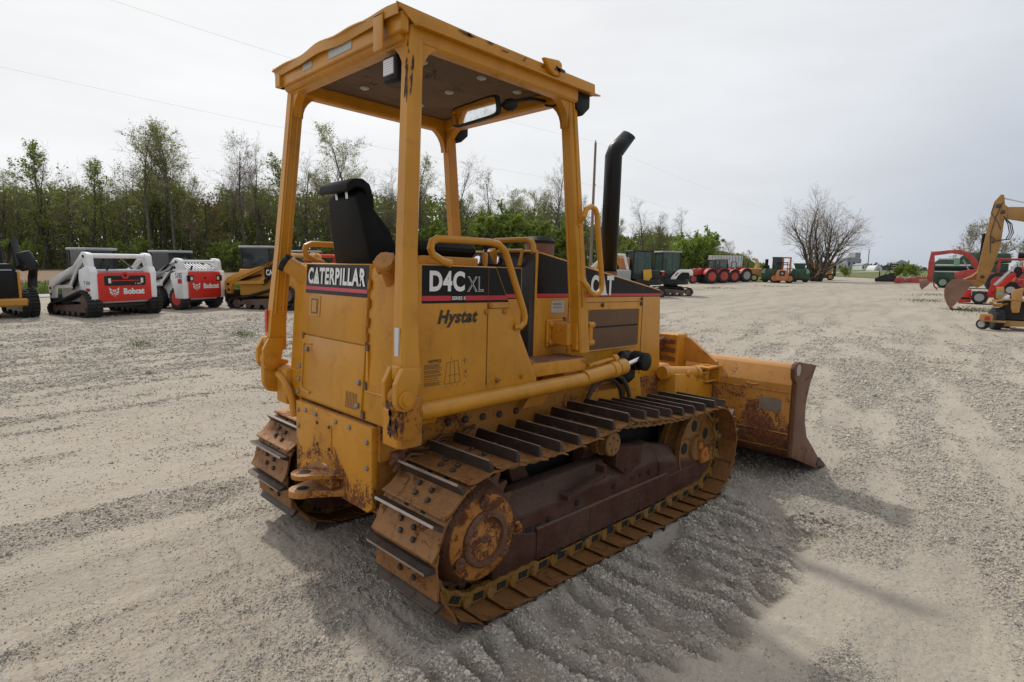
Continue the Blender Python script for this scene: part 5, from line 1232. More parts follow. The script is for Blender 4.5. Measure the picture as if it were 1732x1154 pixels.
def rubber_track(parent, y0, y1, outline, lug=.05, rollers=(), frame_mat='roller_brown', drive=None, step=.11):
    """endless rubber track with tread bars along a closed (x, z) outline"""
    pts = [Vector((x, 0, z)) for x, z in outline]; n = len(pts); c = sum(pts, Vector())/n
    f = MB(); inn = [p + (c-p).normalized()*.07 for p in pts]
    V = [(p.x, y, p.z) for y in (y0, y1) for p in pts] + [(p.x, y, p.z) for y in (y0, y1) for p in inn]
    F = [(i, (i+1) % n, n+(i+1) % n, n+i) for i in range(n)] + [(2*n+i, 3*n+i, 3*n+(i+1) % n, 2*n+(i+1) % n) for i in range(n)]
    F += [(i, 2*n+i, 2*n+(i+1) % n, (i+1) % n) for i in range(n)] + [(n+i, n+(i+1) % n, 3*n+(i+1) % n, 3*n+i) for i in range(n)]
    f.add(V, F); acc = 0.0
    for i in range(n):
        a, b = pts[i], pts[(i+1) % n]; L = (b-a).length; t = (b-a)/L if L else Vector((1, 0, 0)); nn = Vector((t.z, 0, -t.x)); nn = nn if nn.dot(a-c) > 0 else -nn
        while acc < L:
            p = a + t*acc
            for ya, yb in ((y0+.01, (y0+y1)/2-.02), ((y0+y1)/2+.02, y1-.01)):
                q = [p - t*.03, p + t*.03, p + t*.022 + nn*.035, p - t*.022 + nn*.035]; f.add([(v.x, y, v.z) for y in (ya, yb) for v in q], [(0, 1, 2, 3), (7, 6, 5, 4)] + [(k, (k+1) % 4, (k+1) % 4+4, k+4) for k in range(4)])
            acc += step
        acc -= L
    t = f.build('rubber_track', 'tyre_rubber', parent)
    f = MB(); ym = (y0+y1)/2; zc = min(p[1] for p in outline)
    for x, z, r in rollers: f.lathe([(0, -.12), (r, -.12), (r, .12), (r*.5, .13), (0, .13)], (x, ym, z), (0, 1, 0), 16)
    f.build('track_roller', frame_mat, t)
    xs = [p[0] for p in outline]; f = MB(); f.prism([(min(xs)*.6+max(xs)*.4 if False else min(xs)+.35, zc+.16), (min(xs)+.5, zc+.42), (max(xs)-.6, zc+.33), (max(xs)-.35, zc+.16)], 'y', ym-.14, ym+.14); f.build('track_frame', frame_mat, t)
    return t
def glazed(parent, name, pts, mat='cab_glass'):
    f = MB(); flat(f, pts); n = (Vector(pts[1])-Vector(pts[0])).cross(Vector(pts[2])-Vector(pts[0])).normalized(); k = len(f.v); f.add([Vector(p)+n*.012 for p in pts], [tuple(range(len(pts)))]); return f.build(name, mat, parent, smooth=0)
def cabin(parent, x0, x1, y0, y1, z0, z1, frame='charcoal_paint', glass='cab_glass', post=.07, roof_over=.05, zmid=None, roofm=None):
    """cab of posts, sill panels, a roof and a pane in each opening"""
    zm = zmid or z0 + .35*(z1-z0); f = MB()
    for x in (x0, x1-post):
        for y in (y0, y1-post): f.box(x, x+post, y, y+post, z0, z1)
    f.box(x0+post, x1-post, y0+.004, y0+.04, z0, zm); f.box(x0+post, x1-post, y1-.04, y1-.004, z0, zm); f.box(x0+.004, x0+.04, y0+post, y1-post, z0, zm); f.box(x1-.04, x1-.004, y0+post, y1-post, z0, zm)
    c = f.build('cab', frame, parent, smooth=0)
    f = MB(); f.box(x0-roof_over, x1+roof_over, y0-roof_over, y1+roof_over, z1, z1+.09, .03); f.build('cab_roof', roofm or frame, c)
    e = .02; xm, ym = (x0+x1)/2, (y0+y1)/2
    for nm, pts in (('window', [(x0+post, y0+e, zm), (x1-post, y0+e, zm), (x1-post, y0+e, z1), (x0+post, y0+e, z1)]), ('window', [(x0+post, y1-e, zm), (x1-post, y1-e, zm), (x1-post, y1-e, z1), (x0+post, y1-e, z1)]),
                    ('window', [(x0+e, y0+post, zm), (x0+e, y1-post, zm), (x0+e, y1-post, z1), (x0+e, y0+post, z1)]), ('window', [(x1-e, y0+post, zm), (x1-e, y1-post, zm), (x1-e, y1-post, z1), (x1-e, y0+post, z1)])): glazed(c, nm, pts, glass)
    f = MB(); f.box(xm-.2, xm-.08, ym-.22, ym+.22, z0+.3, z1-.35, .03); f.box(xm-.15, xm+.3, ym-.22, ym+.22, z0+.25, z0+.4, .03); f.build('cab_seat', 'black_rubber', c)
    return c
def cat_head(mb, o, right, up, s, mi=0):
    """small lynx-head emblem: ears, brow, cheeks and muzzle"""
    r, u = Vector(right), Vector(up); o = Vector(o); n = r.cross(u)*.002
    P = lambda *q: [o + r*a*s + u*b*s + n for a, b in q]
    for sg in (-1, 1):
        flat(mb, P((sg*.50, .50), (sg*.30, .30), (sg*.16, .20), (sg*.46, .12)), mi=mi); flat(mb, P((sg*.16, .20), (sg*.02, .26), (sg*.02, .06), (sg*.12, -.06)), mi=mi)
        flat(mb, P((sg*.46, .06), (sg*.22, .02), (sg*.16, -.14), (sg*.44, -.16)), mi=mi); flat(mb, P((sg*.40, -.22), (sg*.14, -.20), (sg*.10, -.34), (sg*.26, -.32)), mi=mi); flat(mb, P((sg*.50, .50), (sg*.52, .30), (sg*.40, .26)), mi=mi)
    flat(mb, P((-.10, -.12), (.10, -.12), (.06, -.26), (-.06, -.26)), mi=mi); flat(mb, P((-.05, -.38), (.05, -.38), (.03, -.52), (-.03, -.52)), mi=mi)
def loader(name, label, loc, rz, wheels=False, body='white_paint', gate='loader_red', mark=True, cab_roof='grey_paint', W=.80, num='T770', sc=1.0, arm_z=2.10):
    """compact loader, tail at x = 0 facing -x"""
    t = thing(name, label, 'loader', loc, rz); t.scale = (sc, sc, sc); b = lambda n, f, m, **k: f.build(n, m, k.pop('parent', t), **k)
    zb = .50 if not wheels else .44; f = MB(); f.box(.02, 2.3, -W+.02, W-.02, zb-.06, 1.40, .04); b('body', f, body)
    f = MB(); f.box(.0, 1.9, -W*.8, W*.8, .30, zb-.062, .03); b('belly', f, 'charcoal_paint')
    f = MB(); f.box(.05, 1.0, -W+.1, W-.1, 1.40, 1.52, .05)
    if wheels:
        for k in range(9): y = -.52+k*.13; f.prism([(.05, 1.50), (.55, 1.72), (.55, 1.74), (.05, 1.53)], 'y', y-.028, y+.028)
    b('engine_cover', f, body if wheels else 'grey_paint')
    f = MB(); f.prism([(-W, zb+.06), (-W+.06, zb), (W-.06, zb), (W, zb+.06), (W, 1.38), (W-.05, 1.43), (-W+.05, 1.43), (-W, 1.38)], 'x', -.10, .02); g = b('tailgate', f, gate, bevel=.02)
    if not wheels:
        f = MB(); f.prism([(-.64, 1.04), (-.61, 1.01), (.61, 1.01), (.64, 1.04), (.64, 1.30), (.60, 1.33), (-.60, 1.33), (-.64, 1.30)], 'x', -.106, -.098); gr = f.build('grille_recess', 'charcoal_paint', g)
        f = MB(); f.box(-.112, -.105, -.42, .42, 1.155, 1.185); f.lathe([(.0, 0), (.12, 0), (.12, .012), (0, .014)], (-.10, 0, 1.34), (-1, 0, 0), 20); f.build('grille_bar', gate, gr)
        f = MB()
        for y in (-.53, .47): f.box(-.112, -.104, y-.03, y+.05, 1.09, 1.25, .003)
        f.build('tail_lamp', 'decal_white', gr)
        f = MB()
        for k in range(6): z = 1.05+k*.045; f.box(-.1085, -.1055, -.58, .58, z, z+.012)
        f.lathe([(.05, 0), (.05, .002), (0, .002)], (-.115, 0, 1.33), (-1, 0, 0), 14); f.build('grille_slot', 'dark_void', gr)
    else:
        for y in (-.60, .60):
            f = MB(); f.box(-.112, -.098, y-.13, y+.13, 1.08, 1.30, .01); hs = f.build('lamp_housing', 'black_paint', g); f = MB(); f.box(-.118, -.111, y*.92-.05, y*.92+.05, 1.12, 1.25, .004); f.build('tail_lamp', 'lamp_glass', hs)
        f = MB(); f.lathe([(.045, 0), (.045, .004), (0, .004)], (-.1, .0, 1.20), (-1, 0, 0), 12); f.build('gate_latch', 'dark_void', g)
        f = MB(); f.box(-.108, -.099, -W+.03, W-.03, 1.035, 1.05); f.build('gate_rib', gate, g)
    if mark:
        f = MB(); z = .72 if not wheels else .80
        lettering(f, 'Bobcat', (-.104, .08, z), (0, -1, 0), (0, 0, 1), .66, .20, .05, space=1.0); cat_head(f, (-.104, .36, z+.09), (0, -1, 0), (0, 0, 1), .30); f.build('lettering', 'decal_white', g)
        if not wheels: f = MB(); lettering(f, num, (-.113, -.28, 1.045), (0, -1, 0), (0, 0, 1), .2, .05, .01); f.build('small_lettering', 'decal_white', g)
    for s in (-1, 1):
        y0, y1 = s*(W-.02), s*(W+.20)
        f = MB(); f.prism([(-.06, zb), (-.08, 1.45), (.0, arm_z-.45), (.14, arm_z-.42), (.60, arm_z-.55), (.66, 1.2), (.50, .80), (.42, zb)], 'y', y0, y1); up = b('upright', f, body, bevel=.02)
        ap = [(.02, arm_z-.50), (.06, arm_z-.08), (.16, arm_z), (.42, arm_z+.02), (.60, arm_z-.12), (1.0, arm_z-.42), (2.30, 1.26), (2.66, 1.08), (2.76, .84), (2.68, .54), (2.54, .52), (2.44, .88), (2.2, 1.0), (1.15, 1.45), (.74, 1.72), (.56, arm_z-.28), (.40, arm_z-.22), (.30, arm_z-.50)]
        f = MB(); f.prism(ap, 'y', y0+s*.02, y1-s*.03); ar = b('lift_arm', f, body, bevel=.02)
        f = MB(); f.prism([(.70, arm_z-.45), (.84, arm_z-.52), (1.5, .93), (1.42, .90), (1.28, .95)], 'y', y0+s*.03, y1-s*.05); f.build('arm_link', body, ar); f = MB(); f.prism([(1.2, .90), (1.22, 1.02), (2.45, .96), (2.5, .86)], 'y', y0+s*.04, y1-s*.06); f.build('arm_link', body, ar)
        f = MB(); f.tube([(.62, s*(W+.09), arm_z-.5), (1.28, s*(W+.09), .88)], .05, 8); f.tube([(1.4, s*(W+.03), 1.2), (2.2, s*(W+.03), 1.0)], .04, 8); f.build('lift_cylinder', 'black_paint', ar)
        f = MB()
        for x, z in ((2.60, .86), (2.58, .66), (.30, arm_z-.12)): f.lathe([(.05, 0), (.05, .02), (0, .022)], (x, y1-s*.03, z), (0, s, 0), 12)
        f.build('arm_pin', 'charcoal_paint', ar)
        if mark and s > 0:
            f = MB(); lettering(f, num, (.34, y1+.003, 1.05 if not wheels else 1.20), (-1, 0, 0), (0, 0, 1), .38, .11 if not wheels else .2, .01); f.build('number_print', 'decal_ink', up)
            f = MB(); f.box(-.02, .22, y1, y1+.003, .84 if not wheels else 1.0, .93 if not wheels else 1.17); f.build('side_flash', 'decal_red', up)
    f = MB(); f.cyl((.24, -W-.1, arm_z-.10), (.24, W+.1, arm_z-.10), .075 if not wheels else .055, n=14); b('cross_tube', f, body)
    f = MB(); f.tube([(.02, .48, 1.50), (.0, .42, 1.66)], .035, 8); f.tube([(.25, -.42, 1.55), (.9, -.30, 1.95)], .03, 8); b('exhaust', f, 'black_paint')
    c = cabin(t, 1.25, 2.45, -.46, .46, .95, 2.14, 'charcoal_paint', 'dark_glass', roofm=cab_roof, zmid=1.5)
    f = MB(); f.box(2.72, 2.80, -.95, .95, .22, .66, .02); b('front_coupler', f, 'charcoal_paint')
    if wheels:
        for x in (.42, 1.58):
            for s in (-1, 1): wheel(t, x, s*(W+.02), .43, .33, 'loader_red', side=s)
    else:
        ol = [(-.08, .24), (-.12, .42), (-.02, .66), (.16, .80), (.38, .84), (.62, .78), (1.6, .50), (2.45, .34), (2.56, .20), (2.5, .06), (2.36, .0), (.25, .0), (.04, .08)]
        for s in (-1, 1): rubber_track(t, s*(W-.10) if s > 0 else -W-.34, s*(W+.34) if s > 0 else -W+.10, ol, rollers=[(.32, .52, .24), (2.25, .2, .16), (.75, .13, .11), (1.1, .13, .11), (1.45, .13, .11), (1.8, .13, .11)])
    return t
def at(x, y): return (x, y, gz(x, y))
loader('tracked_loader', 'white compact loader on rubber tracks with red tailgate and slotted grille', at(1.85, 18.7), R(106), num='T 650', W=.82, arm_z=2.06, sc=.96)
loader('wheeled_loader', 'white compact loader on tyres with red wheels and red tailgate', at(4.55, 19.9), R(109), wheels=True, W=.68, num='S185', sc=.95, arm_z=1.92)
cl = loader('yellow_loader', 'yellow compact track loader half hidden behind the left canopy post', at(7.75, 18.1), R(124), body='loader_yellow', gate='black_paint', mark=False, W=.82, sc=1.05, arm_z=2.0)
f = MB(); lettering(f, 'CAT', (1.05, 1.05, 1.20), (-1, 0, 0), (0, 0, 1), .36, .2, .03)
f.build('lettering', 'decal_white', cl)
f = MB(); f.box(.62, 1.12, 1.02, 1.045, 1.12, 1.48); f.build('name_panel', 'black_paint', cl)
f = MB(); f.prism([(3.0, .0), (2.95, .55), (3.15, .62), (3.6, .30), (3.75, .02)], 'y', -1.0, 1.0); tag(f.build('loose_bucket', 'bucket_rust', None, loc=at(5.75, 16.6), rot=(0, 0, R(-8))), 'rust-brown bucket lying on the gravel beside the left canopy post', 'bucket')
loader('red_loader', 'red compact loader glimpsed between left canopy post and black seat', at(9.6, 19.6), R(108), body='loader_red', gate='loader_red', mark=False, W=.75)
def yellow_wheel_loader():
    """cut by the left edge: yellow machine with black engine cover and a raised dark bucket behind"""
    t = thing('yellow_machine', 'yellow track machine with black engine door cut by the left edge', 'loader', at(-1.40, 19.45), R(97))
    f = MB(); f.box(0, 2.4, -.85, .85, .45, 1.15, .05); f.build('body', 'loader_yellow', t)
    f = MB(); f.prism([(-.72, .62), (.72, .62), (.72, 1.50), (.6, 1.62), (-.6, 1.62), (-.72, 1.5)], 'x', -.10, .4); g = f.build('engine_door', 'black_paint', t, bevel=.03)
    f = MB(); f.box(-.108, -.10, -.62, .62, 1.42, 1.46); f.build('door_trim', 'grey_paint', g)
    f = MB(); f.box(-.16, .3, -.95, .95, .36, .60, .05); f.box(-.12, .3, .74, .80, .6, 1.4, .02); f.box(-.12, .3, -.80, -.74, .6, 1.4, .02); f.build('counterweight', 'loader_yellow', t)
    c = cabin(t, .75, 2.0, -.6, .6, 1.2, 2.35, 'charcoal_paint', 'dark_glass', roofm='charcoal_paint')
    f = MB(); f.box(.7, 1.1, -.30, .10, 2.44, 2.52, .02); f.build('beacon_bar', 'loader_yellow', c)
    for s in (-1, 1): f = MB(); f.tube([(.4, s*.9, 1.5), (.9, s*.95, 2.3), (1.4, s*.95, 2.0), (2.4, s*1.0, 1.4)], .09, 8); f.build('lift_arm', 'charcoal_paint', t)
    f = MB(); f.lathe([(.0, 0), (.18, 0), (.2, .1), (.2, .45), (.16, .55), (0, .56)], (.2, -1.15, 1.45), (0, .3, 1), 14); f.tube([(.1, -.9, 1.5), (.3, -1.25, 1.62), (.6, -1.25, 1.2), (.5, -1.2, .9)], .12, 10); f.build('air_cleaner', 'charcoal_paint', t)
    ol = [(-.08, .24), (-.12, .42), (-.02, .66), (.16, .80), (.38, .84), (.62, .78), (1.6, .50), (2.45, .34), (2.56, .20), (2.5, .06), (2.36, .0), (.25, .0), (.04, .08)]
    for s in (-1, 1): rubber_track(t, .80 if s > 0 else -1.22, 1.22 if s > 0 else -.80, ol, rollers=[(.32, .52, .24), (2.25, .2, .16), (.9, .13, .11), (1.5, .13, .11)])
yellow_wheel_loader()
def mini_excavator(name, label, loc, rz, hull, accent, roof, arch=False):
    """tail at +x, tracks along x; cab on the far (+y) side"""
    t = thing(name, label, 'excavator', loc, rz)
    ol = [(-1.0, .06), (-1.1, .22), (-1.0, .42), (-.8, .48), (.8, .48), (1.0, .42), (1.1, .22), (1.0, .06), (.85, .0), (-.85, .0)]
    for s in (-1, 1): rubber_track(t, .45 if s > 0 else -.82, .82 if s > 0 else -.45, ol, rollers=[(-.85, .24, .18), (.85, .24, .18), (-.4, .12, .1), (0, .12, .1), (.4, .12, .1)])
    f = MB(); f.box(-.6, .6, -.45, .45, .28, .55, .04); f.lathe([(0, .55), (.42, .55), (.42, .66), (0, .66)], (0, 0, 0), (0, 0, 1), 22); f.build('undercarriage', 'charcoal_paint', t)
    f = MB(); arc = [(1.05*math.cos(a), .88*math.sin(a)) for a in np.linspace(-1.25, 1.25, 13)]; f.prism(arc + [(-.7, .86), (-.7, -.86)], 'z', .67, 1.02); f.build('house', 'charcoal_paint', t, bevel=.03)
    f = MB(); arc2 = [(1.06*math.cos(a), .89*math.sin(a)) for a in np.linspace(-1.2, 1.2, 13)]; f.prism(arc2 + [(.1, .8), (.1, -.8)], 'z', 1.03, 1.48); cw = f.build('counterweight', hull, t, bevel=.04)
    if arch:      # white C-shaped cover round a dark vent on the near flank
        f = MB(); o = [(-.35, .98), (-.30, 1.10), (.05, 1.50), (.20, 1.56), (.85, 1.56), (.98, 1.48), (1.0, 1.20), (.80, 1.20), (.74, 1.38), (.30, 1.38), (.10, 1.18), (-.02, .98)]
        f.prism(o, 'y', -.90, -.82); f.build('white_cover', 'white_paint', t, bevel=.02)
        f = MB(); f.prism([(.0, 1.0), (.30, 1.36), (.74, 1.36), (.78, 1.0)], 'y', -.89, -.84); f.build('side_vent', 'dark_void', t)
        f = MB(); f.prism([(-.12, 1.18), (.04, 1.38), (.12, 1.36), (-.02, 1.18)], 'y', -.906, -.899); f.build('side_flash', 'decal_red', t)
    else:
        f = MB(); f.prism([(-.25, .95), (-.30, 1.52), (.18, 1.56), (.22, 1.12), (.05, .92)], 'y', -.90, -.84); f.build('amber_cover', accent, t, bevel=.02)
    f = MB(); f.box(.88, 1.03, -.60, -.40, 1.20, 1.42, .02); f.box(.88, 1.03, .40, .60, 1.20, 1.42, .02); f.build('tail_lamp', 'lamp_red', cw)
    f = MB(); f.box(.80, .99, -.72, -.45, 1.425, 1.475, .01); f.build('lamp_trim', 'white_paint', cw)
    cabin(t, -.85, .30, -.72, .62, 1.03, 2.52, 'charcoal_paint', 'pale_glass', roofm=roof, zmid=1.30, post=.08)
    f = MB(); f.tube([(-.95, .1, .95), (-1.5, .1, 2.2), (-2.3, .1, 2.55)], [.14, .13, .10], 8); f.tube([(-2.3, .1, 2.55), (-2.9, .1, 1.2)], [.11, .08], 8); f.prism([(-2.8, 1.15), (-3.0, 1.0), (-2.9, .5), (-2.5, .35), (-2.45, .5), (-2.6, 1.0)], 'y', -.2, .4); f.build('boom', hull if arch else accent, t)
    f = MB(); f.box(-1.6, -1.5, -.8, .8, .08, .42, .02); f.box(-1.5, -.6, -.3, -.2, .2, .3); f.box(-1.5, -.6, .2, .3, .2, .3); f.build('dozer_blade', 'charcoal_paint', t)
    return t
mini_excavator('small_excavator', 'dark grey small excavator with amber side cover and green-tinted cab', at(26.4, 15.2), R(-40), 'charcoal_paint', 'amber_panel', 'charcoal_paint')
mini_excavator('small_excavator', 'small excavator with white curved side cover and black cab', at(28.9, 14.85), R(-40), 'charcoal_paint', 'white_paint', 'grey_paint', arch=True)
def tractor(name, label, loc, rz, rim='tractor_red', cab=False, sc=1.0, col='tractor_red'):
    """nose towards +x; rear axle at x = 0"""
    t = thing(name, label, 'tractor', loc, rz); t.scale = (sc, sc, sc)
    for s in (-1, 1): wheel(t, 0, s*.80, .72, .46, rim, side=s, n=26); wheel(t, 1.95, s*.72, .46, .30, rim, side=s)
    f = MB(); f.box(-.25, 1.0, -.32, .32, .55, 1.0, .05); f.box(1.0, 2.2, -.22, .22, .55, .85, .04); f.cyl((0, -.7, .72), (0, .7, .72), .12); f.cyl((1.95, -.65, .48), (1.95, .65, .48), .07); f.build('chassis', 'charcoal_paint', t)
    f = MB(); f.prism([(.75, .86), (.75, 1.42), (1.3, 1.46), (2.2, 1.30), (2.42, 1.15), (2.44, .80)], 'y', -.34, .34); h = f.build('hood', col, t, bevel=.04)
    f = MB(); f.box(2.40, 2.45, -.26, .26, .84, 1.12); f.build('grille', 'black_paint', h)
    for s in (-1, 1):
        f = MB(); arc = [(.80*math.cos(a), .72+.80*math.sin(a)) for a in np.linspace(.25, 2.5, 10)]; arc2 = [(.75*math.cos(a), .72+.75*math.sin(a)) for a in np.linspace(2.5, .25, 10)]
        f.prism(arc + arc2, 'y', s*.50, s*1.02); f.prism([(.5, 1.25), (.3, 1.46), (-.3, 1.46), (-.62, 1.15), (-.5, .95), (.5, .95)], 'y', s*.48, s*.53); fn = f.build('fender', col, t); f = MB(); f.box(-.72, -.60, s*.7, s*.95, 1.22, 1.32, .01); f.build('fender_lamp', 'lamp_red', fn)
    f = MB(); f.box(-.35, .20, -.26, .26, 1.05, 1.20, .04); f.box(-.42, -.30, -.26, .26, 1.15, 1.65, .05); f.build('seat', 'black_rubber', t)
    f = MB(); f.tube([(.75, 0, 1.40), (.55, 0, 1.58)], .03, 8); f.tube([(.55 + .06*math.cos(a), .19*math.sin(a), 1.60 + .17*math.cos(a)*.6) for a in np.linspace(0, 6.0, 14)], .018, 6); f.build('steering_wheel', 'black_rubber', t)
    f = MB()
    for y in (-.25, .25): f.tube([(-.5, y, .5), (-.95, y, .40)], .035, 6); f.tube([(-.35, y, .95), (-.75, y*1.1, .85), (-.93, y, .42)], .025, 6)
    f.build('hitch_arms', 'charcoal_paint', t)
    if cab: cabin(t, -.55, .85, -.68, .68, 1.05, 2.30, 'charcoal_paint', 'pale_glass', roofm=col, zmid=1.35)
    else: f = MB(); f.tube([(-.48, -.46, 1.0), (-.5, -.46, 2.25), (-.5, -.38, 2.33), (-.5, .38, 2.33), (-.5, .46, 2.25), (-.48, .46, 1.0)], .045, 8); f.build('roll_bar', 'charcoal_paint', t)
    f = MB(); f.tube([(1.5, -.25, 1.3), (1.5, -.30, 1.95)], .04, 8); f.build('exhaust', 'black_paint', t)
TR = 'red tractors parked in a row'
tractor('red_tractor', 'red tractor with bright red wheels, first of the row beside the white excavator', at(51.0, 23.6), R(150), sc=.98)
tractor('red_tractor', 'red tractor with a red-roofed glazed cab in the middle of the row', at(54.0, 23.8), R(150), cab=True, sc=1.0)
tractor('red_tractor', 'red tractor without a cab, third in the row and mostly hidden', at(57.0, 24.0), R(150), sc=.92)
tractor('red_tractor', 'red tractor with dull grey wheel rims at the right end of the row', at(60.3, 24.2), R(150), rim='grey_paint', sc=1.0)
for o in scn.objects:
    if o.get('category') == 'tractor': o['group'] = TR
def local(px0, py0, d, name, label, cat, group=None):
    """a thing built in its own frame: x right across the yard, y away, z up, metres; q() turns measured offsets into metres"""
    s = d/978.4; p = spot(px0, d); th = math.atan((px0-866)/978.4); t = thing(name, label, cat, p, HR-th, group, tilt=False); c = s*math.cos(th)
    return t, (lambda *pts: [((x-px0)*c, (py0-y)*s) for x, y in pts])
def trailer():
    t, q = local(1220, 480, 68, 'white_wagon', 'long pale wagon with slatted sides behind the red tractors', 'wagon'); f = MB()
    f.box(-1.9, 1.8, -.9, .9, 1.5, 2.85, .03); bd = f.build('wagon_box', 'pale_building', t); f = MB()
    for k in range(12): x = -1.8+k*.31; f.box(x, x+.06, -.93, -.9, 1.5, 2.85)
    f.build('side_rib', 'grey_paint', bd)
    f = MB(); f.box(-1.9, 1.9, -.5, .5, 1.2, 1.5); f.build('wagon_frame', 'charcoal_paint', t)
    for x in (-1.3, 1.3): wheel(t, x, -.85, .55, .3, 'grey_paint'); wheel(t, x, .85, .55, .3, 'grey_paint', side=1)
trailer()
def chipper():
    t, q = local(1268, 474, 66, 'yellow_chipper', 'pale yellow forage chopper with curved spout left of the green machines', 'chopper'); f = MB()
    f.box(-.9, .9, -.8, .8, .55, 1.5, .08); f.build('body', 'trencher_yellow', t)
    f = MB(); f.tube([(.3, 0, 1.4), (.35, 0, 2.0), (.15, 0, 2.45), (-.25, 0, 2.55)], [.3, .24, .2, .16], 10); f.build('spout', 'pale_yellow', t)
    f = MB(); f.prism([(-.9, 1.2), (-1.5, 1.65), (-1.5, 1.75), (-.8, 1.5)], 'y', -.5, .5); f.cyl((.9, -.5, 1.0), (1.2, -.5, 1.0), .35); f.build('feed_chute', 'trencher_yellow', t)
    for s in (-1, 1): wheel(t, .1, s*.85, .42, .26, 'pale_yellow', side=s)
chipper()
def green_machine(px, label, hopper, w):
    t, q = local(px, 477, 64 if not hopper else 66, 'green_machine', label, 'farm machine'); f = MB()
    f.prism([(-w, .25), (-w, 1.1), (-w*.8, 1.45), (w*.8, 1.45), (w, 1.1), (w, .25)], 'y', -.9, 1.2); b = f.build('body', 'machine_green', t, bevel=.05)
    f = MB(); arc = [(-w-.02+.45*(1-math.cos(a)), 1.0+.5*math.sin(a)) for a in np.linspace(0, 1.4, 7)] if not hopper else [(w+.02-.45*(1-math.cos(a)), 1.0+.5*math.sin(a)) for a in np.linspace(0, 1.4, 7)]
    f.prism(arc + [(arc[-1][0], .95)], 'y', -.95, -.6); f.build('curved_shield', 'light_green', b)
    if hopper: f = MB(); f.prism([(-.5, 1.45), (-.75, 2.1), (.55, 2.1), (.4, 1.45)], 'y', -.5, .9); f.build('hopper', 'machine_green', b)
    else:
        cabin(t, -.05, 1.05, -.5, .8, 1.45, 2.65, 'machine_green', 'dark_glass', roofm='machine_green'); f = MB(); f.tube([(-.62, 0, 1.4), (-.62, 0, 2.5)], [.18, .17], 10); f.box(-.95, -.3, -.3, .3, 1.4, 1.85, .05); f.build('exhaust', 'black_paint', b)
    f = MB(); f.box(-w-.15, w+.15, -1.05, -.9, .18, .32); f.build('lower_bar', 'charcoal_paint', b)
    for x in (-w*.6, w*.6): wheel(t, x, -.5, .4, .3, 'light_green'); wheel(t, x, .9, .4, .3, 'light_green', side=1)
green_machine(1299, 'dark green harvester with black exhaust and cab left of the orange forklift', False, 1.05)
green_machine(1346, 'dark green harvester with open hopper between orange forklift and lone tree', True, .95)
def forklift():
    t, q = local(1316, 477, 61.5, 'orange_forklift', 'faded orange forklift with raised mast between two green machines', 'forklift'); f = MB()
    f.prism([(-.55, .25), (-.62, .9), (-.45, 1.35), (.45, 1.35), (.62, .9), (.55, .25)], 'y', -.8, 1.2); b = f.build('body', 'machine_orange', t, bevel=.06)
    f = MB(); f.box(-.26, .26, -.815, -.80, .75, 1.25, .003); g = f.build('radiator_grille', 'dark_void', b); f = MB(); f.box(-.12, .12, -.825, -.816, .9, 1.1); f.build('grille_badge', 'grey_paint', g)
    f = MB()
    for x in (.0, .72): f.box(x-.09, x+.09, .9, 1.1, .3, 2.75)
    f.box(-.09, .81, .92, 1.08, 2.62, 2.76); f.box(-.09, .81, .92, 1.08, 1.9, 2.0); f.build('mast', 'machine_orange', t)
    f = MB()
    for x in (-.5, .5):
        for y in (-.3, .7): f.tube([(x, y, 1.3), (x*.9, y, 2.1)], .04, 6)
    f.box(-.55, .55, -.4, .8, 2.1, 2.17); f.build('overhead_guard', 'charcoal_paint', t)
    for s in (-1, 1): wheel(t, s*.72, -.35, .5, .36, 'machine_orange'); wheel(t, s*.72, .8, .5, .36, 'machine_orange', side=1)
forklift()
def wagon():
    t, q = local(1384, 474, 77, 'tan_wagon', 'tan orange feed wagon parked behind the lone leafless tree', 'wagon'); f = MB()
    f.prism([(-1.0, .7), (-1.3, 2.4), (1.15, 2.4), (1.0, .7)], 'y', -1, 1.5); b = f.build('wagon_box', 'tan_wagon', t, bevel=.03); f = MB()
    for x in (-.6, 0, .6): f.box(x-.04, x+.04, -1.05, -.98, .75, 2.35)
    f.build('side_rib', 'tan_wagon', b); f = MB(); f.prism([(-.9, .7), (-.7, .25), (.7, .25), (.9, .7)], 'y', -.6, 1.2); f.build('hopper_base', 'bucket_rust', t)
    f = MB(); f.box(1.16, 1.5, -.4, .4, .5, 1.9, .05); f.build('drive_box', 'charcoal_paint', t)
    for x in (-.9, .9): wheel(t, x, -1.0, .42, .28, 'tan_wagon'); wheel(t, x, 1.4, .42, .28, 'tan_wagon', side=1)
wagon()
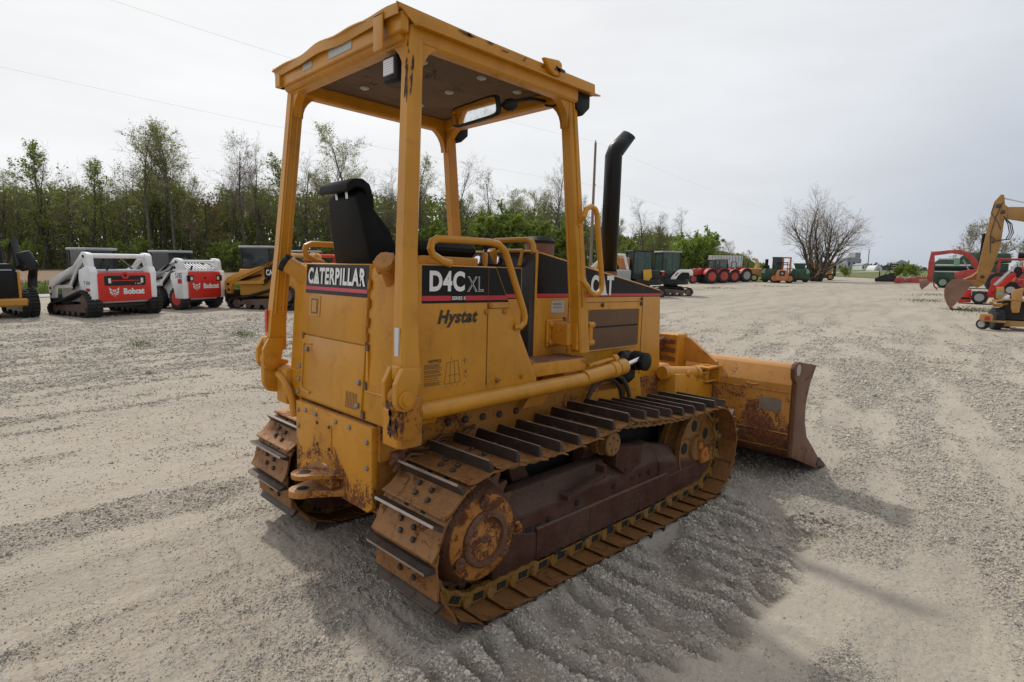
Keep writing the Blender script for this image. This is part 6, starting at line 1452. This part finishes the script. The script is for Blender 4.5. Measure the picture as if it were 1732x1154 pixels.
def mowers():
    t, q = local(1491, 479, 68.5, 'black_mower', 'black low farm mower with upright post at the right edge of the yard', 'mower'); f = MB()
    f.prism([(-1.1, .1), (-1.15, .45), (-.6, .8), (.4, 1.1), (.9, .8), (1.1, .3), (1.1, .1)], 'y', -.8, .9); b = f.build('deck', 'charcoal_paint', t, bevel=.04); f = MB(); f.tube([(-.7, 0, .7), (-.72, 0, 1.35)], .06, 8); f.tube([(-.2, .2, .9), (.1, .1, 1.45), (.5, .2, 1.0)], .05, 8); f.box(.2, .8, -.5, .4, .8, 1.15, .05); f.build('gear_post', 'black_paint', b)
    wheel(t, 1.25, -.6, .36, .3, 'grey_paint', ax=(1, .3, 0))
    for px, w, l in ((1514, .5, 'small red rotary mower deck beside the black mower'), (1534, .75, 'red mower with grey frame hoops left of the red backhoe bucket')):
        t, q = local(px, 480, 66, 'red_mower', l, 'mower'); f = MB(); f.prism([(-w, .08), (-w, .4), (-w*.6, .62), (w*.7, .62), (w, .35), (w, .08)], 'y', -.6, .7); b = f.build('deck', 'backhoe_red', t, bevel=.03)
        f = MB(); f.tube([(-.3, -.2, .6), (0, 0, 1.05), (.3, -.2, .6)], .045, 8); f.tube([(w*.9, -.3, .1), (w*1.2, -.3, .8), (w*1.35, -.3, .1)], .03, 6); f.box(-.2, .25, -.2, .2, .6, .8, .03); f.build('linkage', 'grey_paint', b)
    t, q = local(1552, 478, 70, 'dark_implement', 'dark red harrow lying behind the red mower', 'implement'); f = MB(); f.box(-.9, .9, -.2, .2, .5, .65)
    for k in range(8): x = -.85+k*.24; f.tube([(x, 0, .5), (x+.1, -.2, .9), (x-.05, -.3, .2)], .035, 6)
    f.build('tine_frame', 'backhoe_red', t)
mowers()
def stand():
    t, q = local(1502, 458, 150, 'raised_hut', 'dark raised hut on thin legs standing in the meadow', 'hut'); f = MB(); f.box(-.95, .95, -.8, .8, 1.0, 2.55); b = f.build('hut_box', 'charcoal_paint', t); f = MB(); f.box(-.7, .7, -.81, -.79, 1.5, 1.75); f.box(-.7, .7, -.81, -.79, 2.05, 2.25); f.build('window_slot', 'grey_paint', b); f = MB()
    for x in (-.8, .8):
        for y in (-.7, .7): f.box(x-.06, x+.06, y-.06, y+.06, -.1, 1.0)
    f.build('leg', 'charcoal_paint', t)
stand()
def excavator():
    t, q = local(1605, 523, 26.5, 'big_excavator', 'big yellow excavator reaching in from the right with its toothed bucket on the ground', 'excavator'); X = lambda *p: q(*p)
    f = MB(); f.prism(X((1664, 337), (1655, 348), (1649, 388), (1645, 424), (1641, 456), (1642, 474), (1657, 476), (1667, 447), (1673, 418), (1674, 376), (1676, 366), (1672, 352), (1669, 338)), 'y', -.20, .20); st = f.build('stick', 'excavator_yellow', t, bevel=.02)
    f = MB()
    for y in (-.26, .20): f.prism(X((1668, 352), (1676, 356), (1678, 374), (1668, 378)), 'y', y, y+.06)
    f.prism(X((1673, 357), (1700, 358), (1732, 365), (1790, 385), (1850, 425), (1850, 455), (1790, 415), (1732, 386), (1700, 379), (1673, 374)), 'y', -.22, .22); bo = f.build('boom', 'excavator_yellow', t, bevel=.02)
    f = MB(); f.prism(X((1726, 378), (1732, 373), (1745, 380), (1740, 386)), 'y', -.226, -.222); f.build('boom_decal', 'black_paint', bo)
    def P3(x, y, yy=0): a = q((x, y))[0]; return (a[0], yy, a[1])
    f = MB(); f.tube([P3(1669, 342), P3(1716, 354)], .035, 8); f.build('cylinder_rod', 'chrome', bo); f = MB(); f.tube([P3(1714, 353.5), P3(1760, 366), P3(1800, 378)], [.07, .085, .085], 10); f.build('stick_cylinder', 'black_paint', bo)
    f = MB(); f.tube([P3(1645.5, 398, -.02), P3(1644.5, 450, -.02)], .075, 10); f.tube([P3(1646, 448), P3(1652, 472)], .035, 8); f.build('bucket_cylinder', 'black_paint', st)
    f = MB()
    for y, o in ((-.22, 0), (-.26, 3), (-.18, 6)): f.tube([P3(1672, 372, y), P3(1680+o, 384, y), P3(1684+o, 398, y), P3(1680+o, 408, y), P3(1664, 410, y), P3(1655, 402, y)], .022, 6)
    for y, pts in ((-.215, ((1668, 350), (1660, 372), (1655, 400), (1658, 430))), (-.215, ((1655, 352), (1652, 366), (1664, 380), (1670, 392)))): f.tube([P3(*p, y) for p in pts], .015, 6)
    f.build('hydraulic_hose', 'hose_rubber', st)
    f = MB(); f.bolt(P3(1660, 412, -.205), (0, -1, 0), .06, .03); f.bolt(P3(1662, 355, -.205), (0, -1, 0), .10, .04); f.bolt(P3(1670, 365, -.23), (0, -1, 0), .09, .08); f.bolt(P3(1650, 468, -.205), (0, -1, 0), .08, .04); f.build('pivot_pin', 'dark_bolt', st)
    # bucket: curved shell, side plates, teeth
    sh = X((1628, 474), (1612, 471), (1601, 474), (1593, 481), (1590, 491), (1592, 504), (1597, 514), (1604, 522)); inn = X((1606, 519), (1601, 511), (1597, 502), (1595, 491), (1597, 484), (1603, 478), (1612, 475.5), (1627, 478))
    f = MB(); f.prism(sh+inn, 'y', -.62, .62); bk = f.build('bucket', 'bucket_rust', t)
    for y in (-.65, .62): f = MB(); f.prism(X((1631, 475), (1612, 471.5), (1601, 474.5), (1593.5, 481), (1590.5, 491), (1592.5, 504), (1597.5, 514), (1605, 521), (1613, 512), (1622, 500), (1629, 488), (1634, 480)), 'y', y, y+.03); f.build('bucket_side', 'bucket_rust', bk)
    f = MB()
    for k in range(5): y = -.56+k*.28; f.prism(X((1602, 518), (1607, 517), (1608, 526), (1604, 526)), 'y', y-.05, y+.05)
    f.build('bucket_tooth', 'edge_rust', bk)
    f = MB()
    for y in (-.17, .11): f.prism(X((1626, 474), (1634, 482), (1644, 486), (1655, 480), (1658, 472), (1648, 466), (1640, 473)), 'y', y, y+.06)
    f.tube([P3(1620, 474), P3(1634, 468), P3(1648, 456)], .06, 8); f.build('bucket_linkage', 'excavator_yellow', t)
    # the machine itself, mostly beyond the frame
    f = MB(); f.box(5.6, 8.6, -.9, 1.6, 1.1, 2.4, .1); f.build('house', 'excavator_yellow', t); cabin(t, 5.5, 6.9, -1.0, .1, 1.1, 2.9, 'charcoal_paint')
    ol = [(5.0, .1), (4.8, .4), (5.0, .8), (5.4, .95), (8.4, .95), (8.8, .8), (9.0, .4), (8.8, .1), (8.5, 0), (5.3, 0)]
    for y in (-1.1, 1.3): rubber_track(t, y, y+.55, ol, rollers=[(5.4, .5, .35), (8.4, .5, .35)], step=.2)
excavator()
def backhoe():
    t, q = local(1600, 492, 48, 'red_backhoe', 'red backhoe with folded arm and small rusty bucket behind the yellow excavator bucket', 'backhoe'); X = q
    def P3(x, y, yy=0): a = q((x, y))[0]; return (a[0], yy, a[1])
    f = MB(); f.prism(X((1561, 426), (1558, 446), (1559, 478), (1568, 480), (1569, 448), (1567, 431)), 'y', -.14, .14); d = f.build('dipper', 'backhoe_red', t, bevel=.02)
    f = MB(); f.prism(X((1562, 428), (1566, 434), (1596, 430), (1616, 433), (1628, 443), (1638, 459), (1646, 454), (1638, 440), (1626, 429), (1612, 425), (1590, 425)), 'y', -.15, .15); f.tube([P3(1585, 426, .0), P3(1612, 424.5, .0)], .05, 8); b = f.build('boom', 'backhoe_red', t, bevel=.02)
    f = MB(); f.tube([P3(1563, 427), P3(1586, 426)], .03, 8); f.build('cylinder_rod', 'chrome', b); f = MB(); f.tube([P3(1616, 440), P3(1632, 465)], .05, 8); f.build('boom_cylinder', 'grey_paint', b)
    f = MB(); f.prism(X((1566, 478), (1556, 475), (1546, 478), (1547, 486), (1551, 492), (1556, 488), (1562, 483)), 'y', -.35, .35); f.build('bucket', 'bucket_rust', t, bevel=.02)
    f = MB(); f.tube([P3(1570, 478), P3(1572, 485), P3(1578, 491)], .06, 6); f.tube([P3(1630, 470, -.6), P3(1618, 490, -.6)], .09, 6); f.box(.7, 1.1, -.9, -.4, 0, .08); f.build('stabiliser_leg', 'backhoe_red', t)
    f = MB(); f.prism(X((1604, 462), (1622, 458), (1640, 456), (1650, 462), (1650, 474), (1612, 474), (1604, 468)), 'y', -.6, .6); f.build('seat_console', 'backhoe_red', t, bevel=.04)
    f = MB(); f.box(2.0, 5.6, -.55, .55, .7, 1.5, .08); f.build('chassis', 'backhoe_red', t)
    f = MB()
    for x, y in ((2.9, -.7), (4.6, -.7), (2.9, .7), (4.6, .7)): f.box(x-.06, x+.06, y-.06, y+.06, 1.4, 2.5)
    f.box(2.75, 4.75, -.8, .8, 2.5, 2.62, .03); f.build('cab_frame', 'backhoe_red', t)
    for s in (-1, 1): wheel(t, 2.9, s*.95, .75, .45, 'backhoe_red', side=s); wheel(t, 5.4, s*.85, .5, .32, 'backhoe_red', side=s)
backhoe()
def combine():
    t, q = local(1620, 487, 54, 'green_combine', 'large dark green combine harvester behind the red backhoe', 'combine harvester'); X = q
    f = MB(); f.prism(X((1568, 445), (1568, 478), (1580, 484), (1640, 484), (1640, 445), (1620, 440), (1575, 440)), 'y', -1.0, 1.6); b = f.build('body', 'machine_green', t, bevel=.05)
    f = MB(); f.box(X((1570, 0))[0][0], X((1638, 0))[0][0], -1.02, -1.0, X((0, 458))[0][1], X((0, 453))[0][1]); f.build('dark_stripe', 'black_paint', b)
    f = MB(); f.box(X((1570, 0))[0][0], X((1630, 0))[0][0], -1.04, -1.015, X((0, 450.5))[0][1], X((0, 448))[0][1]); f.box(X((1570, 0))[0][0], X((1638, 0))[0][0], -1.04, -1.015, X((0, 461))[0][1], X((0, 459.5))[0][1]); f.box(X((1574, 0))[0][0], X((1602, 0))[0][0], -.9, -.4, X((0, 446))[0][1], X((0, 438))[0][1]); f.build('light_rail', 'pale_building', b)
    f = MB(); f.box(X((1601, 0))[0][0], X((1611, 0))[0][0], -1.06, -1.0, X((0, 449))[0][1], X((0, 438))[0][1]); f.build('marker_panel', 'light_green', b)
    f = MB(); f.prism(X((1608, 440), (1620, 428), (1690, 430), (1694, 444), (1640, 446)), 'y', -1.0, 1.6); f.build('grain_tank', 'machine_green', t, bevel=.05)
    f = MB(); f.prism(X((1640, 446), (1640, 478), (1690, 478), (1690, 446)), 'y', -.8, 1.4); f.build('engine_bay', 'machine_green', t, bevel=.05)
    f = MB(); f.tube([(3.6, -.9, 2.95), (4.1, -.9, 2.95)], .28, 10); f.build('unload_spout', 'black_paint', t)
    wheel(t, X((1586, 0))[0][0], -1.1, .48, .35, 'light_green'); wheel(t, X((1586, 0))[0][0], 1.5, .48, .35, 'light_green', side=1); wheel(t, 2.9, -1.1, .85, .6, 'light_green'); wheel(t, 2.9, 1.5, .85, .6, 'light_green', side=1)
combine()
def telehandler():
    t, q = local(1640, 513, 31, 'red_lift_loader', 'orange-red loader with raised grey beam arm behind the yellow bucket', 'loader'); X = q
    def P3(x, y, yy=0): a = q((x, y))[0]; return (a[0], yy, a[1])
    f = MB(); f.prism(X((1617, 498), (1620, 491), (1636, 489), (1637, 511), (1615, 512)), 'y', -.5, .5); b = f.build('weight_box', 'loader_red', t, bevel=.03); f = MB(); f.box(X((1616, 0))[0][0], X((1634, 0))[0][0], -.51, -.5, X((0, 506))[0][1], X((0, 503))[0][1]); f.build('box_stripe', 'black_paint', b)
    f = MB(); f.box(X((1637, 0))[0][0], X((1662, 0))[0][0], -.55, .55, X((0, 508))[0][1], X((0, 492))[0][1], .05); f.build('engine_block', 'charcoal_paint', t); f = MB(); f.box(X((1639, 0))[0][0], X((1656, 0))[0][0], -.58, -.55, X((0, 501))[0][1], X((0, 496))[0][1]); f.build('side_plate', 'pale_building', t)
    f = MB(); f.prism(X((1656, 511), (1662, 511), (1674, 482), (1668, 480)), 'y', -.55, -.42); f.prism(X((1656, 511), (1662, 511), (1674, 482), (1668, 480)), 'y', .42, .55); f.build('frame_leg', 'loader_red', t)
    f = MB(); f.prism(X((1667, 484), (1670, 487), (1704, 451), (1701, 448)), 'y', -.5, -.3); f.build('grey_beam', 'pale_building', t)
    f = MB(); f.prism(X((1668, 494), (1678, 495), (1706, 465), (1702, 460), (1690, 468)), 'y', -.45, .45); f.build('lift_arm', 'loader_red', t, bevel=.03)
    f = MB(); f.prism(X((1702, 450), (1712, 452), (1715, 462), (1708, 470), (1700, 462)), 'y', -.4, .4); f.build('arm_head', 'charcoal_paint', t, bevel=.03)
    for s in (-1, 1): wheel(t, X((1650, 0))[0][0], s*.7, .34, .28, 'grey_paint', side=s); wheel(t, X((1690, 0))[0][0], s*.7, .38, .3, 'grey_paint', side=s)
    f = MB(); f.box(X((1640, 0))[0][0], X((1700, 0))[0][0], -.5, .5, .35, .6, .03); f.build('chassis', 'loader_red', t)
    t, q = local(1722, 500, 36, 'red_hay_tool', 'dark red hay tool with a row of spools cut by the right edge', 'hay tool'); f = MB(); f.box(-.6, 2.5, -.3, .3, .95, 1.25, .05)
    for k in range(6): x = -.5+k*.5; f.tube([(x, -.35, .9), (x+.12, -.35, 1.35)], .07, 8)
    f.box(-.4, .2, -.4, .4, .2, .95, .05); f.box(1.6, 2.2, -.4, .4, .2, .95, .05); f.build('spool_bar', 'backhoe_red', t); f = MB(); f.tube([(-.7, 0, 1.9), (.1, 0, 1.85), (.2, 0, 1.65), (2.4, 0, 1.7)], [.12, .16, .2, .2], 10); f.build('boom', 'loader_red', t); wheel(t, .4, -.5, .4, .3, 'backhoe_red'); wheel(t, 1.4, -.5, .4, .3, 'backhoe_red')
telehandler()
def trencher():
    t, q = local(1690, 557, 18.0, 'yellow_trencher', 'yellow trencher on a small trailer with tail lamp at the right edge', 'trencher'); X = q
    def P3(x, y, yy=0): a = q((x, y))[0]; return (a[0], yy, a[1])
    w = lambda px: X((px, 0))[0][0]; h = lambda py: X((0, py))[0][1]
    f = MB(); f.prism(X((1655, 533), (1657, 530), (1675, 531), (1678, 534), (1677, 543), (1660, 543), (1655, 541)), 'y', -.75, -.40); fd = f.build('fender', 'trencher_yellow', t, bevel=.015)
    f = MB(); f.box(w(1664), w(1673), -.765, -.75, h(541), h(534.5), .004); f.build('tail_lamp', 'lamp_red', fd)
    wheel(t, w(1661.5), -.55, .165, .15, 'grey_paint', ax=(.5, 1, 0)); wheel(t, w(1700), .9, .165, .15, 'grey_paint', ax=(.5, 1, 0), side=1); wheel(t, w(1683), -.1, .34, .26, 'charcoal_paint', ax=(1, .4, 0)); wheel(t, w(1683)+.2, .9, .34, .26, 'charcoal_paint', ax=(1, .4, 0))
    f = MB(); f.prism(X((1676, 544), (1690, 541), (1760, 541), (1760, 549), (1692, 551)), 'y', -.15, .0); f.prism(X((1690, 545), (1760, 545), (1760, 549), (1690, 549)), 'y', .7, .8); f.box(w(1668), w(1700), -.6, -.5, h(544), h(541)); f.build('trailer_frame', 'trencher_yellow', t)
    f = MB(); f.box(w(1690), w(1760), -.1, .7, h(541), h(508), .04); f.build('engine', 'charcoal_paint', t)
    f = MB(); f.prism(X((1703, 490), (1723, 486), (1720, 527), (1708, 528), (1705, 520)), 'y', -.30, .05); f.build('fuel_tank', 'trencher_yellow', t, bevel=.03)
    f = MB(); f.prism(X((1728, 490), (1745, 490), (1745, 525), (1728, 522)), 'y', -.25, .1); f.prism(X((1678, 486), (1690, 485), (1692, 496), (1686, 508), (1678, 504)), 'y', -.2, .2); f.build('engine_cover', 'trencher_yellow', t, bevel=.02)
    f = MB(); f.prism(X((1678, 494), (1689, 494), (1688, 499), (1678, 499)), 'y', -.21, -.2); f.build('cover_label', 'light_green', t)
    f = MB(); f.prism(X((1690, 504), (1697, 498), (1702, 499), (1700, 506)), 'y', -.3, -.1); f.build('white_jug', 'decal_white', t, bevel=.015)
    f = MB(); f.tube([P3(1698, 487), P3(1708, 482), P3(1714, 488), P3(1712, 496)], .10, 10); f.lathe([(.0, -.15), (.14, -.15), (.14, .15), (0, .15)], P3(1703, 484), (0, 1, 0), 14); f.build('air_cleaner', 'black_rubber', t); f = MB(); f.lathe([(.0, -.15), (.10, -.15), (.1, .12), (0, .12)], P3(1703, 490, -.1), (.3, 1, 0), 14); f.build('muffler', 'grey_paint', t)
    f = MB()
    for a in (((1668, 512, -.3), (1690, 507, -.3), (1712, 505, -.3), (1740, 510, -.3)), ((1668, 512, -.3), (1682, 517, -.2), (1700, 513, -.1)), ((1672, 508, .1), (1700, 508, .1))): f.tube([P3(*p) for p in a], .028, 8)
    f.box(w(1674), w(1692), -.2, .3, h(519), h(513), .02); f.build('handle_bar', 'trencher_yellow', t)
trencher()
def skyline():
    for px, d, w, h_, m, label in ((1427, 300, 3.6, 7.5, 'grey_building', 'grey blocky grain building on the horizon right of the lone tree'), (1404, 290, 3.8, 4.0, 'pale_building', 'long low white shed on the horizon just right of the lone tree'), (1508, 320, 3.5, 5.5, 'grey_building', 'small grey barn on the horizon behind the raised hut'), (1448, 280, 2.2, 3.3, 'pale_building', 'tiny pale house on the horizon beside the white dome')):
        t = thing('far_building', label, 'building', spot(px, d), HR, tilt=False); f = MB(); f.box(-w, w, -4, 4, -1, h_*.72); b = f.build('wall', m, t)
        f = MB(); f.prism([(-w-.2, h_*.72), (0 if m == 'pale_building' else -w*.3, h_), (w+.2, h_*.72)], 'y', -4.2, 4.2) if px != 1427 else (f.box(-w, w*.2, -4, 4, h_*.72, h_*.8), f.box(w*.25, w, -3, 3, h_*.72, h_*1.15)); f.build('roof', 'pale_building' if px == 1404 else 'grey_paint', t)
        f = MB()
        for k in range(3): x = -w*.7+k*w*.7; f.box(x-.35, x+.35, -4.03, -4.0, h_*.25, h_*.5)
        f.build('window', 'charcoal_paint', b)
    t = thing('white_dome', 'white domed fabric shed on the horizon', 'building', spot(1469, 250), HR, tilt=False); f = MB(); f.prism([(1.75*math.cos(a), 2.6*math.sin(a) - .3) for a in np.linspace(0, math.pi, 15)], 'y', -3, 3); b = f.build('dome_cover', 'pale_building', t); f = MB(); f.box(-.4, .4, -3.03, -3.0, -.2, 1.2); f.build('door', 'grey_paint', b)
    t = thing('far_mast', 'thin grey mast standing on the horizon beside the white dome', 'mast', spot(1458, 300), 0, tilt=False); f = MB(); f.cyl((0, 0, -.5), (0, 0, 10.5), .28, .2, 8); f.build('mast_pole', 'grey_building', t); f = MB(); f.box(-.3, .3, -.3, .3, 9.2, 9.4); f.build('mast_ring', 'grey_building', t)
    for px, h_ in ((1484, 5.5), (1518, 5.0), (1491, 4.5)):
        pass
    # utility pole and its lines
    p = spot(994, 62); t = thing('utility_pole', 'tall brown wooden utility pole rising behind the exhaust stack', 'utility pole', p, 0, tilt=False); f = MB(); f.cyl((0, 0, -.5), (0, 0, 14.2), .17, .12, 10); f.build('pole', 'pole_wood', t); f = MB(); f.lathe([(.06, 14.2), (.08, 14.3), (.05, 14.45), (0, 14.5)], (0, 0, 0), (0, 0, 1), 10); f.box(-.05, .3, -.05, .05, 9.9, 10.0); f.build('insulator', 'grey_paint', t)
    def wire(a, b, sag, label):
        a, b = Vector(a), Vector(b); f = MB(); f.tube([a.lerp(b, k/24) - Vector((0, 0, sag*4*(k/24)*(1-k/24))) for k in range(25)], .005, 4, cap=False); tag(f.build('overhead_wire', 'wire_black'), label, 'wire')
    A = Vector((p.x, p.y, p.z)); n1 = spot(-260, 30)
    wire(A + Vector((0, 0, 14.3)), spot(180, 30) + Vector((0, 0, 14.6)), .5, 'upper thin overhead wire running from the pole top to the upper left')
    wire(A + Vector((0, 0, 9.9)), spot(-150, 38) + Vector((0, 0, 15.0)), .5, 'lower thin overhead wire crossing behind the canopy to the left')
    wire(A + Vector((0, 0, 14.3)), spot(1330, 190) + Vector((0, 0, 18)), 1.2, 'upper thin overhead wire descending from the pole to the right')
    wire(A + Vector((0, 0, 9.9)), spot(1300, 200) + Vector((0, 0, 13.5)), 1.0, 'lower thin overhead wire descending from the pole to the right')
    # grey boom loader seen between hood and stack
    t, q = local(1044, 492, 33, 'grey_loader', 'grey and orange loader glimpsed behind the exhaust stack', 'loader'); f = MB(); f.box(-1.6, .6, -.7, .7, .5, 1.5, .06); f.build('body', 'grey_paint', t); f = MB(); f.tube([(-.9, -.5, 2.35), (.2, -.5, 2.3), (.5, -.5, 1.2)], .09, 8); f.build('lift_arm', 'pale_building', t); f = MB(); f.tube([(-1.6, .5, 1.6), (-.9, .5, 2.3), (.2, .5, 2.3)], .09, 8); f.build('lift_arm', 'pale_building', t); f = MB(); f.box(-.05, .5, -.4, .6, 1.3, 2.2, .06); f.build('engine_panel', 'machine_orange', t)
    for x in (-1.2, .2): wheel(t, x, -.75, .42, .3, 'grey_paint'); wheel(t, x, .75, .42, .3, 'grey_paint', side=1)
skyline()
